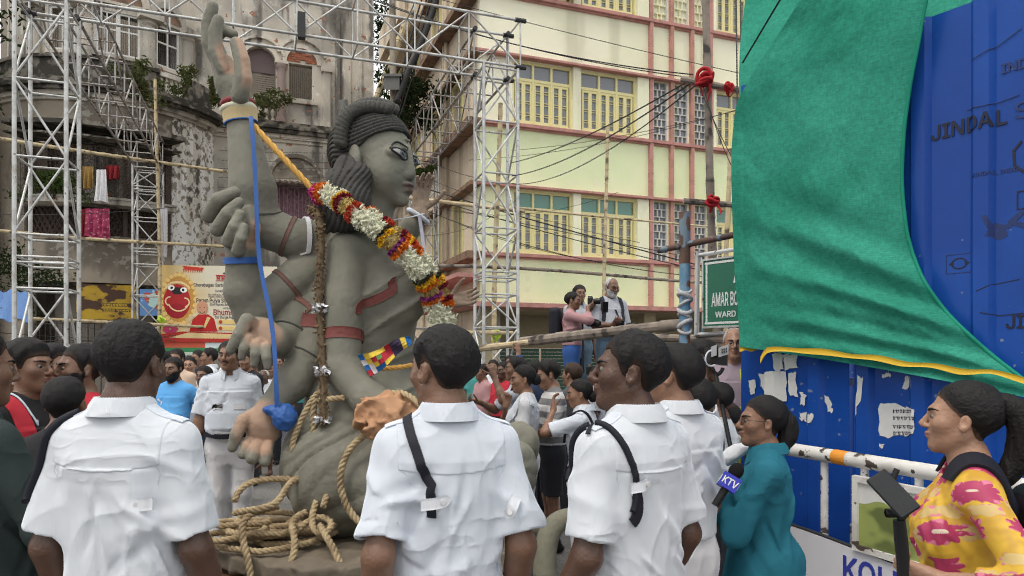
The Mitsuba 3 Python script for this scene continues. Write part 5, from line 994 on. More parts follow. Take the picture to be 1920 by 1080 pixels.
def idol_hair(Q):
    z0 = np.interp(azimuth(Q), AZ, np.array([.066, .060, .047, .034, .016, .001, -.018, -.05, -.08, -.085])); up = Q[:, 2]-z0
    w = vnoise(Q, 14, 3)-.5; ph = 560*(Q[:, 2]*1.0-Q[:, 1]*.42+.016*np.sin(Q[:, 1]*34+X1(Q)*20)+.018*w); rg = np.sqrt(np.abs(np.sin(ph*.5)))
    th = .008+.008*np.clip(up/.06, 0, 1)+(rg-.6)*.0072
    d = ell(Q, (0, -.014, .026), (.078, .098, .084)); d = smin(d, ell(Q, (0, .028, -.030), (.066, .064, .082)), .03); d = smin(d, cone(Q, (0, -.01, -.05), (0, -.034, -.16), .058, .07), .03)
    return smax(d-th, -up+(rg-.5)*.004, .006)
def X1(Q): return np.abs(Q[:, 0])
def jt(*q): return [at(x, y, Y) for x, y, Y in q]
def limb(pts, rr, k=.06): return [(pts[i], pts[i+1], rr[i], rr[i+1], k) for i in range(len(pts)-1)]
A1 = limb(jt((596, 452, 5.30), (552, 448, 5.22), (484, 420, 5.15), (474, 355, 5.12), (449, 214, 5.10)), (.165, .142, .155, .160, .092))
A2 = limb(jt((598, 500, 5.30), (560, 522, 5.2), (480, 586, 5.08), (458, 545, 5.0), (452, 466, 4.96)), (.155, .142, .150, .132, .096))
A3 = limb(jt((606, 540, 5.30), (566, 585, 5.2), (536, 640, 5.05), (514, 640, 4.86)), (.145, .135, .122, .09))
A4 = limb(jt((614, 560, 5.25), (592, 640, 5.12), (584, 668, 5.05), (548, 718, 4.95), (506, 766, 4.85)), (.16, .135, .135, .125, .085))
A7 = limb(jt((650, 482, 5.02), (642, 560, 4.94), (640, 690, 4.84), (690, 745, 4.74), (765, 790, 4.64)), (.168, .145, .128, .118, .088))
A5 = limb(jt((705, 470, 5.8), (752, 452, 5.9), (772, 424, 5.9), (786, 402, 5.9)), (.12, .10, .085, .075)); A6 = limb(jt((770, 560, 5.7), (838, 566, 5.85)), (.10, .07))
W1, W2, W3, W4, W5, W6 = (x[-1][1] for x in (A1, A2, A3, A4, A5, A6))
HN = [(W1, (-.24, -.02, 1), (1, .22, .25), 1, 3, 3.85, 62), (W5, (.12, -.1, 1), (.5, -.9, .1), -1, 16, 2.1, 45), (W6, (.95, -.1, .15), (0, -1, .3), 1, 18, 1.8, 40)]
HC = [hand_cones(W, fd, pn, sd, cu, .8, sc, th) for W, fd, pn, sd, cu, sc, th in HN]
def chain(q, r, k=.005): return limb(jt(*q), [x*r for x in (1, 1, .92, .74)][:len(q)], k)
HC[0] = limb(jt((449, 206, 5.10), (434, 160, 5.10), (418, 122, 5.10)), (.092, .102, .080), .05)+limb(jt((449, 196, 5.08), (446, 160, 5.06)), (.085, .070), .05)+chain(((415, 128, 5.13), (392, 82, 5.12), (390, 46, 5.12), (399, 13, 5.12)), .052)+chain(((420, 132, 5.02), (404, 96, 5.0), (403, 62, 5.0), (409, 38, 5.0)), .050)+chain(((418, 112, 5.20), (402, 74, 5.22), (418, 56, 5.20), (438, 64, 5.18)), .046)+chain(((449, 182, 5.0), (457, 148, 4.98), (454, 114, 4.98), (444, 82, 4.99)), .060)
HC.append(limb(jt((452, 466, 4.96), (446, 425, 4.98), (440, 392, 5.02)), (.098, .105, .085), .05)+chain(((440, 380, 5.0), (392, 404, 4.90), (410, 374, 4.82), (440, 361, 4.84)), .055)+chain(((445, 400, 4.97), (408, 430, 4.86), (427, 400, 4.79), (448, 380, 4.80)), .051)+chain(((450, 425, 4.94), (428, 452, 4.84), (440, 424, 4.77), (451, 402, 4.78)), .047)+chain(((455, 445, 4.92), (446, 470, 4.82), (452, 446, 4.77), (457, 426, 4.78)), .042)+chain(((464, 458, 4.95), (474, 428, 4.93), (468, 398, 4.98)), .056))
HC.append(limb(jt((514, 640, 4.86), (492, 622, 4.87), (479, 614, 4.86)), (.09, .09, .068), .05)+limb(jt((512, 640, 4.86), (497, 632, 4.86)), (.08, .07), .05)+chain(((480, 614, 4.82), (463, 600, 4.74), (448, 628, 4.70), (432, 656, 4.70)), .047)+chain(((476, 630, 4.82), (465, 636, 4.72), (457, 654, 4.69), (453, 669, 4.70)), .038)+chain(((488, 640, 4.82), (482, 646, 4.71), (479, 664, 4.68), (477, 682, 4.69)), .038)+chain(((502, 645, 4.82), (499, 653, 4.71), (500, 670, 4.68), (502, 687, 4.69)), .037))
HC.append(limb(jt((506, 766, 4.85), (492, 795, 4.84), (484, 810, 4.83)), (.085, .105, .072), .05)+limb(jt((508, 780, 4.85), (507, 812, 4.83)), (.08, .066), .05)+chain(((478, 775, 4.82), (456, 788, 4.75), (443, 815, 4.72), (436, 839, 4.72)), .046)+chain(((470, 822, 4.80), (462, 836, 4.73), (455, 852, 4.70)), .036)+chain(((485, 830, 4.80), (477, 845, 4.72), (473, 859, 4.69)), .046)+chain(((504, 830, 4.80), (500, 848, 4.73), (497, 866, 4.71)), .037))
HB_ = [(W1, (-.24, 0, 1)), (W5, (.12, 0, 1)), (W6, (1, 0, 0)), (W2, (-.3, 0, .9)), (W3, (-.9, -.2, -.2)), (W4, (-.3, 0, -1))]
T_ = lambda x, y, Y: at(x, y, Y)
def statue(Pt, full=True):
    P = Pt; d = ell(P, T_(690, 548, 5.30), (.375, .36, .46)); d = smin(d, ell(P, T_(746, 556, 5.08), (.205, .18, .225)), .10); d = smin(d, ell(P, T_(746, 556, 5.52), (.205, .18, .225)), .10)
    d = smin(d, ell(P, T_(690, 640, 5.28), (.345, .31, .42)), .12); d = smin(d, cone(P, T_(694, 395, 5.20), T_(680, 462, 5.28), .155, .22), .14)
    d = smin(d, ell(P, T_(688, 760, 5.22), (.45, .42, .36)), .12); nz = np.stack([P[:, 0], P[:, 1], P[:, 2]], 1)
    tor = d; w = vnoise(nz, 2.3, 4)-.5; q = -P[:, 0]*.55+P[:, 2]*.83+.10*w; d = d-(.026*np.exp(-(1-np.abs(np.sin(q*13)))/.045)+.008*np.sin(q*26))*np.clip((P[:, 0]-T_(650, 0, 5.2)[0])/.2, 0, 1)*np.clip((2.5-P[:, 2])/.15, 0, 1)
    lap = cone(P, T_(640, 860, 5.12), T_(945, 885, 4.95), .40, .24); lap = smin(lap, ell(P, T_(650, 880, 5.02), (.42, .46, .46)), .1); lap = smin(lap, ell(P, T_(760, 915, 4.72), (.46, .30, .28)), .1); lap = smin(lap, cone(P, T_(700, 880, 5.5), T_(962, 838, 5.4), .38, .20), .1)
    q = P[:, 0]*.75-P[:, 2]*.55+.16*w; lap = lap-.034*(np.sqrt(np.abs(np.sin(q*11+w*3)))-.7)-.010*(np.abs(np.sin(q*27+w*6))-.5); d = smin(d, lap, .08)
    for A_ in (A1, A2, A3, A4, A7, A5, A6): d = cones_sdf(P, [(*c_[:4], .032) for c_ in A_], d)
    for (W, fd), H_ in zip(HB_, HC):
        m = np.linalg.norm(P-(W+unit(fd)*.3).astype(P.dtype), axis=1) < .62
        if m.any(): d[m] = cones_sdf(P[m], H_, d[m])
    m = np.linalg.norm(P-IH['c'].astype(P.dtype), axis=1) < .75
    if m.any(): d[m] = smin(d[m], idol_head(iloc(P[m]))*IH['s'], .05)
    return d+.006*(vnoise(nz, 6, 1)-.5)
sv, sf = sdf_mesh(statue, (-2.6, 4.2, .30), (.62, 6.2, 4.42), .0115, slack=.02)
c = np.tile(CLAY, (len(sv), 1))*(.66+.68*meshkit.fbm(sv*3.2, 4))[:, None]*(.92+.16*meshkit.noise(sv*21))[:, None]
nrm = trimesh.Trimesh(sv, sf, process=False).vertex_normals
for c0, r0, pn, lo_ in ((at(452, 120, 5.0), .22, A(1, -.2, 0), .25), (at(468, 440, 4.92), .12, A(1, -.3, 0), .3), (at(492, 628, 4.78), .15, A(.15, -.9, .3), .2), (at(490, 800, 4.75), .20, A(0, -1, 0), .15), (at(497, 835, 4.72), .08, A(0, -1, 0), .1), (W5+A(.03, 0, .2), .30, A(0, -1, 0), -2.), (W6+A(.2, 0, 0), .3, A(0, -1, 0), -2.)):
    k = np.clip((nrm@unit(pn)-lo_)*4, 0, 1)*np.clip((r0-np.linalg.norm(sv-c0, axis=1))/(.25*r0), 0, 1)*np.clip(.45+1.2*meshkit.fbm(sv*9, 3), 0, 1)*(.55 if lo_ < -1 else .9); c = c*(1-k[:, None])+PALM*k[:, None]
Q = iloc(sv.astype(np.float32)); lip = np.exp(-((Q[:, 0]/.020)**2+((Q[:, 2]+.069)/.0135)**2)**2)*(Q[:, 1] > .08); c = c*(1-.95*lip[:, None])+np.array([.095, .050, .046])*.95*lip[:, None]
put('body', (sv, sf), 'clay', GD, smooth=True, color=c)
def vc(name, m, col, parent=GD, var=.3, label=None): 
    v = np.asarray(m[0]); k = np.tile(np.array(col), (len(v), 1))*(1-var/2+var*meshkit.fbm(v*7, 3))[:, None]; return put(name, m, 'clay', parent, smooth=True, color=k, label=label)
hv = sdf_mesh(lambda P: idol_hair(iloc(P))*IH['s'], IH['c']-.52, IH['c']+.52, .006, slack=.012); HK = vc('hair', hv, (.052, .050, .046), label='wavy dark grey clay hair')
lk = [limb(jt((655, 318, 5.02), (640, 350, 4.98), (628, 385, 4.98), (610, 410, 5.0)), (.105, .105, .10, .06), .05), limb(jt((672, 330, 4.95), (664, 375, 4.94), (645, 408, 4.95), (612, 424, 5.0)), (.09, .10, .09, .05), .05), limb(jt((650, 320, 5.3), (640, 380, 5.3), (630, 420, 5.3)), (.13, .13, .10), .05)]
def locks(P):
    d = None
    for L_ in lk: d = cones_sdf(P, L_, d)
    w = vnoise(P, 4, 2)-.5; return d-.020*(np.sqrt(np.abs(np.sin((P[:, 0]*.8-P[:, 2]*.35+P[:, 1]*.4+.09*w)*84)))-.6)
vc('lock', sdf_mesh(locks, at(640, 375, 5.1)-.45, at(640, 375, 5.1)+.45, .0085, slack=.015), (.048, .046, .043), HK, label='loose dark hair locks on the shoulder')
def braid(path, R, r, turns, name, n=150):
    p = spline(path, n); _, N, B = frames(p)
    for k in range(3):
        ph = np.linspace(0, turns*2*np.pi, n)+k*2.094; vc(name, tube(p+N*(np.cos(ph)*R)[:, None]+B*(np.sin(2*ph)*R*.6)[:, None], r, 9), (.055, .054, .048), HK)
braid(jt((640, 272, 4.98), (642, 240, 4.97), (655, 216, 4.98), (685, 204, 5.02), (728, 209, 5.08)), .030, .034, 6, 'braid'); braid(jt((642, 250, 5.12), (652, 222, 5.12), (676, 202, 5.14), (706, 198, 5.18), (738, 210, 5.26)), .030, .034, 6, 'braid')
vc('top_knot', sdf_mesh(lambda P: ell(P, at(690, 232, 5.22), (.20, .22, .10))-.012*(np.abs(np.sin(P[:, 0]*60))-.5), at(690, 222, 5.25)-.3, at(690, 222, 5.25)+.3, .014, slack=.01), (.055, .054, .048), HK)
vc('peg', hexa([at(x, y, Y) for x in (634, 652) for Y in (5.4, 5.56) for y in (270, 187)]), (.11, .11, .10))
# eyes: almond shapes with iris and dark rims
def almond(u, rx_=.0345, up=.0150, lo_=.0105): return np.c_[rx_*np.cos(u), np.where(np.sin(u) > 0, up, lo_)*np.sin(u)*np.abs(np.sin(u))**.35]
for x in (-1, 1):
    n = 40; u = np.linspace(0, 2*np.pi, n, endpoint=False); b = almond(u); rings = []
    ec = A(x*.039, .10, .007); tl = .18
    def fp(ab): a_, b_ = ab[:, 0], ab[:, 1]; return np.c_[ec[0]+x*(a_*math.cos(tl)-b_*math.sin(tl)), np.full(len(a_), .10)-.35*np.abs(a_), ec[2]+a_*math.sin(tl)+b_*math.cos(tl)]
    for k in np.linspace(1, .02, 12): rings.append(project(idol_head, fp(b*k), .0016, 6))
    G = np.array([np.vstack([r, r[:1]]) for r in rings]); v, f = sheet(G); v = iw(v); ab = np.vstack([np.vstack([b*k, b[:1]*k]) for k in np.linspace(1, .02, 12)]); rr = np.hypot(ab[:, 0]+.009, ab[:, 1]-.0015)
    col = np.tile([.36, .36, .345], (len(v), 1)); col[rr < .0135] = [.03, .034, .038]; col[rr < .0105] = [.13, .15, .165]; col[rr < .0056] = [.008, .008, .009]; ek = put('eye', (v, f), 'clay', GD, smooth=True, color=col)
    rim = project(idol_head, fp(almond(np.linspace(0, 2*np.pi, 60), .0355, .0158, .0110)), .002, 6); vc('eye_rim', tube(iw(rim), .0065, 6), (.022, .024, .028), ek)
    lid = project(idol_head, fp(np.c_[np.linspace(-.030, .040, 20), .0155+.007*np.sin(np.linspace(.2, 2.6, 20))]), .0, 6); vc('eyelid', tube(iw(lid), np.linspace(.009, .013, 20)*.8, 8), (.10, .10, .085), ek)
    br = project(idol_head, fp(np.c_[np.linspace(-.034, .050, 24), .012+.022*np.sin(np.linspace(.35, 2.75, 24))]), .0005, 6); vc('eyebrow', tube(iw(br), .0075*np.sin(np.linspace(.35, 2.9, 24))**.5, 8), (.035, .036, .037))
# arm bands and the red sari border
def ring_on(A_, i, t, off=.004, rk=1.0): a, b, r1, r2, _ = A_[i]; return a+(b-a)*t, unit(b-a), (r1+(r2-r1)*t)*rk+off
def band(A_, i, t, w, col, name='armband', label=None, m=None, parent=GD, th=.012, off=.002):
    c_, ax_, r = ring_on(A_, i, t); x_ = unit(np.cross(ax_, [.2, .9, .3])); y_ = np.cross(ax_, x_); s_ = np.linspace(0, 2*np.pi, 48)
    base = c_+x_*np.cos(s_)[:, None]*r*1.05+y_*np.sin(s_)[:, None]*r*1.05
    G = np.array([project(lambda P: statue(P), base+ax_*k, off, 3) for k in np.linspace(-w/2, w/2, 4)]); s = slab(np.transpose(G, (1, 0, 2)), th)
    return vc(name, s, col, parent, .4, label) if m is None else put(name, s, m, parent, smooth=50)
RED = (.155, .048, .042)
band(A7, 1, .55, .075, RED, label='red armband on the near arm'); band(A1, 1, .18, .03, (.15, .085, .07)); band(A2, 1, .25, .03, (.15, .08, .065)); band(A3, 0, .9, .04, (.16, .075, .06)); band(A4, 0, .72, .10, RED)
for A_, i, t in ((A4, 2, .12), (A3, 1, .7), (A1, 2, .2)): band(A_, i, t, .010, (.05, .05, .042), 'crack', th=.006)
sb = project(statue, spline(jt((676, 588, 4.85), (700, 568, 4.80), (725, 545, 4.78), (748, 508, 4.80)), 30), .004, 4); vc('sari_border', ribbon(statue, sb[::3], .06, .010, 30, .006), RED, label='red sari border across the chest')
# clay base, ring, cart
def base_f(P):
    q = P-at(715, 990, 5.05).astype(P.dtype); a = np.arctan2(q[:, 1], q[:, 0]); r = np.hypot(q[:, 0]/1.12, q[:, 1]/.95)*(1-.03*np.sin(a*9)-.02*np.sin(a*23)); d = np.maximum(r-1.0, np.abs(P[:, 2]-.355)-.055)*.8
    return d-.03*(vnoise(P, 7)-.5)-.02*(vnoise(P, 19, 3)-.5)
bb = at(715, 990, 5.05); vc('base', sdf_mesh(base_f, (bb[0]-1.35, bb[1]-1.2, .2), (bb[0]+1.35, bb[1]+1.2, .5), .018, slack=.03), (.15, .125, .095), label='cracked brown clay base with ragged edge')
rg_ = spline(jt((1030, 1120, 4.35), (1022, 1040, 4.4), (1040, 985, 4.45), (1072, 972, 4.5), (1105, 990, 4.5), (1120, 1040, 4.5)), 40); vc('clay_arch', tube(rg_, .066+.012*np.linspace(1, -1, 40), 16), (.17, .165, .125), label='curved clay arch at the foot of the statue')
ct = thing('flat_cart', 'dark wooden flat cart under the clay statue', 'cart')
for i in range(6): put('plank', hexa([A(x, y, z) for x in (bb[0]-.95, bb[0]+.95) for y in (bb[1]-.72+i*.25, bb[1]-.49+i*.25) for z in (.20, .262)]), 'wood_brown', ct)
for x in (-.7, .7): put('beam', hexa([A(bb[0]+x+a, y, z) for a in (-.05, .05) for y in (bb[1]-.75, bb[1]+.8) for z in (.10, .198)]), 'wood_brown', ct)
for x in (-.78, .78):
    for y in (-.5, .5): put('wheel', tube([A(bb[0]+x-.03, bb[1]+y, .10), A(bb[0]+x+.03, bb[1]+y, .10)], .10, 20), 'plastic_black', ct, smooth=40)

# ------------------------------------------------------------------ things tied to the statue
mat('ribbon_blue', (.025, .095, .32), .55, .4, sheen=.3); mat('rope_yellow', (.56, .33, .09), .8, .2); mat('cream_cloth', (.52, .42, .24), .85, .2); mat('bangle_red', (.20, .02, .025), .5, .4); mat('bangle_white', (.48, .47, .36), .5, .4); mat('rag_peach', (.40, .225, .13), .85, .2)
mat('rope_tan', mikit.proc(lambda p, n, uv: mix((.42, .33, .20), (.27, .20, .12), smoothstep(.35, .65, fbm(p.x*14, p.y*14, p.z*14, 3)))), .85, .2); mat('rope_brown', (.13, .095, .06), .9, .2)
def tied(name, mesh, m, label, catg): return solo(name, mesh, m, label, catg, smooth=50)
def wrist_ring(A_, i, t, w, rr, m, name, label, catg):
    c_, ax_, r = ring_on(A_, i, t); x_ = unit(np.cross(ax_, [.2, .9, .3])); y_ = np.cross(ax_, x_); s_ = np.linspace(0, 2*np.pi, 40); tied(name, tube(c_+(x_*np.cos(s_)[:, None]+y_*np.sin(s_)[:, None])*(r+rr*.6), rr, 8), m, label, catg)
wrist_ring(A1, 3, 1.14, 0, .022, 'bangle_red', 'bangle', 'dark red bangle on the raised wrist', 'bangle'); wrist_ring(A1, 3, 1.06, 0, .024, 'bangle_white', 'bangle', 'off white bangle on the raised wrist', 'bangle')
k = numbered('cloth_wrap'); USED.discard(k)
for A_, i, t, w, m, name, label in ((A1, 3, .965, .085, 'cream_cloth', 'cloth_wrap', 'cream cloth wrapped round the raised wrist below the bangles'), (A1, 3, .90, .03, 'ribbon_blue', 'cloth_wrap', 'blue ribbon turn below the cream wrist cloth'), (A2, 3, .72, .045, 'ribbon_blue', 'cloth_wrap', 'blue band tied round the wrist of the fist'), (A1, 0, .55, .032, 'white_cloth' if 'm_white_cloth' in scene else 'cotton_white', 'cloth_wrap', 'white ribbon tied round the upper arm of the raised hand')):
    c_, ax_, r = ring_on(A_, i, t); x_ = unit(np.cross(ax_, [.2, .9, .3])); y_ = np.cross(ax_, x_); s_ = np.linspace(0, 2*np.pi, 48); G = np.array([project(statue, c_+(x_*np.cos(s_)[:, None]+y_*np.sin(s_)[:, None])*r*1.05+ax_*kk, .012, 3) for kk in np.linspace(-w/2, w/2, 4)]); tied(name, slab(np.transpose(G, (1, 0, 2)), .012), m, label, 'cloth wrap')
def strip(pts, w, m, name, label, catg, n=60, th=.005, wd=(1, 0, .1)):
    p = spline(pts, n); g = np.linspace(0, 3.0, n); wv = np.array([unit(A(math.cos(.5*math.sin(a)), math.sin(.5*math.sin(a)), .1)) for a in g]); G = np.array([[p[i]+wv[i]*w*k for k in (-.5, 0, .5)] for i in range(n)]); return tied(name, slab(G, th), m, label, catg)
strip(jt((470, 218, 4.96), (474, 260, 4.93), (480, 360, 4.90), (484, 460, 4.84), (492, 520, 4.80), (508, 600, 4.74), (516, 680, 4.68), (520, 770, 4.68)), .029, 'ribbon_blue', 'ribbon', 'long blue ribbon hanging from the raised wrist down to the lowest hand', 'ribbon')
kb = at(534, 783, 4.72); solo('cloth_tie', sdf_mesh(lambda P: smin(ell(P, kb, (.075, .07, .085)), ell(P, kb+A(-.07, .0, .055), (.07, .06, .03)), .04)+.035*(np.abs(vnoise(P, 17, 2)-.5)-.25)+.02*(np.abs(vnoise(P, 36, 4)-.5)-.25), kb-.2, kb+.2, .007, slack=.03), 'ribbon_blue', 'crumpled blue cloth knotted at the lowest statue wrist', 'tie', smooth=True)
def rope(path, r, name, label, m='rope_tan', n=120, parent=None, pitch=.105):
    p = spline(path, n) if len(path) < 60 else np.asarray(path); L = np.r_[0, np.cumsum(np.linalg.norm(np.diff(p, axis=0), axis=1))]; n2 = max(int(L[-1]/(pitch/9)), 20); s = np.linspace(0, L[-1], n2); p = np.c_[[np.interp(s, L, p[:, k]) for k in range(3)]].T; _, N, B = frames(p); ms = []
    for k in range(3): a = s/pitch*2*np.pi+k*2.094; ms.append(tube(p+N*(np.cos(a)*r*.52)[:, None]+B*(np.sin(a)*r*.52)[:, None], r*.60, 6))
    return solo(name, cat(*ms), m, label, 'rope', smooth=True) if parent is None else put(name, cat(*ms), m, parent, smooth=True)
rope(jt((476, 236, 4.99), (535, 300, 4.97), (596, 366, 4.98)), .022, 'rope', 'taut orange yellow rope from the raised wrist to the neck garland', 'rope_yellow', pitch=.2)
g = np.random.default_rng(17); top = .415
def gp(px, Y): return (px-960)/F*Y
for c0, n_, lab in ((at(525, 925, 4.78), 7, 'tan rope heap on the left of the clay base, upper loops'), (at(500, 935, 4.62), 6, 'tan rope heap on the left of the clay base, lower loops')):
    pth = []; cx_ = g.random(6)*6.28
    for i in range(n_*12):
        a = i*.52; R_ = .17+.085*math.sin(i*.21+cx_[0])+.03*g.random(); e = g.normal(size=3)*.018
        pth.append(A(c0[0]+.16*math.sin(i*.13+cx_[1])+math.cos(a)*R_*1.15+e[0], c0[1]+.10*math.sin(i*.17+cx_[2])+math.sin(a)*R_*.75+e[1], top+.012+.05*(.5+.5*math.sin(i*.37+cx_[3]))+.013*i/12))
    rope(pth, .0195, 'rope', lab, n=520)
for q, lab in ((((590, 885, 4.75), (597, 930, 4.62), (585, 975, 4.5), (600, 1000, 4.42), (622, 985, 4.5), (602, 970, 4.55), (575, 980, 4.5), (560, 990, 4.45)), 'rope loop lying on the clay base right of the heap'), (((575, 960, 4.55), (548, 985, 4.42), (553, 1020, 4.30), (545, 1060, 4.22), (556, 1120, 4.2)), 'rope end hanging over the base edge in the middle'),
               (((600, 985, 4.45), (620, 1020, 4.28), (640, 1065, 4.22), (650, 1130, 4.2)), 'rope end hanging over the base edge on the right'), (((520, 950, 4.55), (470, 965, 4.4), (455, 985, 4.35), (462, 1040, 4.28), (470, 1120, 4.25)), 'rope end hanging over the base edge on the left'),
               (((440, 962, 4.45), (480, 955, 4.4), (520, 940, 4.45), (545, 905, 4.6), (580, 895, 4.7), (600, 920, 4.6)), 'rope laid along the front of the heap'), (((440, 940, 4.6), (470, 905, 4.7), (520, 898, 4.72), (570, 900, 4.7), (604, 905, 4.66), (606, 950, 4.5)), 'rope arching over the top of the heap')):
    rope(jt(*q), .021, 'rope', lab)
rope(jt((745, 765, 4.45), (700, 805, 4.52), (662, 835, 4.5), (640, 880, 4.46), (643, 930, 4.45), (665, 970, 4.44), (690, 986, 4.42)), .022, 'rope', 'rope running from the lap down over the covered leg'); rope(jt((795, 790, 4.35), (755, 795, 4.36), (722, 815, 4.38), (707, 850, 4.40), (708, 876, 4.42)), .022, 'rope', 'short rope end hanging in front of the lap')
rope(jt((735, 738, 4.5), (770, 745, 4.42), (800, 775, 4.36), (812, 800, 4.36)), .02, 'rope', 'rope crossing the peach cloth on the lap'); rope(jt((690, 790, 4.48), (730, 775, 4.40), (780, 785, 4.36), (812, 770, 4.36)), .02, 'rope', 'second rope crossing the peach cloth on the lap')
rope(jt((604, 735, 4.72), (585, 750, 4.72), (560, 800, 4.72), (549, 835, 4.72), (558, 855, 4.72), (578, 850, 4.72), (588, 800, 4.72), (592, 745, 4.72)), .02, 'rope', 'rope loop hanging behind the lowest statue arm'); rope(jt((592, 752, 4.75), (620, 748, 4.68), (645, 746, 4.66)), .02, 'rope', 'rope turned round the waist under the near elbow'); rope(jt((700, 690, 4.78), (735, 690, 4.76), (775, 684, 4.80)), .016, 'rope', 'yellow rope round the statue waist', 'rope_yellow')
rag = at(738, 783, 4.48); tied('cloth', sdf_mesh(lambda P: ell(P, rag, (.20, .13, .115))+.17*(np.abs(vnoise(P, 7, 2)-.5)-.25)+.10*(np.abs(vnoise(P, 15, 4)-.5)-.25)+.03*(np.abs(vnoise(P, 31, 4)-.5)-.25), rag-.28, rag+.28, .010, slack=.04), 'rag_peach', 'crumpled peach coloured cloth on the statue lap', 'cloth')
# striped flag cloth
fl = thing('flag', 'striped blue yellow red and white flag cloth hanging at the statue waist', 'flag')
FC = {'b': (.02, .12, .36), 'y': (.62, .45, .06), 'r': (.34, .025, .04), 'n': (.045, .035, .07), 'w': (.60, .58, .58), 'g': (.10, .20, .06)}
for kx, cc in FC.items(): mat('flag_'+kx, cc, .8, .2)
rows = [('b', 'b', 'b', 'b'), ('y', 'y', 'y', 'y'), ('n', 'n', 'n', 'n'), ('n', 'n', 'n', 'n'), ('r', 'r', 'r', 'y'), ('y', 'r', 'r', 'y'), ('y', 'g', 'r', 'b'), ('y', 'r', 'y', 'b'), ('y', 'y', 'w', 'w'), ('b', 'w', 'b', 'r')]
def fpt(i, j): t, v = i/10, j/4; a, b = np.array([768, 630])*(1-t)+np.array([671, 668])*t, np.array([772, 645])*(1-t)+np.array([694, 708])*t; p = a*(1-v)+b*v; return at(p[0], p[1]-3*math.sin(t*7), 4.74-.10*math.sin(t*3.0)+.02*math.sin(t*13+v*4))
for i, r_ in enumerate(rows):
    for j, cx in enumerate(r_): put('patch', slab(np.array([[fpt(i+a, j+b) for b in (0, .5, 1)] for a in (0, .33, .66, 1)]), .006), 'flag_'+cx, fl, smooth=True)
# garlands
def petals(c, ax_, r, w, n, seed, size=.022):
    g = np.random.default_rng(seed); a = g.random(n)*6.283; x_ = unit(np.cross(ax_, [.3, .8, .5])); y_ = np.cross(ax_, x_); d = np.cos(a)[:, None]*x_+np.sin(a)[:, None]*y_; p = c+ax_*((g.random(n)-.5)*w)[:, None]+d*(r*(.72+.30*g.random(n)))[:, None]
    o = unit_rows(d+g.normal(size=(n, 3))*.55); s_ = unit_rows(np.cross(o, g.normal(size=(n, 3)))); t = np.cross(o, s_)*size*.12; L = size*(.7+.6*g.random((n, 1))); v = np.stack([p-o*L*.4, p+s_*L*.34+t, p+o*L*.6, p-s_*L*.34+t], 1).reshape(-1, 3); k = np.arange(n)[:, None]*4; return v, np.vstack([k+[0, 1, 2], k+[0, 2, 3]])
def unit_rows(x): return x/(np.linalg.norm(x, axis=1)[:, None]+1e-9)
ICO = trimesh.creation.icosphere(1, 1.0)
def buds(p, R, n, seed, size=.018):
    g = np.random.default_rng(seed); t, N, B = frames(p); i = g.integers(len(p), size=n); a = g.random(n)*6.283; d = N[i]*np.cos(a)[:, None]+B[i]*np.sin(a)[:, None]; c = p[i]+d*(R*(.55+.5*g.random(n)))[:, None]+g.normal(size=(n, 3))*.006; o = unit_rows(d+g.normal(size=(n, 3))*.7); ms = []
    for k in range(n):
        x_ = unit(np.cross(o[k], [.31, .77, .55])); R_ = np.stack([x_, np.cross(o[k], x_), o[k]], 1); s_ = size*(.7+.5*g.random()); ms.append(((ICO.vertices*[.45*s_, .45*s_, s_])@R_.T+c[k], ICO.faces))
        for q in range(3): b = 2.094*q+g.random(); e = R_@A(math.cos(b), math.sin(b), .6); ms.append((c[k]+R_@A(0, 0, s_*.6)+np.array([A(0, 0, 0), e*s_*.9+x_*s_*.2, e*s_*.9-x_*s_*.2]), np.array([[0, 1, 2]])))
    return cat(*ms)
mat('bloom_white', (.62, .62, .48), .7, .3)
for kx, cc in (('bloom_yellow', (.70, .42, .02)), ('bloom_orange', (.62, .16, .015)), ('bloom_maroon', (.20, .012, .03)), ('bloom_pink', (.55, .06, .22)), ('gold_foil', (.45, .34, .12)), ('bloom_purple', (.22, .03, .16)), ('bloom_black', (.04, .035, .02)), ('bloom_red', (.45, .05, .02))): mat(kx, cc, .7 if 'gold' not in kx else .35, .3)
def garland(path, segs, R, label, seed):
    k = thing('garland', label, 'garland', 'flower garlands round the statue neck'); p = spline(path, 200); L = np.r_[0, np.cumsum(np.linalg.norm(np.diff(p, axis=0), axis=1))]; tot = sum(s for _, s in segs); a = 0
    put('thread', tube(p[::4], R*.55, 8), 'bloom_white', k, smooth=True)
    for i, (c_, s_) in enumerate(segs):
        l0, l1 = a/tot*L[-1], (a+s_)/tot*L[-1]; a += s_; m = (L >= l0) & (L <= l1); q = p[m]
        if len(q) < 2: q = p[np.searchsorted(L, l0)-1:np.searchsorted(L, l0)+2]
        if c_ == 'bloom_white': put('white_blossoms', buds(q, R, int(95*(l1-l0)/.10*.95)+8, seed+i), c_, k)
        elif c_ == 'gold_foil': put('gold_band', cat(petals(q[len(q)//2], unit(q[-1]-q[0]), R*.95, l1-l0, 220, seed+i, .020), tube(q[[0, len(q)//2, -1]], R*.7, 10)), c_, k)
        else: put('flower_band', petals(q[len(q)//2], unit(q[-1]-q[0]), R*1.12, (l1-l0)*.95, 320, seed+i, .027), c_, k)
Wt = 'bloom_white'
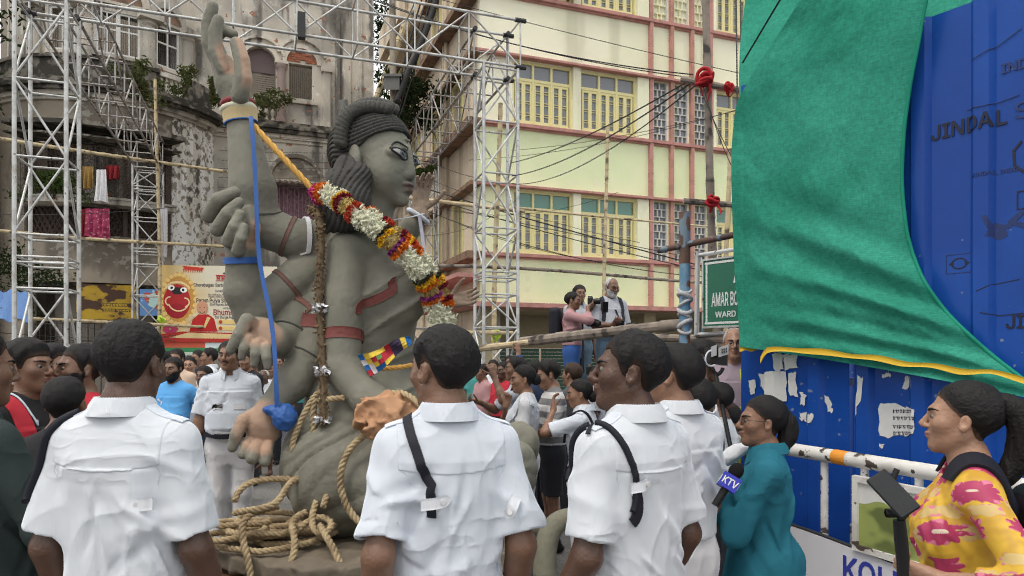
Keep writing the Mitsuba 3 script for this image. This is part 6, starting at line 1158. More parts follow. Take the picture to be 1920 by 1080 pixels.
garland(jt((597, 366, 4.93), (625, 368, 4.80), (660, 395, 4.70), (700, 425, 4.68), (745, 465, 4.70), (785, 510, 4.78), (806, 548, 4.86), (818, 590, 4.92), (828, 620, 4.96)), [('bloom_pink', 12), ('bloom_orange', 14), (Wt, 40), ('bloom_yellow', 7), ('bloom_maroon', 6), ('gold_foil', 16), ('bloom_red', 10), (Wt, 52), ('bloom_black', 3), ('bloom_yellow', 10), ('gold_foil', 14), ('bloom_purple', 5), ('bloom_orange', 10), (Wt, 50), ('bloom_black', 4), ('bloom_yellow', 10), ('bloom_orange', 6), ('gold_foil', 15), ('bloom_purple', 4), ('bloom_orange', 9), (Wt, 50)], .063, 'near strand of the flower garland, white blossoms with orange and yellow bands', 300)
garland(jt((690, 400, 5.0), (712, 420, 4.86), (745, 442, 4.88), (780, 478, 4.95), (808, 512, 5.02), (828, 550, 5.08), (836, 585, 5.10), (842, 622, 5.12)), [('bloom_purple', 6), ('bloom_orange', 12), (Wt, 26), ('bloom_maroon', 4), ('bloom_red', 12), ('gold_foil', 12), ('bloom_maroon', 5), ('bloom_orange', 8), ('bloom_yellow', 4), ('bloom_red', 8), ('bloom_orange', 12), (Wt, 36), ('bloom_black', 4), ('bloom_yellow', 12), ('bloom_maroon', 5), ('gold_foil', 14), ('bloom_maroon', 6), ('bloom_orange', 9), (Wt, 36)], .057, 'far strand of the flower garland, with maroon and orange bands', 400)
k = thing('garland', 'long withered brown garland hanging down the statue back with bits of tinsel', 'garland')
dp = spline(jt((582, 392, 4.93), (598, 410, 4.86), (602, 470, 4.82), (599, 560, 4.80), (603, 650, 4.76), (607, 730, 4.70), (604, 795, 4.68)), 120); g = np.random.default_rng(5)
put('thread', tube(dp, .024, 8), 'rope_brown', k, smooth=True)
i = g.integers(120, size=1500); pp = dp[i]+g.normal(size=(1500, 3))*.015; o = unit_rows(g.normal(size=(1500, 3))); s_ = unit_rows(np.cross(o, g.normal(size=(1500, 3)))); v = np.stack([pp-o*.014, pp+s_*.009, pp+o*.017, pp-s_*.009], 1).reshape(-1, 3); q = np.arange(1500)[:, None]*4; put('dry_leaves', (v, np.vstack([q+[0, 1, 2], q+[0, 2, 3]])), mat('dry_leaf', (.15, .105, .06), .8, .2), k)
for f_ in (60, 62, 90, 92, 116, 117): put('tinsel', petals(dp[f_], A(0, 0, 1), .05, .03, 26, f_, .035), mat('tinsel', (.6, .6, .62), .25, .5, metallic=.6), k)
strip(jt((728, 413, 5.6), (760, 409, 5.68), (794, 401, 5.78)), .03, 'cotton_white', 'ribbon', 'white ribbon stretched from the far wrist to the neck', 'ribbon', 20); strip(jt((786, 404, 5.78), (790, 430, 5.78), (796, 480, 5.75)), .028, 'lungi_white', 'ribbon', 'lavender ribbon hanging from the far wrist', 'ribbon', 20)
wrist_ring(A5, 2, .85, 0, .02, 'cotton_white', 'bangle', 'white ribbon turns round the far raised wrist', 'bangle')
# ------------------------------------------------------------------ the near figures
def uniform_details(o, side, kind):
    """Shoulder strap, armpit lanyard and button loop of a white uniform shirt."""
    H, s, sh = o['H'], o['s'], o['sh']; x = -1 if side == 'L' else 1; S = sh[side]; k = o['shirt_key']
    strap(o, [A(x*.075, -.02, .90*H), A(x*.12, -.02, .86*H), S+A(x*.045, 0, .09)], .05, .003, 'cotton_white', 'shoulder_strap', .004, k, 24)
    S2 = sh['R' if side == 'L' else 'L']; strap(o, [A(-x*.075, -.02, .90*H), A(-x*.12, -.02, .86*H), S2+A(-x*.045, 0, .09)], .05, .003, 'cotton_white', 'shoulder_strap', .004, k, 24)
    return S, x
mat('sleeve_loop', (.60, .62, .66), .8, .2); mat('button', (.55, .55, .56), .3, .5)
def loop(o, p, d, up, w=.030, L=.07):
    """Button loop that stands off the shirt."""
    d = unit(d); up = unit(up); P0 = project(o['shirt'], [p], .006)[0]; n = grad(o['shirt'], np.array([p]))[0].astype(float); t = np.linspace(0, 1, 12)
    G = np.array([[P0+d*L*(q-.3)+n*(.004+.014*math.sin(q*np.pi)**2)+up*w*(v-.5)*(1 if q < .86 else max(.05, (1-q)/.14)) for v in np.linspace(0, 1, 5)] for q in t]); v, f = slab(G, .003); k = put('button_loop', (o['L2W'](v), f), 'sleeve_loop', o['shirt_key'], smooth=True)
    c = P0+d*L*.45+n*.019; m = tube([c-n*.003, c+n*.002], .007, 12); put('button', (o['L2W'](m[0]), m[1]), 'button', k, smooth=40)

# left officer, back turned
o = person('man in white uniform shirt at the left, back turned, cord under his left arm', ground(240, 2.04), -8, H=1.735, head=(6, -6), w=.98, skin='dark', shirt='cotton_white_warm', collar='cotton_white_warm', yoke='cotton_white_warm', h=.0055, seed=1, wr=.010, thick=.012, legs=('trousers', 'trouser_white'),
           arms={'L': (A(-.225, .06, .86), (-.25, -1, 0), (-.05, .2, -1), (1, .1, 0), 18), 'R': (A(.235, .10, .86), (.25, -1, 0), (0, .3, -1), (-1, .1, 0), 18)}, hh=.0045)
uniform_details(o, 'L', 0); cord(o, [o['sh']['L']+A(.02, -.01, .09), o['sh']['L']+A(-.03, -.065, .04), o['sh']['L']+A(-.06, -.075, -.03), o['sh']['L']+A(-.085, -.07, -.13), o['sh']['L']+A(-.075, -.065, -.17)], .011, 'strap_black')
loop(o, o['sh']['L']+A(-.07, -.07, -.20), (-.6, 0, -.8), (.6, .4, -.3)); loop(o, o['sh']['R']+A(-.005, -.12, -.155), (-1, .1, -.1), (0, 0, 1), .035, .075)
# centre officer, looking away to the left
o = person('man in white uniform shirt in the centre with a flat black strap behind his shoulder', ground(838, 2.08), 16, H=1.715, head=(30, -2), w=.94, skin='brown', shirt='cotton_white', collar='cotton_white', yoke='cotton_white', h=.0055, seed=2, wr=.011, thick=.017, legs=('trousers', 'trouser_white'),
           arms={'L': (A(-.21, .02, .86), (-.25, -1, 0), (-.05, .2, -1), (1, .1, 0), 18), 'R': (A(.215, .06, .86), (.25, -1, 0), (0, .3, -1), (-1, .1, 0), 18)}, hh=.0045)
uniform_details(o, 'L', 1); strap(o, [o['sh']['L']+A(.035, .01, .09), o['sh']['L']+A(.03, -.07, .05), o['sh']['L']+A(.05, -.12, -.03), o['sh']['L']+A(.075, -.13, -.12), o['sh']['L']+A(.078, -.13, -.19)], .027, .004, 'strap_black', 'strap', .007)
loop(o, o['sh']['L']+A(.075, -.13, -.145), (1, -.1, .15), (0, 0, 1), .032, .085); loop(o, o['sh']['R']+A(.02, -.10, -.16), (-.5, -.3, -.8), (.8, 0, -.4), .032, .07)
# right officer, in profile
o = person('dark skinned man in white uniform shirt looking left, black cord loop over his left shoulder', ground(1184, 2.14), 38, H=1.705, head=(42, 4), w=.98, skin='dark', shirt='cotton_white_warm', collar='cotton_white_warm', yoke='cotton_white_warm', h=.0055, seed=3, wr=.011, thick=.013, legs=('trousers', 'trouser_white'),
           arms={'L': (A(-.23, .10, .86), (-.25, -1, 0), (-.05, .2, -1), (1, .1, 0), 18), 'R': (A(.235, .10, .86), (.25, -1, 0), (0, .3, -1), (-1, .1, 0), 18)}, hh=.0045)
uniform_details(o, 'L', 2); S = o['sh']['L']; cord(o, [S+A(-.01, .0, .09), S+A(.01, -.07, .055), S+A(.03, -.11, -.02), S+A(.045, -.12, -.11), S+A(.035, -.11, -.17)], .010, 'strap_black'); strap(o, [S+A(.045, -.12, -.12), S+A(.05, -.12, -.17), S+A(.035, -.10, -.20)], .032, .006, 'strap_black', 'cord_slide', .010)
cord(o, [S+A(-.025, .02, .09), S+A(-.055, .08, .05), S+A(-.06, .10, -.03), S+A(-.07, .09, -.10)], .010, 'strap_black'); loop(o, S+A(.045, -.12, -.10), (1, -.2, .25), (0, 0, 1), .03, .07)
strap(o, [S+A(-.045, -.012, .09), S+A(-.052, .0, .09)], .055, .004, 'strap_black', 'shoulder_title', .009, o['shirt_key'], 8)

o = person('man in white uniform shirt partly hidden behind the dark skinned one, black hair', ground(1268, 2.75), 32, H=1.675, head=(25, 0), skin='mid', shirt='cotton_white_warm', collar='cotton_white_warm', h=.007, seed=4, thick=.018, legs=('trousers', 'trouser_white')); uniform_details(o, 'L', 3)
# teal woman with the microphone
yw = 72
TEAL = person('woman with glasses and a ponytail in a teal shirt holding a microphone', ground(1432, 2.9), yw, H=1.47, head=(14, 2), fem=True, w=1.06, skin='mid', hair='back', thick=.014, shirt='shirt_teal', sleeve=1.75, collar='shirt_teal', h=.006, seed=5, wr=.010, hem=.40, legs=('trousers', 'jean_blue'), hh=.0045,
     arms={'L': (A(-.02, .21, 1.06), (-.9, -.3, -1), (.1, .6, .6), (.3, .6, -.3), 50), 'R': (A(.15, .26, .99), (.8, -.3, -1), (-.2, .8, .3), (-.5, .3, .5), 48)},
     tail=[('ponytail', [(0, -.09, .03), (.0, -.125, .0), (.0, -.125, -.06), (.0, -.10, -.13)], [.024, .036, .038, .022])])
o = TEAL
def glasses(o, m='plastic_black'):
    k = None
    for x in (-1, 1):
        t = np.linspace(0, 2*np.pi, 28); ring = np.c_[x*.031+.0225*np.cos(t), np.full(28, .101)-.006*np.abs(np.cos(t)), -.002+.017*np.sin(t)]; v, f = tube(ring, .0014, 6); k = put('spectacles', (o['wind'](v), f), m, o['key'], smooth=True)
        v, f = tube([(x*.053, .095, .004), (x*.076, .05, .006), (x*.082, -.005, .004)], .0014, 6); put('temple', (o['wind'](v), f), m, k)
    v, f = tube([(-.009, .104, .002), (0, .107, .004), (.009, .104, .002)], .0014, 6); put('bridge', (o['wind'](v), f), m, k)
glasses(o)
W = o['L2W'](o['arms']['L'][2]); fd = rz(yw)@A(0, 1, 0)
mc = at(1367, 905, 2.63); d_ = unit(A(.55, .1, .83))
mk = thing('microphone', 'blue television microphone cube lettered in white with a black foam top', 'microphone')
a_ = unit(np.cross([0.35, 1, 0], d_)); Rm = np.stack([a_, np.cross(d_, a_), d_], 1)
def mloc(m): return np.asarray(m[0] if isinstance(m, tuple) else m.vertices)@Rm.T+mc, (m[1] if isinstance(m, tuple) else m.faces)
bx = trimesh.creation.box((.068, .068, .055)); mat('mic_blue', (.012, .02, .36), .35, .5); put('cube', mloc(bx), 'mic_blue', mk)
fm = trimesh.creation.icosphere(3, .027); fm.vertices *= [1, 1, 1.25]; fm.vertices += [0, 0, .05]; put('foam', mloc(fm), mat('foam', (.012, .012, .012), 1., .1), mk, smooth=True); put('handle', mloc(tube([(0, 0, -.10), (0, 0, -.05), (0, 0, .03)], [.014, .015, .017], 12)), 'plastic_black', mk, smooth=40)
v, f = text('KTV', .026, .001, True); v[:, 0] -= v[:, 0].max()/2; v[:, 1] -= .013
for q in range(4):
    Rq = rz(q*90); put('lettering', mloc((np.c_[v[:, 0]*.82, -(v[:, 2]+.0345), v[:, 1]]@Rq.T, f)), 'sign_white' if 'm_sign_white' in scene else 'cotton_white', mk)
# woman with the phone on a hand grip
def flowers(p, n, uv):
    s, t = p.x*.75+p.y*.66, p.z+.25*p.y; w = fbm(p.x*70, p.y*70, p.z*70, 2)-.5
    c = mix((.58, .36, .035), (.46, .26, .03), smoothstep(.42, .6, fbm(p.x*16, p.y*16, p.z*16, 3)))
    for k, (size, rad, npet, col, odds) in enumerate(((.062, .40, 6, (.50, .36, .14), .25), (.105, .47, 10, (.36, .035, .10), .12))):
        x, y = s/size+k*3.3, t/size+k*7.7; y = y+.5*cell_rand(dr.floor(x), 3., k); cx, cy = dr.floor(x), dr.floor(y)
        dx, dy = x-cx-.5-.16*(cell_rand(cx, cy, 5)-.5), y-cy-.5-.16*(cell_rand(cx, cy, 6)-.5); r = dr.sqrt(dx*dx+dy*dy); a = dr.atan2(dy, dx)
        e = rad*(.74+.26*dr.abs(dr.cos(a*npet*.5+cell_rand(cx, cy, 7)*6)))*(.75+.25*cell_rand(cx, cy, 8))+.16*w; on = smoothstep(.0, -.03, r-e)*dr.select(cell_rand(cx, cy, 9) > odds, 1., 0.)
        c = mix(c, mix(col, (.55, .16, .24), smoothstep(.55, .75, dr.abs(dr.cos(a*npet*.5+.4))*r/rad+w)), on)
        if k: c = mix(c, (.62, .50, .40), smoothstep(.07, .05, r)*on)
    return c
mat('floral', mikit.proc(flowers), .55, .4, sheen=.3)
yf = 66; GIRL = person('young woman in a yellow floral top with pink flowers and a long ponytail', ground(1808, 2.12), yf, H=1.555, head=(-8, 3), fem=True, w=1.04, skin='light', hair='back', thick=.018, shirt='floral', sleeve=1.55, h=.006, seed=6, wr=.012, hem=.42, neck_open=.012, legs=('trousers', 'jean_blue'), hh=.0045,
     arms={'L': (lp(1808, 2.12, 66, 1752, 1086, 1.95), (-.9, -.4, -1), (.2, .9, .25), (.75, .1, .5), 62), 'R': (A(.26, .06, .76), (.9, -1, 0), (0, .4, -1), (-1, .1, 0), 16)},
     tail=[('ponytail', [(0, -.09, .06), (.0, -.135, .045), (.01, -.175, -.03), (.015, -.15, -.14), (.0, -.11, -.22)], [.022, .040, .044, .034, .014])])
o = GIRL
put('hair_tie', (lambda m: (o['wind'](m[0]), m[1]))(tube([(.026*math.cos(t), -.112, .052+.026*math.sin(t)) for t in np.linspace(0, 6.28, 20)], .010, 8)), mat('hair_tie_pink', (.40, .03, .13), .8, .2), o['key'], smooth=True)
for q in ('L', 'R'):
    x = -1 if q == 'L' else 1; S = o['sh'][q]; strap(o, [S+A(-x*.055, .07, .03), S+A(-x*.06, .0, .09), S+A(-x*.055, -.08, .04), S+A(-x*.05, -.12, -.08), S+A(-x*.045, -.12, -.30)], .058, .009, 'strap_black', 'bag_strap', .007)
gv, gf = sdf_mesh(lambda P: rbox(P, (0, -.20, 1.06), (.14, .07, .20), .05), (-.2, -.32, .8), (.2, -.08, 1.32), .012); bp = solo('backpack', (o['L2W'](gv), gf), 'strap_black', 'black backpack on the back of the woman in the yellow floral top', 'backpack', smooth=True)
Wl = o['L2W'](o['arms']['L'][2]); hd = o['L2W'](o['arms']['L'][2]+A(.02, .085, .035))
gk = thing('phone_gimbal', 'black handheld gimbal stick in the hand of the woman in yellow', 'gimbal')
gb = at(1693, 1050, 1.86); gt = at(1686, 975, 1.86); put('grip', tube([gb-A(0, 0, .06), gb, gb+(gt-gb)*.5, gt], [.014, .016, .017, .015], 14), 'plastic_black', gk, smooth=40)
put('arm', cat(tube(spline([gt, at(1700, 950, 1.86), at(1688, 925, 1.85), at(1672, 925, 1.85), at(1676, 895, 1.85), at(1682, 880, 1.85)], 20), .008, 8), tube([at(1662, 962, 1.86), at(1700, 962, 1.86)], .012, 10), tube([at(1671, 930, 1.85), at(1671, 912, 1.85)], .014, 10)), 'plastic_black', gk, smooth=True)
pk = thing('phone', 'black phone clamped on the gimbal stick, tilted to the left', 'phone')
q0, q1, q2 = at(1655, 874, 1.87), at(1724, 946, 1.80), at(1626, 906, 1.86); cx = (q1+q2)/2; ux = unit(q1-q0); uy = unit((q2-q0)-ux*((q2-q0)@ux)); uz_ = np.cross(ux, uy); Rp = np.stack([ux, uy, uz_], 1)
Lp, Wp = np.linalg.norm(q1-q0), np.linalg.norm(q2-q0)*.95
pv, pf = sdf_mesh(lambda P: rbox(P, (0, 0, 0), (Lp/2, Wp/2, .0055), .005), (-Lp/2-.01, -Wp/2-.01, -.012), (Lp/2+.01, Wp/2+.01, .012), .003); put('case', (pv@Rp.T+cx, pf), 'plastic_black', pk, smooth=40); sg_ = -1 if uz_[1] > 0 else 1
put('screen', hexa([cx+ux*(Lp/2-.004)*i+uy*(Wp/2-.003)*j+uz_*sg_*c for i in (-1, 1) for j in (-1, 1) for c in (.0057, .0063)]), mat('screen_glass', (.006, .007, .008), .08, .5), pk)
# man at the left edge in a dark shirt
o = person('man in a dark grey green shirt at the left edge with a bent arm', ground(-58, 2.2), -30, H=1.72, head=(-8, -4), w=1.12, skin='brown', shirt='shirt_green_grey', collar='shirt_green_grey', sleeve=1.55, h=.007, seed=7, legs=('trousers', 'jean_blue'), hem=.52, arms={'R': (A(.10, .30, 1.10), (1, -.4, -1), (-.6, .6, .2), (-.5, -.3, -.6), 35), 'L': (A(-.22, .12, .8), (-1, -1, 0), (0, .2, -1), (1, 0, 0), 16)})
# ------------------------------------------------------------------ the crowd
def P(label, px, Y, yaw, top, **k):
    H = k.pop('H', None) or CAM_H+(HY-top)/F*Y-k.get('z0', 0); k.setdefault('h', .0075 if Y < 3.7 else .0095 if Y < 7.2 else .012); k.setdefault('seed', int(px*7+Y*31) % 997); return person(label, ground(px, Y), yaw, H=H, **k)
o = P('boy with a fringe in a black and red jersey at the left edge, looking right', 52, 3.3, -98, 642, skin='brown', hair='fringe', thick=.022, shirt='shirt_black', belly=.02, w=1.04, legs=('trousers', 'jean_blue'))
for q, x in (('L', -1), ('R', 1)):
    S = o['sh'][q]; strap(o, [S+A(-x*.07, .085, -.10), S+A(-x*.045, .06, .02), S+A(-x*.02, .0, .09), S+A(-x*.02, -.06, .03)], .075, .003, 'shirt_red', 'red_panel', .003, o['shirt_key']); strap(o, [S+A(-x*.11, .09, -.06), S+A(-x*.09, .06, .03), S+A(-x*.075, .0, .09), S+A(-x*.07, -.06, .04)], .008, .004, 'cotton_white', 'piping', .004, o['shirt_key'])
P('man in a pale lime shirt half hidden behind the boy in the jersey', 100, 4.1, -100, 652, skin='brown', thick=.024, shirt='shirt_peach')
P('short person with black hair seen from behind beside the red shirt man', 121, 3.0, 10, 711, skin='brown', hair='back', fem=True, shirt='shirt_black', thick=.02)
P('bearded man in a red shirt looking left beside the left officer', 152, 3.5, 146, 650, skin='brown', shirt='shirt_red', beard='full', head=(-6, 2), thick=.014)
P('man in a pink shirt far behind the lattice tower on the left', 113, 6.5, 60, 672, shirt='shirt_pink', arms={'L': (A(-.1, .3, 1.5), (-1, 0, -1), (0, .2, 1), (1, 0, 0), 30)})
P('person in a white shirt behind the red shirt man, near the tower foot', 136, 7.0, 40, 676, shirt='cotton_white')
P('man with a short beard right of the left tower, dark shirt', 18, 4.2, -60, 646, shirt='shirt_dark_grey', skin='dark')
o = P('bearded man in a sky blue sports shirt with his hands behind his back', 326, 7.0, 172, 672, skin='brown', shirt='shirt_blue', beard='full', belly=.05, w=1.02, legs=('trousers', 'trouser_khaki'), wr=.012, h=.0085, arms={'L': (A(-.12, -.2, .92), (-1, -.3, -.3), (1, 0, -.4), (0, -1, 0), 20), 'R': (A(.12, -.2, .92), (1, -.3, -.3), (-1, 0, -.4), (0, -1, 0), 20)})
strap(o, [A(.115, .13, 1.21), A(.09, .14, 1.225), A(.065, .145, 1.205), A(.05, .15, 1.18)], .016, .003, 'cotton_white', 'emblem', .004, o['shirt_key'], 16)
OFF = o = P('heavy officer with a moustache in full white uniform and black belt facing the camera', 432, 5.9, 196, 641, skin='mid', shirt='cotton_white', collar='cotton_white', beard='moustache', belly=.045, w=1.06, legs=('trousers', 'trouser_white'), h=.008, wr=.012, thick=.012, head=(-18, 0),
      arms={'R': (A(.27, .05, .80), (1, -.5, 0), (0, .2, -1), (-1, .1, 0), 30), 'L': (A(-.25, .02, .80), (-1, -1, 0), (0, .2, -1), (1, .1, 0), 25)})
uniform_details(o, 'L', 4)
for q, x in (('L', -1), ('R', 1)):
    S = o['sh'][q]; strap(o, [S+A(x*.005, .0, .09), S+A(x*.03, 0, .08)], .045, .004, 'strap_black', 'rank_band', .010, o['shirt_key'], 8)
    strap(o, [A(x*.125, .13, 1.225), A(x*.04, .15, 1.225)], .05, .004, 'cotton_dim', 'pocket', .005, o['shirt_key'], 14)
strap(o, [A(.12, .14, 1.235), A(.045, .16, 1.235)], .035, .006, 'plastic_black', 'pocket_phone', .011, o['shirt_key'], 10)
bt_ = [(math.sin(t), math.cos(t)) for t in np.linspace(0, 2*np.pi, 40)]; pb = project(o['legs'], [A(a*.17, b*.16, 1.005) for a, b in bt_], .012)
v, f = slab(np.array([[p+A(0, 0, z) for z in (-.02, .02)] for p in pb]), .006); put('belt', (o['L2W'](v), f), 'strap_black', o['key'], smooth=50)
P('man with a moustache in a white shirt looking left', 393, 9.8, 118, 654, skin='mid', shirt='cotton_white_warm', collar='cotton_white_warm', beard='moustache')
P('man in a peach shirt with dark bag straps behind the blue shirt man', 331, 8.6, 180, 656, skin='mid', shirt='shirt_peach')
P('man in a black shirt right behind the left officer head', 303, 7.9, 150, 660, skin='brown', shirt='shirt_black')
P('woman with a round face peering over the blue shirt man shoulder', 356, 9.3, 190, 670, fem=True, hair='back', skin='light', shirt='cotton_dim')
P('man in a dark blue shirt beyond the peach shirt man', 372, 10.6, 150, 658, skin='mid', shirt='jean_blue')
P('man in grey standing between the blue shirt man and the heavy officer', 383, 7.6, 170, 688, skin='brown', shirt='shirt_grey', legs=('trousers', 'jean_blue'))
P('woman with a peach top under a black shawl behind the heavy officer', 463, 9.0, 165, 660, fem=True, hair='back', skin='mid', shirt='shirt_black')
P('thin old man in a white shirt and short dhoti with bare legs', 495, 9.8, 175, 694, skin='dark', hair='bald', hair_m='hair_grey', shirt='cotton_white_warm', collar='cotton_white_warm', legs=('dhoti', 'lungi_white'), shoes=None)
P('boy in a white shirt just behind the old man', 509, 10.8, 180, 680, skin='mid', shirt='cotton_white')
P('person in a lavender white lungi under the lowest statue hand', 541, 11.2, 170, 676, skin='brown', shirt='cotton_dim', legs=('lungi', 'lungi_white'))
P('man in a cyan shirt and dark trousers seen behind the hanging rope', 577, 10.6, 175, 664, skin='brown', shirt='shirt_cyan')
P('man in a dark shirt between the old man and the statue hand', 476, 11.5, 170, 672, skin='brown', shirt='shirt_dark_grey')
P('man with combed hair in a checked grey shirt far behind the statue elbow', 523, 12.5, 190, 668, skin='mid', shirt='shirt_grey')
P('man in a maroon shirt far left beyond the lattice tower', 78, 9.5, 150, 662, skin='brown', shirt='shirt_maroon')
P('man in a pale shirt under the lowest bamboo rail beside the banner', 285, 11.0, 160, 662, skin='mid', shirt='cotton_dim')
P('man in a white shirt below the banner flag strip', 318, 12.0, 170, 660, skin='mid', shirt='cotton_white_warm')
# right of the statue
o = P('woman in white uniform with a loose white collar flap, phone at her ear', 984, 5.65, 84, 686, fem=True, w=1.12, skin='mid', hair='back', shirt='cotton_dim', h=.0075, head=(14, -4), legs=('trousers', 'trouser_white'), tail=[('bun', [(0, -.09, .0), (0, -.115, -.01), (0, -.12, -.03)], [.034, .04, .032])], arms={'R': (A(.05, .16, 1.235), (1, .4, -1), (-.1, -.3, 1), (-1, .2, .3), 45), 'L': (A(-.22, .04, .72), (-1, -1, 0), (0, .1, -1), (1, 0, 0), 15)})
strap(o, [A(-.11, -.06, 1.27), A(-.13, .02, 1.255), A(-.115, .10, 1.20), A(-.05, .14, 1.10), A(.02, .14, 1.07)], .16, .005, 'cotton_white', 'collar_flap', .008, o['key'])
ph = thing('phone', 'black phone held to the ear of the woman in white uniform', 'phone'); c = o['wind'](A(.055, .075, -.055)); R_ = o['Rh']; put('case', hexa([o['wind'](A(.06+.006*i, .05+.075*j+.02*k_, -.06-.04*k_+.0*j)) for i in (-1, 1) for j in (-.5, .5) for k_ in (-1, 1)]), 'plastic_black', ph)
P('young man in a grey and white striped tee and dark shorts looking down', 1034, 6.0, 100, 678, skin='mid', thick=.024, shirt='shirt_striped', h=.008, head=(0, -14), legs=('shorts', 'trouser_dark'), arms={'L': (A(-.12, .26, .98), (-1, -.4, -1), (.4, 1, 0), (.3, 0, 1), 30), 'R': (A(.1, .3, 1.02), (1, -.4, -1), (-.2, 1, .2), (0, 0, 1), 30)})
o = P('woman in white uniform holding her hand to her mouth', 1092, 5.2, 72, 712, fem=True, w=1.08, skin='mid', hair='back', shirt='cotton_white', collar='cotton_white', h=.0075, head=(16, -8), legs=('trousers', 'trouser_white'), tail=[('bun', [(0, -.09, -.02), (0, -.112, -.04), (0, -.11, -.06)], [.03, .036, .028])], arms={'L': (A(-.05, .205, 1.25), (-1, .3, -1), (.25, .1, 1), (.2, -1, .2), 30), 'R': (A(.2, .06, .72), (1, -1, 0), (0, .1, -1), (-1, 0, 0), 15)})
uniform_details(o, 'L', 5); S = o['sh']['L']; cord(o, [S+A(-.0, .0, .09), S+A(-.005, .06, .03), S+A(.02, .09, -.05), S+A(.035, .10, -.12), S+A(.06, .10, -.15)], .009, 'strap_black'); cord(o, [S+A(.0, .0, .09), S+A(.02, -.07, .04), S+A(.035, -.10, -.04), S+A(.04, -.10, -.12)], .009, 'strap_black')
pb = project(o['legs'], [A(a*.15, b*.13, .825) for a, b in bt_], .012); v, f = slab(np.array([[p+A(0, 0, z) for z in (-.02, .02)] for p in pb]), .006); put('belt', (o['L2W'](v), f), 'strap_black', o['key'], smooth=50)
pl = project(o['legs'], spline([A(-.14, .05, .82), A(-.17, .04, .68), A(-.165, .07, .56), A(-.13, .10, .62), A(-.11, .11, .78)], 40), .012); put('lanyard', (o['L2W'](tube(pl, .009, 6)[0]), tube(pl, .009, 6)[1]), 'strap_black', o['key'], smooth=True)
o = P('man in a dark cap of hair raising his phone behind the woman in uniform', 968, 6.8, 96, 671, skin='brown', shirt='shirt_grey', arms={'L': (lp(968, 6.8, 96, 926, 706, 6.5), (-.6, -.2, -1), (0, .3, 1), (1, .5, 0), 40), 'R': (A(.05, .35, 1.2), (1, -.3, -1), (-.2, 1, .3), (0, 0, 1), 40)})
P('man with brown hair seen from behind next to the striped tee man', 1073, 6.8, 50, 683, skin='mid', hair_m='hair_brown', thick=.02, shirt='shirt_dark_grey')
P('man with black hair behind the striped tee man', 1002, 7.4, 60, 678, skin='brown', shirt='jean_blue')
P('person in a denim jacket reaching up to the log rail', 986, 7.7, 60, 690, skin='mid', shirt='jean_bright', sleeve=1.8, arms={'L': (lp(986, 7.7, 60, 972, 648, 7.75), (-1, 0, -1), (0, .2, 1), (.4, 1, 0), 50)})
for i, (px, Y, yaw, top, sh_, lab) in enumerate(((905, 9.5, 120, 684, 'shirt_pink', 'man in pink just right of the centre officer head'), (925, 11.0, 170, 676, 'cotton_white_warm', 'man in white under the corner lattice tower'), (944, 9.0, 140, 680, 'shirt_red', 'man in red beyond the raised arm with the phone'), (893, 12.0, 175, 670, 'shirt_cyan', 'man in cyan at the foot of the corner lattice tower'),
        (1020, 9.0, 90, 682, 'shirt_black', 'dark figure in black left below the photographers'), (1118, 8.6, 80, 690, 'shirt_grey', 'man in grey below the photographers near the dark officer face'), (955, 12.5, 180, 668, 'cotton_dim', 'man in pale grey far behind the corner tower'))):
    P(lab, px, Y, yaw, top, shirt=sh_, skin=('brown', 'mid', 'dark')[i % 3])
# photographers on a plank stand
PZ = .88
st = thing('plank_stand', 'rough plank stand carrying the photographers', 'platform')
for i in range(5): put('plank', hexa([A(x, y, z) for x in (.2, 2.1) for y in (9.02+i*.26, 9.26+i*.26) for z in (PZ-.05, PZ-.004+.003*(i % 2))]), 'wood_brown', st)
for x in (.3, 2.0):
    for y in (9.1, 10.2): rod('leg', A(x, y, 0), A(x, y, PZ-.05), .05, 'bamboo_grey', st)
cam_y = -104
o = PHA = P('photographer in a pink shirt and jeans aiming his camera to the right from the stand', 1072, 9.3, cam_y, 549, z0=PZ, skin='brown', shirt='shirt_pink', sleeve=1.5, legs=('trousers', 'jean_bright'), h=.009, head=(0, -3), arms={'L': (A(-.06, .24, 1.40), (-1, .2, -1), (.3, .7, .5), (.6, -.2, .7), 45), 'R': (A(.07, .22, 1.39), (1, .2, -1), (-.3, .7, .5), (-.6, -.2, .7), 45)})
def dslr(c, d, label, sc=1.0):
    d = unit(d); s_ = unit(np.cross(d, [0, 0, 1])); u_ = np.cross(s_, d); R_ = np.stack([s_, d, u_], 1); k = thing('camera', label, 'camera')
    bv, bf = sdf_mesh(lambda P: smin(rbox(P, (0, 0, 0), (.07, .03, .045), .012), rbox(P, (0, 0, .05), (.025, .03, .02), .012), .02), (-.1, -.05, -.07), (.1, .05, .09), .005); put('body', (bv*sc@R_.T+c, bf), 'plastic_black', k, smooth=True)
    v, f = lathe([(.0, .03), (.034, .03), (.036, .06), (.040, .07), (.040, .13), (.036, .132), (.03, .125), (0, .125)], A(0, 0, 0), 18); v = np.c_[v[:, 0], v[:, 2], v[:, 1]]; put('lens', (v*sc@R_.T+c, f), 'plastic_black', k, smooth=40)
    return k
dslr(PHA['L2W'](A(.0, .245, 1.475)), rz(cam_y)@A(0, 1, .0), 'black camera held at the eye of the photographer in pink')
gv, gf = sdf_mesh(lambda P: rbox(P, (0, -.21, 1.18), (.15, .08, .22), .06), (-.2, -.34, .9), (.2, -.08, 1.45), .014); solo('backpack', (PHA['L2W'](gv), gf), 'strap_black', 'black backpack worn by the photographer in pink', 'backpack', smooth=True)
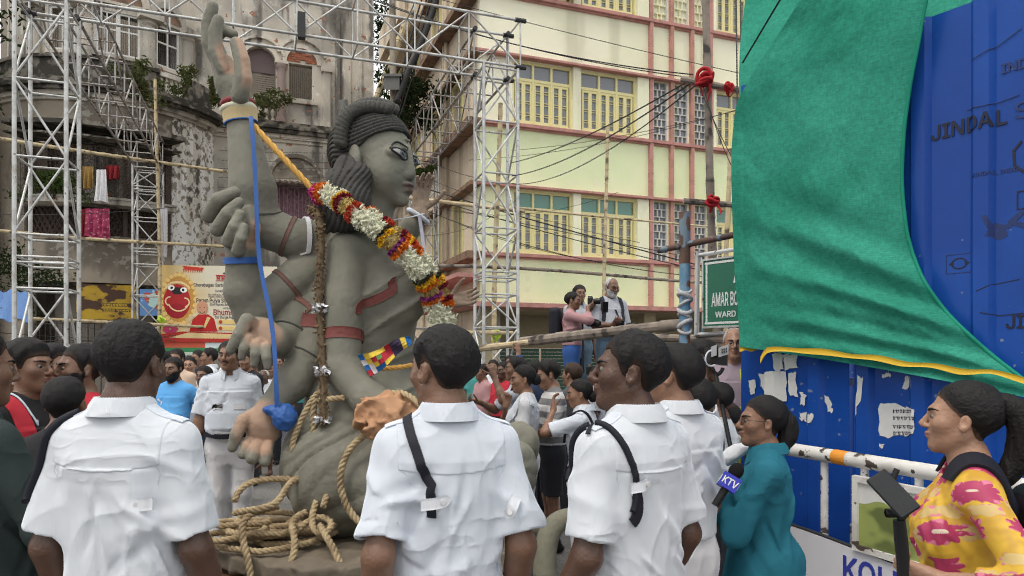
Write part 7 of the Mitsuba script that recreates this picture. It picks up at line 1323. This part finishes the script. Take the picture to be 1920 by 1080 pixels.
o = P('man in a pale shirt standing behind the photographer in pink', 1086, 9.95, 196, 536, z0=PZ, skin='brown', shirt='shirt_grey', collar='shirt_grey', h=.010, legs=('trousers', 'jean_faded'), arms={'R': (A(.05, .35, 1.05), (1, -.3, -1), (-.2, 1, 0), (0, 0, 1), 40)})
bp_ = at(1094, 700, 9.15); rod_k = solo('monopod', tube([bp_, at(1092, 590, 9.15)], .012, 8), 'plastic_black', 'black monopod in front of the photographer in pink', 'monopod', smooth=40); dslr(at(1108, 606, 9.1), A(.7, -.5, -.1), 'second black camera on the monopod')
dslr(at(1106, 694, 9.05), A(1, -.3, 0), 'black camera with a long lens resting on the log rail', 1.2)
o = BALD = P('bald bearded photographer in a grey tee reading his phone on the stand', 1144, 9.4, 192, 521, z0=PZ, skin='brown', hair='bald', hair_m='hair_grey', beard='full', shirt='shirt_grey', h=.009, head=(14, -16), belly=.04, legs=('trousers', 'jean_faded'), arms={'R': (A(.07, .30, 1.16), (1, -.3, -1), (-.2, .8, .5), (-.3, -.3, 1), 35), 'L': (A(-.27, .05, .82), (-1, -1, 0), (0, .2, -1), (1, 0, 0), 20)})
glasses(o)
for x in (-1, 1): S = o['sh']['L' if x < 0 else 'R']; strap(o, [S+A(-x*.05, .12, -.24), S+A(-x*.05, .11, -.12), S+A(-x*.05, .05, .02), S+A(-x*.055, 0, .09)], .05, .008, 'strap_black', 'bag_strap', .007)
q = at(1135, 576, 9.0); ph = thing('phone', 'phone in the hand of the bald photographer', 'phone'); put('case', hexa([q+A(.035*i, .004*j, .065*k_)+A(0, -.03*k_, 0) for i in (-1, 1) for j in (-1, 1) for k_ in (-1, 1)]), 'plastic_black', ph)
dslr(at(1160, 606, 9.12), A(.1, -1, -.3), 'silver black camera hanging at the bald photographer hip', 1.0); strap(o, [A(-.02, .15, 1.37), A(-.06, .18, 1.25), A(-.10, .20, 1.10), A(-.12, .2, 1.03)], .022, .005, 'strap_black', 'camera_strap', .012)
# behind the right officers
P('man with black hair and grey shirt turned away behind the hidden officer', 1303, 3.35, 48, 714, skin='brown', shirt='shirt_dark_grey', thick=.022)
o = VID = P('cameraman in dark clothes holding a video rig up above the crowd', 1316, 4.9, 70, 640, skin='dark', shirt='shirt_black', sleeve=1.1, arms={'L': (lp(1316, 4.9, 70, 1322, 700, 4.6), (-1, 0, -1), (.3, .4, 1), (1, .2, 0), 55), 'R': (lp(1316, 4.9, 70, 1338, 712, 4.75), (1, -.2, -1), (-.2, .4, 1), (-1, .3, 0), 55)})
vr = thing('video_rig', 'video camera rig with a white cable and a grey battery panel on a black pole', 'camera')
c = at(1348, 668, 4.55); put('body', hexa([c+A(.055*i-.02, .07*j, .05*k_-.01*i) for i in (-1, 1) for j in (-1, 1) for k_ in (-1, 1)]), 'plastic_black', vr); put('panel', hexa([at(x, y, Y) for x, y0 in ((1347, 652), (1366, 646)) for Y in (4.4, 4.43) for y in (y0+18, y0)]), mat('panel_grey', (.34, .35, .36), .4, .4), vr)
put('monitor', hexa([at(x, y, Y) for x, y0 in ((1333, 650), (1344, 646)) for Y in (4.42, 4.46) for y in (y0+20, y0)]), 'panel_grey', vr); put('cable', tube(spline([at(1334, 657, 4.4), at(1325, 664, 4.4), at(1323, 678, 4.4), at(1330, 686, 4.42), at(1340, 684, 4.45)], 24), .006, 6), 'cotton_white', vr, smooth=True)
for i in range(3):
    for j in range(2): put('button', hexa([at(1353+i*4+a, 654+j*5-i+b, Y) for a in (0, 2) for Y in (4.385, 4.399) for b in (3, 0)]), 'plastic_black', vr)
put('grip', tube(spline([at(1336, 690, 4.5), at(1345, 702, 4.5), at(1356, 690, 4.5)], 16), .012, 8), 'plastic_black', vr, smooth=True); put('pole', tube([at(1342, 700, 4.5), at(1372, 850, 3.9)], .013, 10), 'plastic_black', vr, smooth=40)
o = P('elder man with glasses in a mauve kurta with a lime scarf beside the hoarding corner', 1377, 5.75, 165, 616, skin='light', hair='bald', hair_m='hair_grey', shirt='dress_mauve', sleeve=.8, hem=.3, h=.0085, arms={'L': (A(-.08, .27, 1.08), (-1, -.2, -1), (.8, .5, 0), (0, -.3, 1), 35), 'R': (A(.10, .27, 1.12), (1, -.2, -1), (-.8, .5, 0), (0, -.3, 1), 35)}); glasses(o)
strap(o, [A(-.07, .15, .75), A(-.075, .15, 1.0), A(-.085, .14, 1.25), A(-.08, .10, 1.46), A(-.06, -.02, 1.58)], .09, .012, 'scarf_lime', 'scarf', .012)
P('man in a white shirt squeezed behind the camera pole', 1346, 4.3, 60, 720, skin='brown', shirt='cotton_white_warm', arms={'L': (lp(1346, 4.3, 60, 1318, 712, 4.2), (-.6, -.3, -1), (0, .2, 1), (1, 0, 0), 40)})
k = thing('plastic_bag', 'pale grey plastic bag in the arms of the man behind the teal woman', 'bag'); put('bag', sdf_mesh(lambda P_: ell(P_, at(1374, 852, 3.1), (.085, .05, .032), ry(-32))+.02*(np.abs(vnoise(P_, 22)-.5)-.2), at(1374, 852, 3.1)-.12, at(1374, 852, 3.1)+.12, .006), 'cotton_dim', k, smooth=True)
